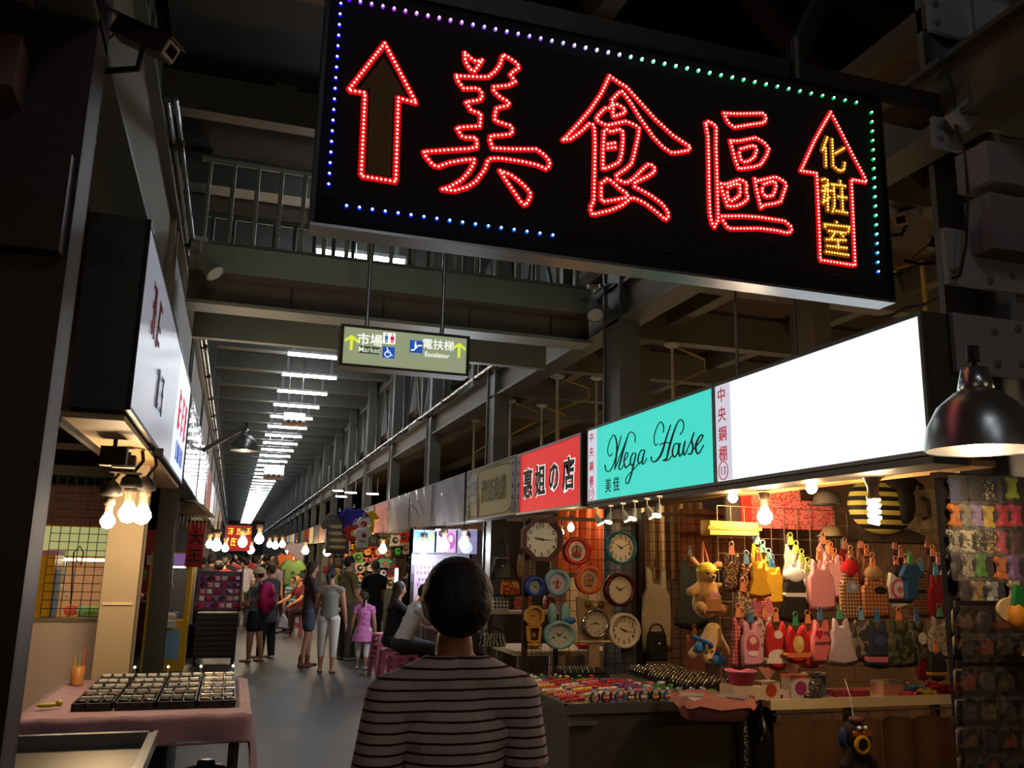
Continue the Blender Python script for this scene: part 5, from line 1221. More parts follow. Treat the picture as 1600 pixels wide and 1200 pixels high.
shelf_box(1272, 1062, .13, .13, .06, M('4a6890', .6), 'tall blue and white picture carton behind the silver mesh pouch', M('e8e0d0', .6))
shelf_box(1325, 1090, .26, .035, .1, M_pattern('spots', '8a1c38', 'e06888', 80), 'tray of pink and red bead strings')
shelf_box(1388, 1088, .17, .07, .12, M('c88870', .4), 'clear box of salmon-coloured goods', M('b8b0a0', .3, .3))
shelf_box(1384, 1066, .12, .09, .08, M('b08c50', .6), 'small yellowish carton at the back of the counter shelf')
t = thing('mesh_pouch', 'round silver mesh pouch beside the purple bow box', 'pouch', (P(1272, 1075, Y=4.8).x, 4.8, SHZ))
MB().ball((0, 0, .065), (.065, .05, .065)).build('body', M_pattern('spots', '302a24', 'c8c0b0', 110, .3), t); MB().cyl((0, 0, .12), (0, 0, .15), .03, .045).build('neck', M('8a8278', .4, .4), t)
t = thing('folded_pouch', 'stack of dark beads lying under the silver mesh pouch', 'beads', (P(1272, 1094, Y=4.72).x, 4.73, SHZ)); MB().ball((0, 0, .02), (.07, .03, .02)).build('beads', M_pattern('spots', '201a18', '8a8078', 90, .3), t); MB().ball((.06, 0, .015), .015).build('clasp', CHROME, t)
for i, (px, c) in enumerate(((1200, 'e8a898'), (1238, 'e8b8a8'))):
    q = P(px, 1055, Y=5.0); t = thing('heart_card', 'pink rounded card standing behind the boxes, %s' % ('beside the tub', 'beside the blue carton')[i], 'card', (q.x, 5.0, SHZ))
    MB().prism([(.075 * math.sin(a) ** 3 * (1 - .3 * i), .16 + .0055 * (13 * math.cos(a) - 5 * math.cos(2 * a) - 2 * math.cos(3 * a) - math.cos(4 * a))) for a in [2 * PI * k / 24 for k in range(24)]], -.004, .004).build('card', M(c, .6), t)
    MB().bbox((-.01, 0, 0), (.01, .02, .1)).build('stand', M('b89888', .6), t)
for i in range(16):
    cn, hx = (('magenta', 'c83868'), ('yellow', 'e0b040'), ('red', 'c82828'), ('blue', '3878b8'), ('pink', 'e87898'), ('orange', 'd87828'))[i % 6]
    q = P(1408 + (i * 37) % 78, 1080, Y=4.8)
    t = thing('ribbon_band', '%s ribbon hair band in the counter shelf heap, %s of its colour from the bottom' % (cn, NTH[i // 6]), 'hair band', (q.x, 4.75 + .018 * (i % 7), SHZ + .012 * (i // 4)), random.uniform(-1, 1), 'ribbon hair bands in a heap')
    MB().tube([(.05 * math.cos(a * PI / 8), .03 * math.sin(a * PI / 8), .012 + .012 * math.sin(a * 1.3 + i)) for a in range(17)], .009, 6).build('band', M(hx, .5), t)
    MB().puff([(-.03, -.018), (0, -.004), (.03, -.018), (.03, .018), (0, .004), (-.03, .018)], .018, .7, 0, Matrix.Translation((0, -.035, .022))).build('bow', M(hx, .4), t)
# cloth basket hanging at the counter corner
q = P(1100, 1092, Y=4.85)
t = thing('cloth_basket', 'pink cloth basket full of packets hanging at the table corner', 'basket', (q.x + .03, 4.8, q.z - .1), -.25)
a, bq, hh = .23, .17, .13
def rr(a, b, k=10): return [(a * math.copysign(abs(math.cos(2 * PI * i / 28)) ** .45, math.cos(2 * PI * i / 28)), b * math.copysign(abs(math.sin(2 * PI * i / 28)) ** .45, math.sin(2 * PI * i / 28))) for i in range(28)]
o, i_ = rr(a, bq), rr(a * .78, bq * .75)
vs = [(x, y, 0) for x, y in i_] + [(x, y, hh + .012 * math.sin(k * 1.9)) for k, (x, y) in enumerate(o)] + [(x * 1.06, y * 1.06, hh - .05 + .012 * math.sin(k * 2.3)) for k, (x, y) in enumerate(o)]
MB().add(vs, [tuple(range(27, -1, -1))] + [(k, (k + 1) % 28, 28 + (k + 1) % 28, 28 + k) for k in range(28)] , True).build('body', M('b87870', .8, 0, .1, 20), t)
MB().add(vs, [(28 + k, 28 + (k + 1) % 28, 56 + (k + 1) % 28, 56 + k) for k in range(28)], True).build('frill', M('d88878', .8, 0, .1, 20), t)
for i, (x, y, c, n_) in enumerate(((-.1, .03, 'c85050', 'red'), (-.02, -.04, 'b8b0a8', 'grey'), (.05, .03, 'e0b838', 'yellow'), (.12, -.03, 'b87898', 'mauve'), (-.14, -.05, 'd8d0c8', 'clear white'))):
    p = t.location + Matrix.Rotation(-.25, 3, 'Z') @ Vector((x, y, .07 + .01 * i))
    u = thing('small_packet', '%s packet lying in the pink cloth basket' % n_, 'packet', p, .7 * i)
    MB().puff([(-.07, -.04), (.07, -.04), (.07, .04), (-.07, .04)], .025, .8, 0, Matrix.Rotation(PI / 2 - .5, 4, 'X')).build('bag', M(c, .3), u); MB().bbox((-.07, -.006, .02), (.07, .006, .035)).build('seal', M('d8d4cc', .3), u)
t = thing('patterned_strap', 'black and white patterned strap hanging below the pink cloth basket', 'strap', P(1163, 1105, Y=4.7))
MB().bbox((-.012, -.003, -.6), (.012, .003, 0)).build('band', M_pattern('spots', '1c1a18', 'c8c0b0', 80), t); MB().cyl((-.015, 0, 0), (.015, 0, 0), .008).build('buckle', CHROME, t)
t = thing('garbage_bag', 'black plastic bag hanging beside the patterned strap', 'bag', P(1190, 1150, Y=4.6))
MB().puff([(-.06, -.5), (.1, -.5), (.06, 0), (.0, .15), (-.03, 0)], .08, .7).build('bag', M('14110f', .2, 0, .2, 20, .6), t); MB().cyl((.0, 0, .14), (.0, 0, .2), .012).build('knot', M('14110f', .25), t)

# ---- goods on top of the display
q = P(1140, 826, Y=5.0); t = thing('fabric_roll', 'yellow fabric roll lying on top of the pet clothes grid', 'fabric roll', q)
MB().puff([(-.2, -.05), (.2, -.045), (.2, .045), (-.2, .05)], .12, .9).build('roll', M('d8a840', .8, 0, .1, 8), t); MB().bbox((-.2, -.07, -.01), (.2, -.055, .01)).build('band', M('b88428', .8), t)
q = P(1245, 800, Y=5.15); t = thing('patterned_box', 'red swirl-patterned box on top of the display', 'box', q)
MB().bbox((-.3, 0, -.12), (.3, .25, .08)).build('lower_half', M_pattern('spots', 'd87068', 'a81820', 55), t); MB().bbox((-.3, .02, .08), (.05, .25, .2)).build('upper_half', M_pattern('spots', 'd88068', 'b01c20', 55), t)
q = P(1162, 785, Y=5.25); t = thing('red_panel', 'plain red board behind the conical bulb socket', 'board', q)
MB().bbox((-.02, 0, -.18), (.22, .03, .18)).build('board', M('b82018', .6), t); MB().bbox((-.14, .0, -.18), (-.03, .03, .1)).build('dark_half', M('2a221e', .6), t)
def cap(px, py, Y, r, label, mat):
    t = thing('hat', label, 'hat', P(px, py, Y=Y)); MB().lathe([(r * 1.0, 0), (r * .98, r * .4), (r * .8, r * .8), (r * .4, r * 1.02), (.001, r * 1.05)], n=18).build('crown', mat, t)
    MB().puff([(r * 1.5 * math.cos(a * PI / 8 + PI), r * 1.5 * math.sin(a * PI / 8 + PI) * .9) for a in range(9)], .012, .9, 0, Matrix.Rotation(-PI / 2, 4, 'X') @ Matrix.Scale(-1, 4, (0, 0, 1))).build('brim', mat, t)
cap(1292, 788, 5.0, .09, 'grey cap on top of the red swirl-patterned box', M('5a5048', .8))
cap(1300, 838, 5.0, .07, 'olive cap hanging under the red swirl-patterned box', M('7a6a48', .8))
q = P(1385, 785, Y=4.9); t = thing('striped_bag', 'black and yellow bee-striped round bag on the upper rack', 'bag', q)
MB().ball((-.04, 0, -.02), (.27, .12, .2), 24, 16).build('body', M_pattern('broad', 'd8c860', '1c1814', 16), t)
MB().ball((.07, -.085, 0), (.085, .06, .15), 16, 10).build('pocket', M('14100e', .7), t); MB().ball((.06, .0, .12), (.17, .13, .1), 16, 10).build('lid', M('181412', .8), t)
MB().tube([(.16, 0, .15), (.24, 0, .17), (.28, -.02, .13)], .016, 8).ball((.285, -.02, .12), .022).build('feeler', M('181412', .7), t)
q = P(1450, 795, Y=5.2); t = thing('tool_case', 'cream plastic case with a dark handle behind the bee-striped bag', 'case', q)
MB().bbox((-.22, 0, -.17), (.08, .1, .15)).build('shell', M('c8b48c', .5), t); MB().tube([(-.06, -.01, -.08), (-.02, -.03, -.06), (-.02, -.03, .06), (-.06, -.01, .08)], .014, 6).build('handle', M('4a4038', .5), t)
t = thing('dark_blanket', 'rolled dark grey blanket under the bee-striped bag', 'blanket', P(1385, 840, Y=5.05)); MB().puff([(-.32, -.04), (.3, -.04), (.33, .02), (.2, .06), (-.25, .05), (-.34, 0)], .14, .85).build('roll', M('4a3c30', .9), t); MB().cyl((-.1, -.08, 0), (-.1, .08, 0), .02).build('strap', M('2a2018', .7), t)

# ---- bow packs
BY = 2.95
bp = thing('display_board', 'tall dark board hung with rows of bagged bows at the photo edge', 'board', (3.18, BY + .04, 0))
MB().bbox((-.28, 0, .3), (.45, .03, 2.06)).build('backing', M('1a1412', .7), bp)
for z in (2.06, 1.05): MB().bbox((-.29, -.012, z - .012), (.46, .04, z + .012)).build('rail', M('4a3424', .6), bp)
BAG = M('e8e4dc', .08, 0, .02, 20, .5, alpha=.1)
def bow(px, py, mat, label, w=.1, h=.13, knot=None):
    q = P(px, py, Y=BY); t = thing('bow_pack', label, 'bow', q, random.uniform(-.12, .12), 'bagged bows on the dark board')
    for s in (-1, 1):
        MB().puff([(-.012, s * .006), (-w * .45, s * h * .32), (-w * .36, s * h * .5), (0, s * h * .44), (w * .36, s * h * .5), (w * .45, s * h * .32), (.012, s * .006)], .03, .72).build('lobe', mat, t)
    MB().box((0, -.004, 0), (.024, .028, .028)).build('knot', knot or mat, t)
    b = MB(); nx, nz = 5, 6; vs = [(-.046 + .092 * i / nx, -.024 - .006 * random.random(), -.06 + .12 * j / nz) for j in range(nz + 1) for i in range(nx + 1)]
    b.add(vs, [(j * (nx + 1) + i, j * (nx + 1) + i + 1, (j + 1) * (nx + 1) + i + 1, (j + 1) * (nx + 1) + i) for j in range(nz) for i in range(nx)], True); b.build('plastic_bag', BAG, t)
S = lambda c: M(c, .35, 0, .12, 40)
fur = M('1a1614', .95, 0, .3, 90, .8)
BW = [(1491, 765, S('1c2c70'), 'navy blue bow'), (1518, 765, fur, 'black fur bow'), (1544, 766, M_pattern('spots', '1a1612', 'c8b890', 90), 'black bow with pale dots'), (1562, 765, fur, 'narrow dark fur bow'), (1580, 763, S('c8d820'), 'lime bow'),
 (1491, 806, S('c87020'), 'orange satin bow'), (1509, 806, S('8a8274'), 'silver-grey bow'), (1525, 806, S('9a80c0'), 'lilac bow'), (1543, 808, S('d8b028'), 'golden yellow bow'), (1566, 806, S('d02848'), 'hot pink double bow'), (1586, 806, S('d82850'), 'hot pink bow at the outer end'),
 (1490, 846, M_pattern('zebra', 'c8c0a8', '181410', 40), 'zebra bow'), (1511, 846, M_pattern('spots', 'd8ccb0', '282018', 70), 'cream bow with black dots'), (1530, 846, M_pattern('spots', '141210', 'c8b888', 110), 'black bow with fine dots'), (1548, 848, M_pattern('leopard', '3a2408', 'c89830', 80), 'gold leopard bow'), (1563, 848, S('d02850'), 'raspberry satin bow'), (1585, 850, M('4a1820', .7, 0, .4, 60), 'dark red lace bow'),
 (1491, 884, S('201c1c'), 'plain black bow'), (1511, 884, M_pattern('zebra', 'd0c4a8', '282018', 34), 'second zebra bow beside a green one'), (1531, 884, S('509828'), 'green bow'), (1563, 888, S('d87028'), 'bright orange bow'), (1583, 887, S('8858a8'), 'purple bow'),
 (1503, 920, M('381a1c', .7, 0, .4, 60), 'dark wine lace bow'), (1527, 926, S('a8803c'), 'bronze satin bow'), (1550, 927, S('a8a8a8'), 'silver satin bow'), (1583, 925, S('d8c0a0'), 'cream satin bow')]
for px, py, m_, lab in BW: bow(px, py, m_, lab + ' in a clear bag on the dark board', .08 if 'narrow' not in lab else .05, .104)
def bagpack(px, py, w, h, mat, label):
    q = P(px, py, Y=BY - .02); t = thing('bagged_goods', label, 'bag', q, random.uniform(-.1, .1), 'shiny bags on the dark board')
    MB().puff([(-w * .4, -h * .4), (w * .38, -h * .42), (w * .42, h * .2), (w * .2, h * .38), (-w * .36, h * .4)], .05, .7).build('contents', mat, t)
    b = MB(); nx, nz = 8, 9; vs = [(-w / 2 + w * i / nx, -.035 - .018 * random.random(), -h / 2 + h * j / nz) for j in range(nz + 1) for i in range(nx + 1)]
    b.add(vs, [(j * (nx + 1) + i, j * (nx + 1) + i + 1, (j + 1) * (nx + 1) + i + 1, (j + 1) * (nx + 1) + i) for j in range(nz) for i in range(nx)], True); b.build('plastic_bag', M('8a8078', .06, 0, .02, 20, .6, alpha=.16), t)
    MB().bbox((-w / 2, -.03, h / 2 - .01), (w / 2, -.02, h / 2 + .02)).build('header', M('2a2220', .3), t)
rows = [(972, .17), (1010, .14), (1065, .16), (1112, .16), (1160, .18), (1200, .16)]
k = 0
for j, (py, h) in enumerate(rows):
    for i in range(4):
        px = 1502 + 31 * i + 2 * j
        c = ('241c1a', '3a2a20', '1c1816', '4a2c28', '2a2430', '5a4020', '3a1c1c', '201c1c')[(i * 3 + j * 5) % 8]
        bagpack(px, py, .108, h * .8, M_pattern('camo', c, ('6a5030', '3a3030', '8a4028', '4a4440')[(i + j) % 4], 16), 'shiny bag of dark accessories, row %s below the bows, %s from the curtain side' % (('one', 'two', 'three', 'four', 'five', 'six')[j], ('first', 'second', 'third', 'fourth')[i]))
# tan items hanging in front of the board
q = P(1585, 945, Y=2.8); t = thing('fan', 'cream paper fan hanging before the bow board', 'fan', q)
MB().puff(circ(.062, 20, 0, 1.1, .8, -.03, -.02), .014, .93).build('leaf', M('d8b480', .6), t); MB().tube([(.03, 0, -.04), (.05, 0, -.12), (.02, 0, -.2)], .007, 6).build('handle', M('c8a468', .6), t)
q = P(1590, 965, Y=2.78); t = thing('fruit_pouch', 'orange drawstring pouch with green leaf clip', 'pouch', q)
MB().ball((0, 0, 0), (.04, .03, .055)).build('body', M('d88818', .6, 0, .1, 20), t); MB().prism([(-.02, .05), (.03, .04), (.04, .12), (.0, .13)], -.01, .01).build('leaf', M('187838', .6), t)
# ================================================================ left side
# ---- pink-clothed tray table
tx0, tx1, ty0, ty1, tz = -1.02, .16, 5.42, 6.97, .76
cx, cy = (tx0 + tx1) / 2, (ty0 + ty1) / 2; ha, hb = (tx1 - tx0) / 2, (ty1 - ty0) / 2
t = thing('folding_table', 'dark folding table hidden under the mauve towel cloth', 'table', (cx, cy, 0))
MB().bbox((-ha, -hb, tz - .04), (ha, hb, tz)).build('top', M('3a2c24', .6), t)
MB().bbox((-ha + .1, -hb + .12, .05), (ha - .42, hb - .1, tz - .04)).build('cabinet', M('1c1512', .6), t)
for sx in (-1, 1):
    for sy in (-1, 1): MB().cyl((sx * (ha - .05), sy * (hb - .05), 0), (sx * (ha - .05), sy * (hb - .05), tz - .04), .02).build('leg', STEEL_D, t)
c = thing('table_cloth', 'mauve towel cloth draped over the tray table', 'tablecloth', (cx, cy, tz)); n, m = 40, 48; ov = .3; vs = []
for j in range(m + 1):
    for i in range(n + 1):
        u = -ha - .1 + (2 * ha + .1 + ov + .1) * i / n; v = -hb - .15 + (2 * hb + .15 + .01) * j / m
        du, dv = max(0, abs(u) - ha - .01), max(0, abs(v) - hb - .01)
        x = max(-ha - .01, min(ha + .01, u)); y = max(-hb - .01, min(hb + .01, v)); z = .006 - du - dv * (1 if v < 0 else 1) + .003 * math.sin(u * 31) * math.sin(v * 27)
        if du: x += math.copysign(.015 + .02 * math.sin(v * 17) * min(1, du * 6) + .12 * du, u)
        if dv: y += math.copysign(.015 + .02 * math.sin(u * 15) * min(1, dv * 6) + .05 * dv, v)
        vs.append((x, y, z))
fs = [(j * (n + 1) + i, j * (n + 1) + i + 1, (j + 1) * (n + 1) + i + 1, (j + 1) * (n + 1) + i) for j in range(m) for i in range(n)]
MB().add(vs, fs, True).build('cloth', M('a88494', .95, 0, .12, 60, .3, sheen=.3), c)
b = MB(); b.tube([(-ha - .03 + (2 * ha + .05) * k / 12, -hb - .045 - .015 * math.sin(k), -.14) for k in range(13)], .008, 6); b.build('hem', M('9a7688', .95), c)
# trays with shiny packets
tr0 = None
SIL = [M('c8ccd0', .15, .7, .2, 30), M('a8a498', .15, .6, .3, 20), M('d8c8a8', .2, .6, .2, 30), M('5a5c5e', .12, .3, .4, 30), M('7a5c54', .15, .3, .4, 30), M('5c6454', .15, .3, .4, 30)]
X0, X1, Y0_, Y1_ = -.8, .1, 5.62, 6.92
tw = (X1 - X0) / 4; cw, ch = (tw - .02) / 3, (Y1_ - Y0_ - .02) / 5; pk = []
for mm in SIL:
    o = thing('jewelry_packet', '', 'packet'); MB().puff([(-cw * .4, -ch * .38), (cw * .4, -ch * .38), (cw * .4, ch * .38), (-cw * .4, ch * .38)], .018, .8, 0, Matrix.Rotation(PI / 2 - .2, 4, 'X')).build('sachet', mm, o)
    MB().bbox((-cw * .4, ch * .3, .004), (cw * .4, ch * .38, .02)).build('seal', M('e8e8e4', .2), o); pk.append([o, False])
pos = ['first', 'second', 'third', 'fourth']
for k in range(4):
    ox_ = X0 + tw * (k + .5); oy_ = (Y0_ + Y1_) / 2
    t = thing('display_tray', 'black compartment tray of shiny packets, %s from the wall side' % pos[k], 'tray', (ox_, oy_, tz + .012))
    MB().bbox((-tw / 2 + .006, -(Y1_ - Y0_) / 2, 0), (tw / 2 - .006, (Y1_ - Y0_) / 2, .012)).build('base', M('0e0c0c', .5), t)
    for i in range(4): MB().bbox((-tw / 2 + .006 + i * (tw - .02) / 3, -(Y1_ - Y0_) / 2, .012), (-tw / 2 + .014 + i * (tw - .02) / 3, (Y1_ - Y0_) / 2, .036)).build('divider', M('0e0c0c', .5), t)
    for j in range(6): MB().bbox((-tw / 2 + .006, -(Y1_ - Y0_) / 2 + j * ch, .012), (tw / 2 - .006, -(Y1_ - Y0_) / 2 + j * ch + .03, .036)).build('divider', M('0e0c0c', .5), t)
    for i in range(3):
        for j in range(5):
            q = pk[(3, 5, 3, 4, 3, 1, 5, 4)[(i * 2 + j * 3 + k) % 8]] if k < 3 else pk[(i + j) % 3 if i else 2]
            p = (ox_ - tw / 2 + .01 + (i + .5) * (tw - .02) / 3, oy_ - (Y1_ - Y0_) / 2 + (j + .55) * ch, tz + .036)
            lab = 'shiny packet in the %s compartment tray from the wall side, row %s' % (pos[k], ('one', 'two', 'three', 'four', 'five')[j]) + ' from the front, ' + ('outer', 'middle', 'inner')[i]
            lab = 'shiny packet, tray %s from the wall, %s row, %s cell' % (pos[k], ('front', 'second', 'middle', 'fourth', 'back')[j], ('left', 'centre', 'right')[i])
            if not q[1]: q[1] = True; q[0].location = p; q[0]['label'] = lab; q[0]['group'] = 'packets in the compartment trays'
            else: dup(q[0], p, .1 * math.sin(i + j * 2.), lab)
    q = thing('tray_lamp', 'tiny clip lamp at the back of the tray %s from the wall side' % pos[k], 'lamp', (ox_ + tw * .4, Y1_ + .05, tz + .01))
    MB().lathe([(.022, 0), (.012, .01), (.006, .03), (.006, .07)], n=10).build('stand', CHROME, q); MB().ball((0, 0, .078), .009, 8, 6).build('bulb', E('ffe8b8', 6), q)
t = thing('toy_figure', 'small yellow-green toy lying at the wall side of the tray table', 'toy', (-.93, 5.72, tz + .02), .4)
MB().ball((0, 0, .012), (.06, .02, .014)).build('body', M('a8a028', .5), t); MB().ball((.06, 0, .018), .02).build('head', M('c8b830', .5), t)
t = thing('pencil_cup', 'clear and orange cup with pens at the far corner of the tray table', 'cup', (-.93, 6.7, tz + .012))
MB().lathe([(.04, 0), (.045, .12), (.042, .12), (.037, .004), (.001, .004)], n=14).build('cup', M('c88848', .4, alpha=.8), t)
for i, cc in enumerate(('d8a028', '88a838', 'c85830')): MB().cyl((.01 * i - .01, 0, .01), (.03 * i - .03, .01, .18 + .02 * i), .005, n=6).build('pen', M(cc, .4), t)
# ---- steel counter
t = thing('steel_counter', 'stainless counter tray with raised rim at the lower corner beside the dark column', 'counter', (-.66, 4.1, 0))
MB().bbox((-.6, -.42, .72), (.37, .62, .75)).build('tray', STAINLESS, t)
for lo, hi in (((-.6, .6, .75), (.37, .64, .81)), ((.35, -.42, .75), (.39, .64, .81)), ((-.62, -.42, .75), (-.6, .64, .81))): MB().bbox(lo, hi).build('rim', CHROME, t)
MB().bbox((-.58, -.4, .05), (.33, .58, .72)).build('body', M('241c1a', .5, .3), t)
t = thing('bucket', 'white and green lidded bucket under the tray table', 'bucket', (P(322, 1190, Y=6.0).x, 6.0, 0))
MB().lathe([(.001, 0), (.1, 0), (.125, .3), (.13, .3)], n=20).build('tub', M('5a8a30', .4), t); MB().lathe([(.14, .3), (.14, .33), (.12, .36), (.06, .37), (.05, .4), (.001, .4)], n=20).build('lid', M('c8d4c8', .4), t)
for k in range(14): MB().bbox((-.004, -.004, .05), (.004, .004, .28)).build('rib', M('88b048', .4), t, (.118 * math.cos(k * PI / 7), .118 * math.sin(k * PI / 7), 0))
# ---- claw machine stall behind the column
a, b_ = P(18, 1040, Y=7.75), P(166, 968, Y=7.75)
t = thing('white_panel', 'pinkish white board standing behind the tray table', 'panel', ((a.x + b_.x) / 2, 7.75, 0)); hw = (b_.x - a.x) / 2
MB().bbox((-hw, 0, .33), (hw, .05, b_.z)).build('board', M('d8c0b4', .5, 0, .08, 2.0), t); MB().bbox((-hw, -.01, b_.z - .02), (hw, .06, b_.z + .01)).build('edge', M('8a7868', .5), t)
MB().bbox((-hw, .0, 0), (-hw + .3, .06, .33)).build('yellow_foot', M('d8a010', .5), t); MB().bbox((hw - .3, 0, 0), (hw, .06, .33)).build('yellow_foot', M('d8a010', .5), t)
g = wire_grid('dark wire grid above the pinkish white board', P(75, 860, Y=7.7).x, P(165, 860, Y=7.7).x, b_.z + .02, P(120, 745, Y=7.7).z, 7.72, .062, .004, M('1c1814', .5, .3))
MB().tube([(.0, -.03, .45), (.04, -.03, .4), (.05, -.03, .5), (.02, -.03, .55), (-.02, -.03, .5), (0, -.02, .1)], .006, 6).build('hook', DARKM, g)
def claw_machine(loc, rz, w, d, h, label, top, toys, header, lo=.42, up=.88):
    t = thing('claw_machine', label, 'game machine', loc, rz); yl = M('e0aa10', .4, 0, .06)
    MB().bbox((-w / 2, -d / 2, 0), (w / 2, d / 2, h * lo)).build('base', yl, t)
    for sx in (-1, 1):
        for sy in (-1, 1): MB().bbox((sx * (w / 2 - .03) - .03, sy * (d / 2 - .03) - .03, h * lo), (sx * (w / 2 - .03) + .03, sy * (d / 2 - .03) + .03, h * up)).build('post', yl, t)
    MB().bbox((-w / 2, -d / 2, h * up), (w / 2, d / 2, h)).build('canopy', yl, t)
    MB().bbox((-w / 2 + .04, -d / 2 - .008, h * (up + .01)), (w / 2 - .04, -d / 2, h * .99)).build('marquee', E(header, .5), t)
    MB().bbox((-w / 2 + .06, d / 2 - .04, h * lo), (w / 2 - .06, d / 2 - .03, h * up)).build('back_panel', top, t)
    MB().bbox((-w / 2 + .06, -d / 2 + .005, h * lo), (w / 2 - .06, -d / 2 + .009, h * up)).build('pane', M('c8d8d8', .05, 0, .02, alpha=.12), t)
    MB().bbox((-w / 2 + .08, -d / 2 - .01, h * .1), (w / 2 - .08, -d / 2, h * .34)).build('front_plate', M('8ab0c8', .5), t)
    cs = MB().bbox((-.1, -d / 2 - .06, h * (lo - .06)), (.14, -d / 2, h * lo)).build('control_shelf', M('e8e4d8', .5), t); MB().cyl((0, -d / 2 - .03, h * lo), (0, -d / 2 - .03, h * (lo + .05)), .01).ball((0, -d / 2 - .03, h * (lo + .06)), .02).build('joystick', M('b02020', .4), cs)
    MB().bbox((-w / 2 + .1, -d / 2 + .08, h * (up - .015)), (w / 2 - .1, -d / 2 + .14, h * up)).build('added_lamp_strip', E('fff0c8', 14), t)  # lamp strip added to brighten the inside of the machine
    MB().cyl((0, 0, h * (up - .13)), (0, 0, h * up), .012).tube([(-.05, 0, h * (up - .2)), (0, 0, h * (up - .13)), (.05, 0, h * (up - .2))], .008, 6).build('claw', CHROME, t)
    for i in range(9):
        MB().ball((random.uniform(-w / 2 + .12, w / 2 - .12), random.uniform(-d / 2 + .1, d / 2 - .1), h * lo + .05), (.07, .06, .05)).build('prize', M(toys[i % len(toys)], .8), t)
    return t
claw_machine((P(100, 900, Y=9.4).x, 9.4, 0), 0, .95, .7, 1.9, 'wide yellow claw machine behind the wire grid', M('c89870', .6, emit=.15), ['68b048', '88c850', 'c84830', '58a8a0', 'e0b030'], 'd8d890', .55, .84)
claw_machine((P(258, 1000, Y=14.0).x, 14.1, 0), 0, .58, .6, 1.68, 'slim yellow claw machine beside the red banner', M('4a4038', .6), ['d8d8d8', '404048', 'e0e0e0'], '9870b0')
t = thing('prize_cabinet', 'plain yellow prize cabinet left of the wide claw machine', 'cabinet', (P(66, 900, Y=8.5).x, 8.5, 0))
MB().bbox((-.2, -.2, 0), (.12, .2, 1.62)).build('body', M('e0a808', .4), t); MB().bbox((.125, -.15, 1.0), (.135, .05, 1.5)).build('blue_label', M('5888b0', .5), t); MB().bbox((-.21, -.21, 1.62), (.13, .21, 1.66)).build('lid', M('c87890', .5), t)
t = thing('wall_poster', 'faded pink menu poster above the wide claw machine', 'poster', P(135, 805, Y=9.6)); MB().bbox((-.35, 0, -.25), (.35, .02, .28)).build('sheet', M('a87868', .6, 0, .2, 6), t); MB().bbox((-.36, -.01, .28), (.36, .03, .3)).build('rail', M('6a4a3c', .6), t)
# lintel boards over the left stall
t = thing('lintel_rail', 'twin rails crossing above the left stall behind the clamp bulbs', 'rail', (-1.6, 8.2, 2.3)); MB().bbox((-1.6, 0, 0), (.9, .06, .08)).build('rail', STEEL_D, t); MB().bbox((-1.6, 0, .22), (.9, .06, .27)).build('rail', STEEL_D, t)
t = thing('soffit_board', 'cream underside board below the big white glossy board', 'board', (-.83, 4.6, 2.3)); MB().bbox((-.05, .05, 0), (.26, 4.7, .03)).build('board', M('c8a878', .6), t); MB().bbox((-.05, .03, -.03), (-.02, 4.7, 0)).build('edge', DARKM, t)
for i, y in enumerate((4.95, 5.4)):
    t = thing('flood_lamp', 'unlit black flood lamp under the big white board, %s' % ('nearer', 'farther'), 'lamp', (-.72, y + .6, 2.22)) if False else thing('flood_lamp', ('unlit black flood lamp under the big white board, nearer one', 'unlit black flood lamp under the big white board, farther one')[i], 'lamp', (-.7, y + .5, 2.2))
    MB().box((0, 0, 0), (.14, .1, .11)).build('housing', DARKM, t); MB().box((.06, -.03, -.06), (.12, .08, .012)).build('glass', M('d8d0b8', .2), t); MB().cyl((0, 0, .05), (0, 0, .11), .012).build('bracket', DARKM, t)
# ---- goods cart by the red banner
q = P(333, 1036, Y=14.3)
t = thing('goods_cart', 'black wicker cart with a slanting tray of packed goods', 'cart', (q.x, 14.3, 0))
MB().bbox((-.3, 0, .12), (.3, .5, .78)).build('body', M('1c1412', .7, 0, .2, 40, .4), t)
for k in range(8): MB().bbox((-.305, -.012, .16 + .076 * k), (.305, 0, .2 + .076 * k)).build('slat', M('2a1e18', .6), t)
MB().bar((0, .05, .82), (0, .9, 1.38), .66, .03).build('tray', M('4a2430', .6), t)
for sx in (-1, 1):
    MB().bar((sx * .33, .03, .84), (sx * .33, .9, 1.42), .03, .09).build('tray_side', M('5a3038', .5), t)
    MB().lathe([(.02, -.02), (.06, -.02), (.06, .02), (.02, .02)], (0, 0, 0), 14, Matrix.Translation((sx * .27, .08, .06)) @ Matrix.Rotation(PI / 2, 4, 'Y')).build('wheel', M('0c0a0a', .6), t)
    MB().cyl((sx * .3, .6, 0), (sx * .3, .6, 1.2), .015).build('leg', STEEL_D, t)
pc_ = {}
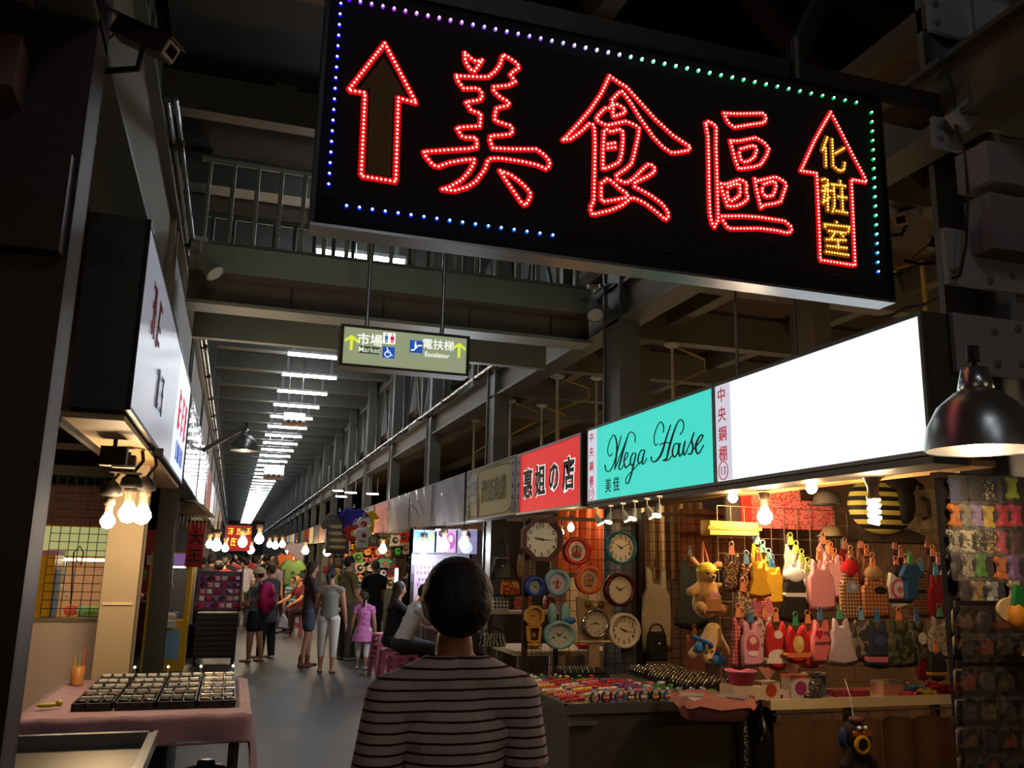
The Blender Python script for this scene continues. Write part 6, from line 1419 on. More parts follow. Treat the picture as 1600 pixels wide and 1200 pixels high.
for i in range(6):
    for j in range(5):
        cn, hx = (('crimson', 'a82040'), ('pink', 'd88098'), ('violet', '7a4080'), ('cream', 'd8c0b0'), ('plum', '5a2038'))[(i * 2 + j * 3) % 5]
        p = (q.x - .26 + .104 * i, 14.3 + .12 + .15 * j, .88 + .15 * j * .66)
        if cn not in pc_:
            o = thing('snack_bag', '%s foil bag on the wicker cart tray, row %s, %s along' % (cn, NTH[j], NTH[i]), 'bag', p, group='foil bags on the wicker cart')
            MB().puff([(-.045, -.06), (.045, -.06), (.05, 0), (.045, .06), (-.045, .06), (-.05, 0)], .05, .7, 0, Matrix.Rotation(-.9, 4, 'X')).build('bag', M(hx, .2, .2, .3, 30), o); MB().bbox((-.045, .03, .03), (.045, .045, .045)).build('seal', M('d8d0d0', .2, .5), o); pc_[cn] = o
        else: dup(pc_[cn], p, .2 * math.sin(i * j), '%s foil bag on the wicker cart tray, row %s, %s along' % (cn, NTH[j], NTH[i]))
t = thing('blue_bin', 'blue-violet plastic bin beside the wicker cart', 'bin', (P(291, 990, Y=15.3).x + .12, 15.75, 0)); MB().lathe([(.001, 0), (.13, 0), (.17, .5), (.18, .5), (.16, .49), (.001, .4)], n=16).build('tub', M('2a2c78', .4), t); MB().tube([(.175 * math.cos(k * PI / 8), .175 * math.sin(k * PI / 8), .5) for k in range(17)], .012, 6).build('rim', M('3a3c88', .4), t)
t = thing('straw_canopy', 'frayed straw fringe lit by a bulb above the red banner', 'canopy', P(303, 808, Y=13.4))
MB().puff([(-.45, 0), (-.3, .25), (.1, .2), (.3, 0)], .5, .7).build('thatch', M('7a6448', .95, 0, .4, 30, .8), t)
for k in range(14): MB().cyl((-.42 + .05 * k, -.26, .02), (-.46 + .055 * k, -.3, -.12 - .04 * (k % 3)), .006, n=5).build('straw', M('c8a868', .8), t)

# ================================================================ stalls further along the right
# ---- T-shirt wall
TYY = 18.9
tw_ = thing('tshirt_wall', 'dark board covered with folded printed T-shirts', 'display board', (2.95, TYY + .06, 0))
MB().bbox((-.72, 0, .35), (.75, .04, 2.2)).build('board', M('382a24', .8), tw_)
for x in (-.7, .73): MB().bbox((x - .025, 0, 0), (x + .025, .06, 2.2)).build('post', STEEL_D, tw_)
TE = [(325, 640, 'e0b020', 'yellow', '302018'), (320, 710, 'a82418', 'dark red', 'e8c8a0'), (400, 735, '78b840', 'lime green', '203818'), (475, 690, 'b83020', 'red', 'e8c040'), (495, 755, 'e07870', 'salmon', '8a2030'), (325, 785, 'a09888', 'grey', '302c28'), (415, 815, 'e0d8c8', 'white', '181818'), (495, 815, '708068', 'grey-green', 'e0e0d0'), (330, 855, '4a5068', 'slate', 'a0a8b8'), (610, 785, '60b890', 'mint', 'c05858'), (595, 855, '283058', 'navy', 'e8e0e0'), (665, 840, 'b02828', 'crimson', '282828'), (337, 920, '2868b0', 'bright blue', 'd8e0e8'), (418, 895, 'a03020', 'brick red', 'e8d0b0'), (412, 965, '1c5a90', 'deep blue', '70a0c8'), (335, 985, 'd8d0c8', 'off-white', 'b82828'), (585, 930, '78704c', 'olive', 'e0d8c0'), (650, 930, 'd8d0c0', 'cream', '4a3020'), (710, 685, '141612', 'black', '30c030'), (690, 600, 'e0dcd4', 'white calligraphy', '181818'), (755, 575, 'b81c20', 'scarlet', '401010'), (600, 590, '6a6038', 'khaki', '383018'), (520, 595, '1c1816', 'plain black', '383838'), (365, 585, 'a88458', 'tan', '583818'), (245, 690, '201c1a', 'folded black', '383430'), (245, 760, '2a2422', 'folded charcoal', '484440'), (770, 660, 'a09080', 'beige', '504030'), (250, 640, 'c8beb0', 'pale stone', '8a7a68'), (480, 880, '8a8478', 'stone grey', '302c28'), (560, 690, '983028', 'rust', 'd8b080'), (630, 700, '5a4838', 'brown', 'c8a070')]
for cx_, cy_, c1, nm, c2 in TE:
    q = P(480 + cx_ * .2, 720 + cy_ * .2 - 8, Y=TYY)
    garment(q, .31, .28, 'tee' if 'folded' not in nm else 'tank', C(c1, .08), '%s printed T-shirt on the T-shirt wall' % nm, emblem=[(c2, 0, -.5, .22, .24), (c1, .05, -.46, .1, .08)], name='tshirt', cat='T-shirt', group='T-shirts on the wall', th=.03, clip=False)
def big_tee(px, py, w, h, Y, c, lab, em=None, txt=None):
    q = P(px, py, Y=Y); t = garment(q, w, h, 'tee', C(c, .08), lab, emblem=em, name='tshirt', cat='T-shirt', hang='c8c8c0', th=.06)
    if txt:
        for s_, zz, cc in txt: MB().text(s_, .2 * w * 1.3, (0, zz * h), -.036, .004, .02).build('lettering', M(cc, .6), t)
    return t
big_tee(531, 797, .62, .8, 17.0, '6a625c', 'large grey T-shirt with cream text blocks hanging highest left of the blue one', [('d8cc90', 0, -.36, .32, .06), ('d8cc90', 0, -.52, .32, .06), ('d8cc90', 0, -.68, .3, .06), ('d8cc90', -.02, -.84, .26, .05)])
big_tee(553, 791, .5, .5, 16.9, '2828a0', 'royal blue T-shirt hanging between the grey and yellow ones', [('a8a8c8', .1, -.45, .05, .05)])
big_tee(574, 795, .42, .46, 17.1, 'e0b818', 'yellow T-shirt hanging right of the royal blue one')
big_tee(569, 805, .26, .4, 16.6, 'e0dcd4', 'white T-shirt with a red figure hanging over the yellow one', [('b82820', 0, -.35, .24, .22), ('202020', 0, -.72, .3, .06)])
big_tee(567, 822, .3, .4, 16.3, 'e4e0d8', 'white T-shirt reading I heart TW', [('c01820', .1, -.36, .16, .15)], [('I', -.36, '181818'), ('TW', -.72, '181818')])
big_tee(553, 818, .34, .3, 16.7, 'b82028', 'red T-shirt with a yellow mark hanging under the blue one', [('e0b028', 0, -.5, .18, .2)])
t = thing('metal_post', 'shiny chrome post between the T-shirt wall and the poster stall', 'post', (P(640, 950, Y=14.2).x, 14.2, 0)); MB().cyl((0, 0, 0), (0, 0, 2.18), .05, n=16).build('post', CHROME, t); MB().lathe([(.1, 0), (.1, .02), (.05, .04)], n=16).build('foot', STEEL_D, t)
t = thing('tube_light', 'upright white strip light beside the chrome post', 'tube light', (P(619, 915, Y=15.2).x, 15.2, P(619, 915, Y=15.2).z)); MB().cyl((0, 0, -.28), (0, 0, .28), .025, n=10).build('tube', E('f4faff', 6), t); MB().bbox((-.03, .03, -.3), (.03, .06, .3)).build('housing', M('c8ccd0', .4), t)
# ---- poster stall
PY = 13.2
t = thing('poster_screen', 'pale grid-lined back panel of the poster stall', 'screen', (3.05, PY + .1, 0)); MB().bbox((-.45, 0, .7), (.55, .03, 2.12)).build('board', M('8a8490', .6, 0, .1, 4), t)
for k in range(9): MB().bbox((-.45, -.006, .9 + .13 * k), (.55, 0, .905 + .13 * k)).build('line', M('58525a', .6), t)
for x in (-.43, .53): MB().bbox((x - .02, 0, 0), (x + .02, .04, 2.12)).build('post', STEEL_D, t)
def poster(px, py, w, h, mat, label, bl, Y=PY, txt=None):
    q = P(px, py, Y=Y); t = thing('poster', label, 'poster', q); MB().bbox((-w / 2, 0, -h / 2), (w / 2, .008, h / 2)).build('sheet', mat, t)
    if bl:
        b = MB()
        for i, (c, x, z, a, bb) in enumerate(bl): b.mat(i).prism(circ(1, 14, 0, a * w, bb * h, x * w, z * h), -.002 - .001 * i, .001)
        b.build('print', [M(c[0], .6) for c in bl], t)
    if txt:
        b = MB()
        for n_, zz, sz in txt: b.scrawl(n_, sz, (0, zz), 0, .003, int(zz * 100) + 50)
        b.build('lettering', M('903868', .6), t)
    MB().bbox((-w / 2, -.004, h / 2 - .012), (w / 2, .01, h / 2)).build('rail', M('c8c8cc', .4), t)
    return t
poster(664, 846, .36, .34, M('5888b8', .5), 'blue poster with a round white and blue picture over the poster stall', [('2868b0', -.1, .1, .26, .3), ('e8e8e8', -.1, .02, .18, .2), ('c83828', -.1, .05, .1, .1), ('c8a848', .28, .2, .1, .2)])
poster(697, 845, .36, .36, M('c890b8', .5), 'pink poster with a dark tree shape over the poster stall', [('a84898', .2, 0, .2, .35), ('302830', -.2, .3, .15, .15), ('e0c8e0', .2, .1, .1, .15)])
poster(729, 846, .34, .38, M('9890b8', .5), 'violet poster with a black-haired figure over the poster stall', [('181420', 0, .25, .2, .2), ('d8b8a8', 0, .1, .14, .14), ('e8e8f0', 0, -.25, .3, .25)])
poster(660, 916, .26, .72, M('d0b8d0', .5), 'tall pale pink price list at the poster stall', [], PY - .1, [(4, .28, .055), (4, .2, .05), (3, .1, .045), (4, .02, .045), (3, -.06, .045), (4, -.14, .045), (4, -.22, .045)])
ct = thing('food_counter', 'pale counter where the two seated people eat', 'counter', (2.98, 12.1, 0)); MB().bbox((-.3, -.7, .72), (.5, .8, .76)).build('top', M('d8c0c4', .4), ct); MB().bbox((-.2, -.65, .0), (.45, .75, .72)).build('body', M('4a3a38', .6), ct)
for i, (x, y, c, nm) in enumerate(((-.15, -.3, '78b0a0', 'green'), (-.1, .1, 'e0dcd4', 'white'), (-.12, .45, 'd88898', 'pink'))):
    t = thing('bowl', '%s bowl on the pale food counter' % nm, 'bowl', (2.98 + x, 12.1 + y, .76)); MB().lathe([(.001, 0), (.04, 0), (.085, .06), (.08, .06), (.038, .008), (.001, .008)], n=16).build('bowl', M(c, .4), t); MB().lathe([(.075, .045), (.001, .05)], n=16).build('food', M('a87848', .7), t)
# pink stools
def stool_at(loc, rz, label, group=None):
    t = thing('plastic_stool', label, 'stool', loc, rz, group); pk_ = M('c06888', .5, 0, .06)
    MB().prism([(-.15, .42), (.15, .42), (.14, .45), (-.14, .45)], -.14, .14).build('seat', pk_, t)
    for sx in (-1, 1):
        for sy in (-1, 1): MB().bar((sx * .17, sy * .16, 0), (sx * .135, sy * .125, .43), .045, .045).build('leg', pk_, t)
        MB().bar((sx * .155, -.14, .2), (sx * .155, .14, .2), .02, .03).build('stretcher', pk_, t); MB().bar((-.14, sx * .15, .28), (.14, sx * .15, .28), .02, .05).build('apron', pk_, t)
    return t
s0 = stool_at((2.24, 12.95, 0), .2, 'pink plastic stool at the bottom of the stack beside the child', 'pink plastic stools')
dup(s0, (2.24, 12.95, .07), .2, 'pink plastic stool in the middle of the stack beside the child'); dup(s0, (2.24, 12.95, .14), .2, 'pink plastic stool topping the stack beside the child')
s1 = dup(s0, (2.22, 11.45, 0), .1, 'pink plastic stool under the seated white T-shirt person'); dup(s0, (2.2, 12.1, 0), .0, 'pink plastic stool under the seated long-haired person in black')
t = thing('green_bin', 'bright green plastic bin behind the child', 'bin', (P(551, 985, Y=15.6).x, 15.6, 0)); MB().lathe([(.001, 0), (.2, 0), (.27, .62), (.29, .62), (.29, .66), (.001, .66)], n=18).build('tub', M('70c860', .4), t); MB().lathe([(.3, .66), (.3, .69), (.1, .74), (.001, .74)], n=18).build('lid', M('88d878', .4), t)
for i, (c, nm) in enumerate((('d84838', 'red'), ('e0c040', 'yellow'), ('e0e0e0', 'white'), ('4888b8', 'blue'), ('58a858', 'green'))):
    t = thing('folded_cloth', '%s folded garment in the pile behind the ponytail person' % nm, 'garment', (P(553, 935, Y=17.6).x, 17.6, .75 + .05 * i), .1 * i); MB().puff([(-.25, -.2), (.25, -.2), (.25, .2), (-.25, .2)], .05, .9, 0, Matrix.Rotation(PI / 2, 4, 'X')).build('fold', M(c, .8), t); MB().bbox((-.2, -.19, -.02), (.2, -.17, .02)).build('edge', M('d8d8d8', .7), t)
t = thing('pile_table', 'low dark table under the pile of folded garments', 'table', (P(553, 935, Y=17.6).x, 17.6, 0)); MB().bbox((-.35, -.3, .68), (.35, .3, .72)).build('top', M('4a3a30', .7), t)
for sx in (-.3, .3): MB().bbox((sx - .02, -.25, 0), (sx + .02, .25, .68)).build('leg', M('3a2c24', .7), t)
# ---- far stalls on both sides
def far_stall(x, y, side, c1, c2, label):
    t = thing('market_stall', label, 'stall', (x, y, 0)); MB().bbox((-.5, -.9, 0), (.5, .9, .85)).build('counter', M(c1, .7, 0, .2, 4), t)
    MB().bbox((-.5, .92, 0), (.5, .95, 2.1)).build('side_panel', M(c2, .7, 0, .3, 5), t)
    for k in range(5): MB().puff([(-.1, -.12), (.1, -.12), (.12, .1), (-.12, .1)], .1, .8, 0, Matrix.Translation((-.36 + .18 * k, .86, 1.25 + .3 * (k % 2)))).build('hanging_item', M(('c84838', 'e0a030', '6aa850', 'd8d0c0', '5a78b8')[(k + int(y)) % 5], .7), t)
    for k in range(7): MB().ball((-.35 + .11 * k, -.5 + .15 * (k % 3), .92), (.08, .09, .07)).build('heaped_item', M(('b83040', 'd8a050', 'a85030', 'c87888', '88583c')[(k + int(y)) % 5], .6), t)
for i, (x, y, s, a, b, l) in enumerate(((-1.25, 17, -1, '6a2c30', 'b84030', 'red stall counter heaped with goods behind the wicker cart'), (-1.25, 20.5, -1, '5a4a3c', 'd89828', 'far stall with a yellow-orange panel beyond the wicker cart'), (-1.25, 24.5, -1, '6a4a3c', 'a85a40', 'far brown stall, third behind the wicker cart'), (3.5, 22.3, 1, '6a5048', 'd07828', 'far stall with hanging orange goods past the T-shirt wall'), (3.5, 26, 1, '5a5a48', '78a850', 'far stall with green goods past the T-shirt wall'), (3.5, 30, 1, '5a4a48', 'b8b0a0', 'farthest pale stall on the lit-sign side'), (-1.25, 29, -1, '5a3a34', '8a4a38', 'farthest brown stall on the white-board side'))): far_stall(x, y, s, a, b, l)
big_tee(447, 862, .5, .6, 24, 'b86020', 'orange T-shirt hanging at a far stall'); big_tee(459, 872, .6, .7, 23.5, '5a7c3c', 'green printed T-shirt hanging at a far stall', [('284018', 0, -.5, .1, .1)]); big_tee(464, 845, .6, .6, 25, 'c8b8c0', 'pale pink T-shirt hanging high at a far stall')
# ================================================================ people
SKIN = M('c89070', .6, 0, .06, 10); SKIN_D = M('a8704c', .6, 0, .06, 10); HAIR = M('120d0b', .62, 0, .4, 90, .5); HAIR_B = M('2c1a12', .6, 0, .4, 90, .5)
def person(loc, rz, H, label, top, bottom, sleeve='short', legs='long', hair='short', hairm=HAIR, skin=SKIN, arms=((0, .12, .25), (0, .12, .25)), lg=((0, 0), (0, 0)), seat=None, lean=0.0, nod=0.0, turn=0.0, shoe=None, vox=.015, fat=1.0, hem=.5, skirt=None, face=True, fine=False, wide=1.0):
    """one person facing +y before turning by rz; arms: (swing forward, out, elbow bend); lg: (thigh forward, knee bend)"""
    t = thing('person', label, 'person', loc, rz)
    z0 = 0.0 if seat is None else seat - .5 * H + .07 * H
    hipz = .5 * H + z0
    R = lambda v, piv: (Matrix.Rotation(-lean, 3, 'X') @ (Vector(v) - Vector(piv))) + Vector(piv)
    piv = (0, 0, hipz)
    U = lambda x, y, z: R((x * H, y * H, z * H + z0), piv)
    body = []; shirt = []; pants = []; shoes = []; sleeves = []
    r = lambda k: k * H * fat
    # trunk
    pel, waist, chest, neckb = U(0, 0, .53), U(0, 0, .615), U(0, .005, .735), U(0, .006, .815)
    w = 1.0 * wide
    body += [(pel, r(.062), waist, r(.054), (1, 0, 0), (1.35 * w, .95)), (waist, r(.054), chest, r(.062), (1, 0, 0), (1.35 * w, .95)), (chest, r(.062), U(0, -.003, .785), r(.045), (1, 0, 0), (1.5 * w, .95)), (neckb, r(.034), U(0, .008, .865), .03 * H)]
    # head
    hc = U(0, .012, .925) ; hd = Matrix.Rotation(-nod - lean * .5, 3, 'X'); tn = Matrix.Rotation(turn, 3, 'Z')
    hp = lambda x, y, z: hc + tn @ (hd @ Vector((x * H, y * H, z * H)))
    body += [(hp(0, -.004, .016), .048 * H, hp(0, .004, .004), .046 * H, (1, 0, 0), (.95, 1.1)), (hp(0, .014, -.02), .036 * H, hp(0, .02, -.04), .024 * H, (1, 0, 0), (1, 1)), (hp(0, .048, .002), .006 * H, hp(0, .058, -.012), .009 * H)]
    for s in (-1, 1): body.append((hp(s * .048, -.002, .004), .009 * H, hp(s * .05, -.004, -.012), .007 * H, (0, 1, 0), (1.2, .6)))
    # arms
    for i, s in enumerate((-1, 1)):
        f, o, bd = arms[i]; S = U(s * .108 * wide, -.003, .782)
        d1 = Vector((s * math.sin(o), math.sin(f) * math.cos(o), -math.cos(f) * math.cos(o))); E_ = S + d1 * .17 * H
        d2 = Vector((s * math.sin(o * .6), math.sin(f + bd) * math.cos(o * .6), -math.cos(f + bd) * math.cos(o * .6))); Wr = E_ + d2 * .145 * H
        body += [(S, r(.034), S + d1 * .08 * H, r(.029)), (S + d1 * .06 * H, r(.03), E_, r(.024)), (E_, r(.025), E_ + d2 * .06 * H, r(.024)), (E_ + d2 * .05 * H, r(.024), Wr, r(.0165))]
        if sleeve == 'none': body.append((U(0, 0, .77), r(.04), S, r(.034)))
        sd = Vector((0, 1, 0)) - d2 * d2.y; sd = sd.normalized() if sd.length > .1 else Vector((1, 0, 0)); acr = d2.cross(sd)
        pc0 = Wr + d2 * .012 * H; body.append((Wr, .0145 * H, pc0 + d2 * .04 * H, .02 * H, tuple(sd), (1.15, .6)))
        for k in range(4):
            b0_ = pc0 + d2 * .05 * H + sd * (.0165 - .011 * k) * H; ln = (.034, .043, .046, .038)[k] * H * 1.05
            m0 = b0_ + d2 * ln * .55; e0 = m0 + (d2 * .8 - acr * s * .6) * ln * .5
            body += [(b0_, .0058 * H, m0, .0054 * H), (m0, .0054 * H, e0, .0048 * H)]
        th = pc0 + sd * .016 * H; body.append((th, .0085 * H, th + (sd * .7 + d2 * .8).normalized() * .038 * H, .006 * H))
        k = {'short': .62, 'none': 0, 'long': 1, 'cap': .35}[sleeve]
        tz_ = U(s * .03, -.008, .822); body.append((tz_, r(.024), S, r(.03))); shirt.append((U(s * .022, -.012, .822), r(.036), S, r(.039)))
        if k:
            sl = [(U(s * .06 * wide, 0, .775), r(.045), S, r(.042)), (S, r(.042), S + d1 * .17 * H * min(k + .08, 1), r(.038))]
            if sleeve == 'long': sl.append((E_, r(.034), Wr, r(.025)))
            sleeves.append((sl, [(S + d1 * .17 * H * k, d1)] if k < 1 else None))
    # legs
    for i, s in enumerate((-1, 1)):
        f, kb = lg[i] if seat is None else (1.5, 1.5)
        Hp = Vector((s * .052 * H, 0, hipz)); d1 = Vector((s * .03, math.sin(f), -math.cos(f))).normalized(); K = Hp + d1 * .235 * H
        d2 = Vector((0, math.sin(f - kb), -math.cos(f - kb))); A = K + d2 * (.225 * H)
        body += [(Hp, r(.052), Hp + d1 * .12 * H, r(.046)), (Hp + d1 * .1 * H, r(.046), K, r(.034)), (K, r(.034), K + d2 * .08 * H, r(.033)), (K + d2 * .06 * H, r(.033), A, r(.02))]
        body += [(A, r(.021), A + Vector((s * .01, .0, -.02 * H)), r(.02)), (A + Vector((0, -.012 * H, -.025 * H)), r(.018), A + Vector((s * .012 * H, .085 * H, -.03 * H)), r(.013), (1, 0, 0), (1.35, .8))]
        L = {'long': (1, 1), 'capri': (1, .45), 'short': (.55, 0), 'none': (0, 0)}[legs]
        if L[0]: pants += [(U(0, 0, .54) if seat is None else Vector((0, .0, hipz + .02)), r(.07), Hp, r(.064)), (Hp, r(.062), Hp + d1 * .235 * H * L[0], r(.062 if L[0] < 1 else .043))]
        if L[1]: pants.append((K, r(.043), K + d2 * .225 * H * L[1], r(.034)))
        shoes += [(A + Vector((0, -.014 * H, -.026 * H)), r(.022), A + Vector((s * .012 * H, .088 * H, -.032 * H)), r(.017), (1, 0, 0), (1.35, .85))]
        if shoe and shoe[0] == 'boot': shoes.append((A + Vector((0, 0, .05 * H)), r(.027), A + Vector((0, -.005, -.03 * H)), r(.026)))
    bo = blob('body', body, skin, t, vox * (.62 if fine else .8), 3)
    # shirt
    hz = U(0, 0, hem)
    shirt += [(U(0, 0, hem + .03), r(.072), waist, r(.064), (1, 0, 0), (1.36 * w, 1.0)), (waist, r(.064), chest, r(.07), (1, 0, 0), (1.36 * w, 1.0)), (chest, r(.07), U(0, -.003, .785), r(.05), (1, 0, 0), (1.55 * w, 1.0))]
    cuts = [(hz, R((0, 0, -1), (0, 0, 0)))]
    cuts.append((U(0, -.02, .848 if sleeve != 'none' else .822), R((0, 0, 1), (0, 0, 0))))
    so = blob('shirt', shirt, top, t, vox * (.7 if fine else .9), 4, cuts)
    for sl, cu_ in sleeves: blob('sleeve', sl, top, so, vox * (.7 if fine else .9), 3, cu_)
    if pants: blob('trousers', pants, bottom, t, vox * .9, 4, [((0, 0, hipz + .06 * H), (0, 0, 1))] if lean < .2 else None)
    if skirt:
        b = MB(); a_, c_, rr_ = skirt; n = 28
        pr = [(a_, r(.07), 1.3), ((a_ + c_) / 2, r(.07) + rr_ * .5 * H, 1.25), (c_, r(.07) + rr_ * H, 1.2)]
        b.add([((q[1] * q[2] + .006 * math.sin(k * 1.9) * (j > 0)) * math.cos(2 * PI * k / n), q[1] * math.sin(2 * PI * k / n), q[0] * H + z0) for j, q in enumerate(pr) for k in range(n)], [(j * n + k, j * n + (k + 1) % n, (j + 1) * n + (k + 1) % n, (j + 1) * n + k) for j in range(2) for k in range(n)], True); b.build('skirt', top, t)
    if shoe:
        for i in (0, 1):
            n_ = len(shoes) // 2; blob('shoe', shoes[i * n_:(i + 1) * n_], shoe[1], t, vox * .7, 2)
    # hair
    hr = []
    if hair != 'bald': hr = [(hp(0, -.014, .022), .054 * H, hp(0, -.01, .016), .053 * H, (1, 0, 0), (1.0, 1.08)), (hp(0, -.032, -.0), .042 * H, hp(0, -.032, -.014), .03 * H)]
    if hair == 'bob': hr += [(hp(0, -.016, .012), .0585 * H, hp(0, -.022, .002), .055 * H, (1, 0, 0), (1.02, 1.0)), (hp(0, -.03, .0), .043 * H, hp(0, -.034, -.014), .028 * H), (hp(-.04, .002, .004), .018 * H, hp(-.042, -.006, -.014), .012 * H), (hp(.04, .002, .004), .018 * H, hp(.042, -.006, -.014), .012 * H)]
    if hair in ('long',): hr += [(hp(0, -.035, -.01), .045 * H, U(0, -.05, .74), .05 * H, (1, 0, 0), (1.15, .6)), (U(0, -.05, .76), .05 * H, U(0, -.062, .66), .03 * H, (1, 0, 0), (1.3, .6)), (hp(-.042, -.01, .0), .018 * H, U(-.05, -.02, .78), .014 * H), (hp(.042, -.01, .0), .018 * H, U(.05, -.02, .78), .014 * H)]
    if hair == 'pony': hr += [(hp(0, -.058, .01), .022 * H, hp(0, -.075, -.03), .022 * H), (hp(0, -.075, -.03), .022 * H, U(0, -.06, .78), .01 * H)]
    if hr: blob('hair', hr, hairm, t, vox * .7, 2, [(hp(0, .03, .03), tn @ (hd @ Vector((0, 1, -.55))))] if hair != 'bob' else None)
    if face:
        for s in (-1, 1):
            MB().ball(hp(s * .018, .0455, .006), (.006 * H, .004 * H, .0035 * H), 8, 5).build('eye', M('14100e', .3), bo)
        MB().ball(hp(0, .047, -.032), (.011 * H, .004 * H, .0035 * H), 8, 5).build('mouth', M('98504a', .5), bo)
    t['_h'] = H
    return t, U, hp
def mc(c, v=.1, s=30): return M(c, .85, 0, v, s, .05)
# the person in front
FS = M_pattern('stripes', 'b8a4a4', '2a1218', 40.0, .9)
FX = .585
pt, U, hp = person((FX, 2.3, 0), .03, 1.66, 'short-haired person seen from behind in a thin-striped T-shirt', FS, mc('2a2630'), 'short', 'long', 'bob', HAIR, SKIN_D, ((-.06, .2, .12), (.0, .2, .12)), ((.1, .05), (-.12, .15)), shoe=('shoe', mc('3a3634')), vox=.012, fat=1.0, hem=.47, fine=True, wide=.93)
# middle distance
person((1.22, 14.1, 0), -1.35, 1.60, 'long-haired person in a plum top, denim shorts and brown ankle boots', mc('4a3a48'), mc('4a5268'), 'short', 'short', 'long', HAIR_B, SKIN, ((.35, .05, .9), (.3, .05, .9)), ((.12, .1), (-.1, .1)), nod=.15, shoe=('boot', mc('7a4a28')), fat=.92)
person((1.9, 14.95, 0), -1.1, 1.69, 'short-haired person in an olive T-shirt facing the T-shirt wall', mc('6a5c38'), mc('4a443c'), 'short', 'long', 'short', HAIR, SKIN, ((.2, .1, .6), (.2, .1, .5)), nod=.2, turn=-.2, shoe=('shoe', mc('8a8078')))
person((1.45, 13.35, 0), -.2, 1.50, 'ponytailed person in a grey sleeveless top and white cropped trousers', mc('8a8880'), mc('e0dcd4'), 'none', 'capri', 'pony', HAIR, SKIN, ((.15, .12, .9), (.05, .2, .3)), ((.06, .05), (-.06, .05)), nod=.35, turn=-.4, shoe=('shoe', mc('a8704c')))
person((2.02, 13.7, 0), -.3, 1.14, 'small child in a pink dotted dress and white leggings', M_pattern('spots', 'd880b8', 'a04890', 26), mc('e4dcdc'), 'cap', 'capri', 'pony', HAIR, SKIN, ((.1, .25, .2), (.05, .2, .2)), ((.12, .1), (-.1, .1)), hem=.37, nod=.2, shoe=('shoe', mc('c8c4c8')), fat=1.05, skirt=(.56, .36, .05))
person((2.18, 11.45, 0), -1.45, 1.68, 'seated person in a white T-shirt bending over the food counter', mc('d8d8dc'), mc('282838'), 'short', 'long', 'short', HAIR, SKIN, ((.9, .1, .6), (1.0, .1, .5)), seat=.45, lean=.42, nod=.3, shoe=('shoe', mc('282424')))
person((2.16, 12.1, 0), -1.4, 1.60, 'seated long-haired person in black resting chin on hand', mc('18161a'), mc('20202c'), 'short', 'long', 'long', HAIR_B, SKIN, ((.8, .1, 1.7), (.9, .1, 1.2)), seat=.45, lean=.12, nod=.05, shoe=('shoe', mc('3a3434')))
person((2.5, 13.6, 0), -1.3, 1.66, 'person in a black sleeveless top reaching over the counter', mc('141418'), mc('1c1c28'), 'none', 'long', 'short', HAIR, SKIN, ((.8, .1, .5), (.75, .1, .6)), lean=.3, nod=.35, shoe=('shoe', mc('282424')))
person((2.6, 16.55, 0), .1, 1.62, 'stall keeper in a black T-shirt with cropped hair seen from behind', mc('141416'), mc('20202a'), 'short', 'long', 'short', M('5a4434', .6), SKIN, ((.5, .1, .8), (.5, .1, .8)), nod=.3, shoe=('shoe', mc('282424')))
# the pair with the pink backpack
bpx, U2, hp2 = person((.46, 14.85, 0), 1.0, 1.46, 'person in a beige cap and green-grey top carrying a pink backpack', M_pattern('camo', '7a9080', '4a4848', 7), mc('202028'), 'short', 'short', 'short', HAIR_B, SKIN, ((.3, .1, 1.2), (.25, .1, 1.0)), ((.1, .1), (-.08, .1)), nod=.3, shoe=('shoe', mc('c8b8a8')), fat=1.08)
MB().lathe([(.098, -.01), (.097, .03), (.075, .075), (.03, .095), (.001, .097)], hp2(0, -.008, .022), 18).puff([(-.075, -.0), (.075, 0), (.05, .12), (-.05, .12)], .016, .9, 0, Matrix.Translation(hp2(0, .045, .028)) @ Matrix.Rotation(PI / 2 + .25, 4, 'X') @ Matrix.Rotation(PI, 4, 'Y') @ Matrix.Scale(-1, 4, (0, 0, 1))).build('cap', mc('d8c4a4'), bpx)
q = Vector((.46, 14.85, 0)) + Matrix.Rotation(1.0, 3, 'Z') @ Vector((0, -.17, 1.0))
t = thing('backpack', 'bright pink backpack worn by the person in the beige cap', 'backpack', q, 1.0)
MB().ball((0, 0, 0), (.17, .11, .25), 18, 12).build('bag', M('e0187c', .6, 0, .08, 10), t); MB().ball((0, -.07, -.08), (.12, .07, .11), 14, 10).build('pocket', M('c81470', .6), t)
for s in (-1, 1): MB().tube([(s * .1, .08, -.15), (s * .13, .2, .02), (s * .11, .17, .17), (s * .08, .06, .22)], .018, 6).build('strap', M('d81878', .6), t)
MB().tube([(-.1, -.1, .05), (0, -.125, .08), (.1, -.1, .05)], .006, 5).build('zip', M('4a2038', .5), t)
person((.66, 15.35, 0), .85, 1.52, 'person with short brown hair in a dark grey tunic and black trousers', mc('4c4a58'), mc('1c1c28'), 'short', 'long', 'short', M('4a2818', .5), SKIN, ((.2, .1, .9), (.1, .12, .2)), ((.08, .05), (-.05, .05)), hem=.38, nod=.35, shoe=('shoe', mc('d8d0c8')), fat=1.15)
t = thing('plastic_bag', 'white plastic carrier bag hanging from the hand of the dark grey tunic wearer', 'bag', P(442, 972, Y=15.2)); MB().puff([(-.1, -.11), (.1, -.11), (.08, .03), (.02, .13), (-.02, .13), (-.08, .03)], .12, .75).build('bag', M('d8d0c8', .4, 0, .1, 20, .4), t); MB().tube([(-.02, 0, .12), (0, 0, .2), (.02, 0, .12)], .006, 5).build('handle', M('d8d0c8', .4), t)
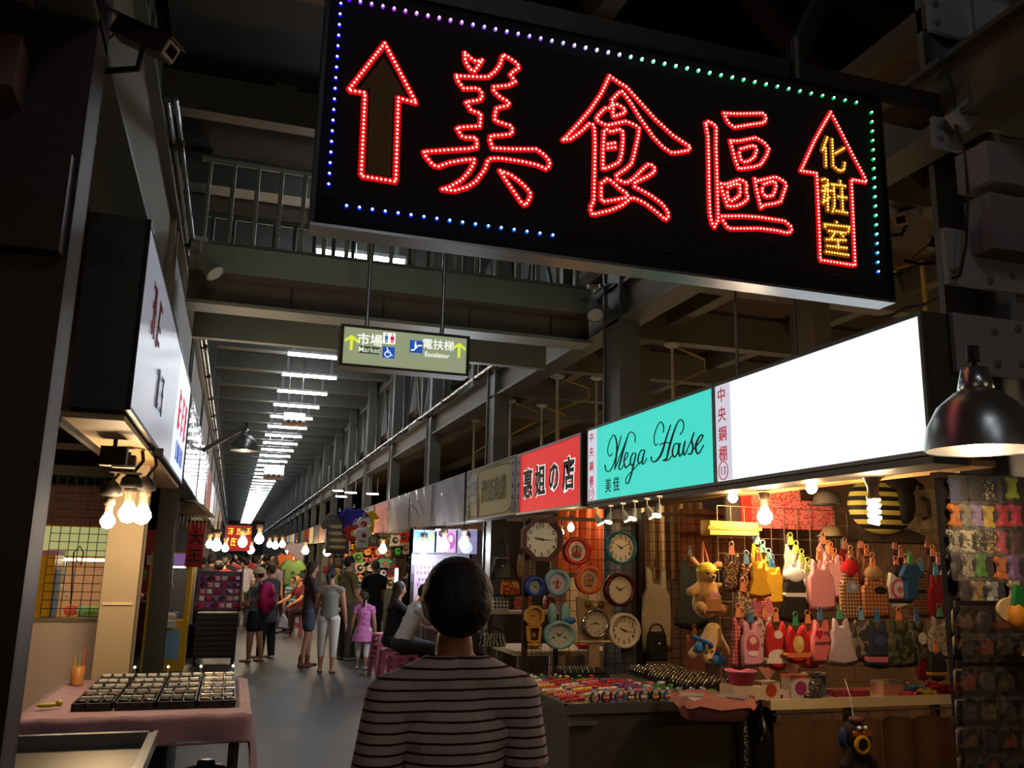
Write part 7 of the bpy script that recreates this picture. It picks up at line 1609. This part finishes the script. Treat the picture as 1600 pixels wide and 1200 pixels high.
person((.06, 17.0, 0), 2.9, 1.34, 'child in a pale yellow shirt beside the wicker cart', mc('d8c878'), mc('8a8478'), 'long', 'long', 'short', HAIR, SKIN, nod=.2, shoe=('shoe', mc('5a4a40')))
# the crowd further off
CR = [(350, 880, 19.5, .2, 1.62, '701c28', 'dark red shirt standing behind the child in yellow', 'short', '2a2430'), (355, 876, 21.5, -.4, 1.7, '2a2830', 'dark jacket, tall among the far crowd on the white-board side', 'short', '20202a'), (342, 884, 18.2, 1.2, 1.55, '5a5a70', 'grey-blue shirt bending to the cart goods', 'bob', '2a2a34'), (385, 882, 22.0, .3, 1.6, 'c8c4cc', 'white shirt behind the beige cap', 'short', '3a3a44'), (398, 880, 24, 0, 1.66, 'b02c2c', 'red top in the middle of the far crowd', 'bob', '28242c'), (412, 878, 26, .4, 1.7, '38343c', 'charcoal top in the middle of the far crowd', 'short', '24242c'), (428, 876, 20, -.5, 1.66, '6a6470', 'grey top behind the dark grey tunic wearer', 'long', '2c2c38'), (440, 877, 25, .2, 1.68, 'a898a0', 'pale mauve top near the far tees', 'short', '3a3848'), (420, 872, 31, .1, 1.7, '4a3a34', 'brown top, far off under the bulb cluster', 'short', '28242a'), (372, 873, 30, -.2, 1.7, '3c4048', 'slate top, far off under the red and yellow sign', 'bob', '28242a'), (390, 872, 35, 0, 1.7, '803038', 'maroon top at the far end of the crowd', 'short', '28242a'), (330, 878, 21.0, -.3, 1.66, '4a4a50', 'grey top leaning to the red stall', 'bob', '28242a'), (318, 880, 22.5, .2, 1.6, '30506a', 'blue top beside the red stall', 'short', '28242a'), (365, 875, 26.0, .5, 1.68, '802830', 'wine-red top under the red and yellow sign', 'bob', '28242a'), (436, 873, 29.0, .3, 1.7, 'b8b0a8', 'cream top near the green far tee', 'short', '28242a'), (447, 874, 33.0, .3, 1.7, '3a3a40', 'black-grey top near the orange far tee', 'short', '28242a'), (380, 874, 27.5, .1, 1.64, '50604a', 'moss-green top deep in the crowd', 'short', '28242a'), (405, 871, 38, 0, 1.7, '55504c', 'stone-grey top at the far end of the crowd', 'short', '28242a')]
for px, py, Y, rz, H_, c, lab, hs, cb in CR:
    person((P(px, py, Y=Y).x, Y, 0), rz, H_, 'person in a ' + lab, mc(c), mc(cb), 'short', 'long', hs, HAIR, SKIN, nod=.15, shoe=('shoe', mc('3a3430')), vox=.024, face=False)
person((P(458, 905, Y=21).x, 21.0, 0), 2.6, 1.2, 'small child in a teal striped shirt far down the aisle', M_pattern('broad', '3a7888', 'a8c8c8', 12), mc('20242c'), 'short', 'long', 'short', HAIR, SKIN, shoe=('shoe', mc('3a3430')), vox=.02)
person((P(475, 905, Y=19.5).x, 19.5, 0), 2.2, 1.58, 'seated person in dark red beside the grey pillar', mc('601820'), mc('301820'), 'short', 'long', 'short', HAIR, SKIN, ((.7, .1, .5), (.7, .1, .5)), seat=.42, lean=.15, shoe=('shoe', mc('3a3430')), vox=.02)
t = stool_at((P(475, 905, Y=19.5).x, 19.5, -.03), 2.2, 'pink plastic stool under the seated person in dark red')
bpy.data.scenes.remove(BENCH)
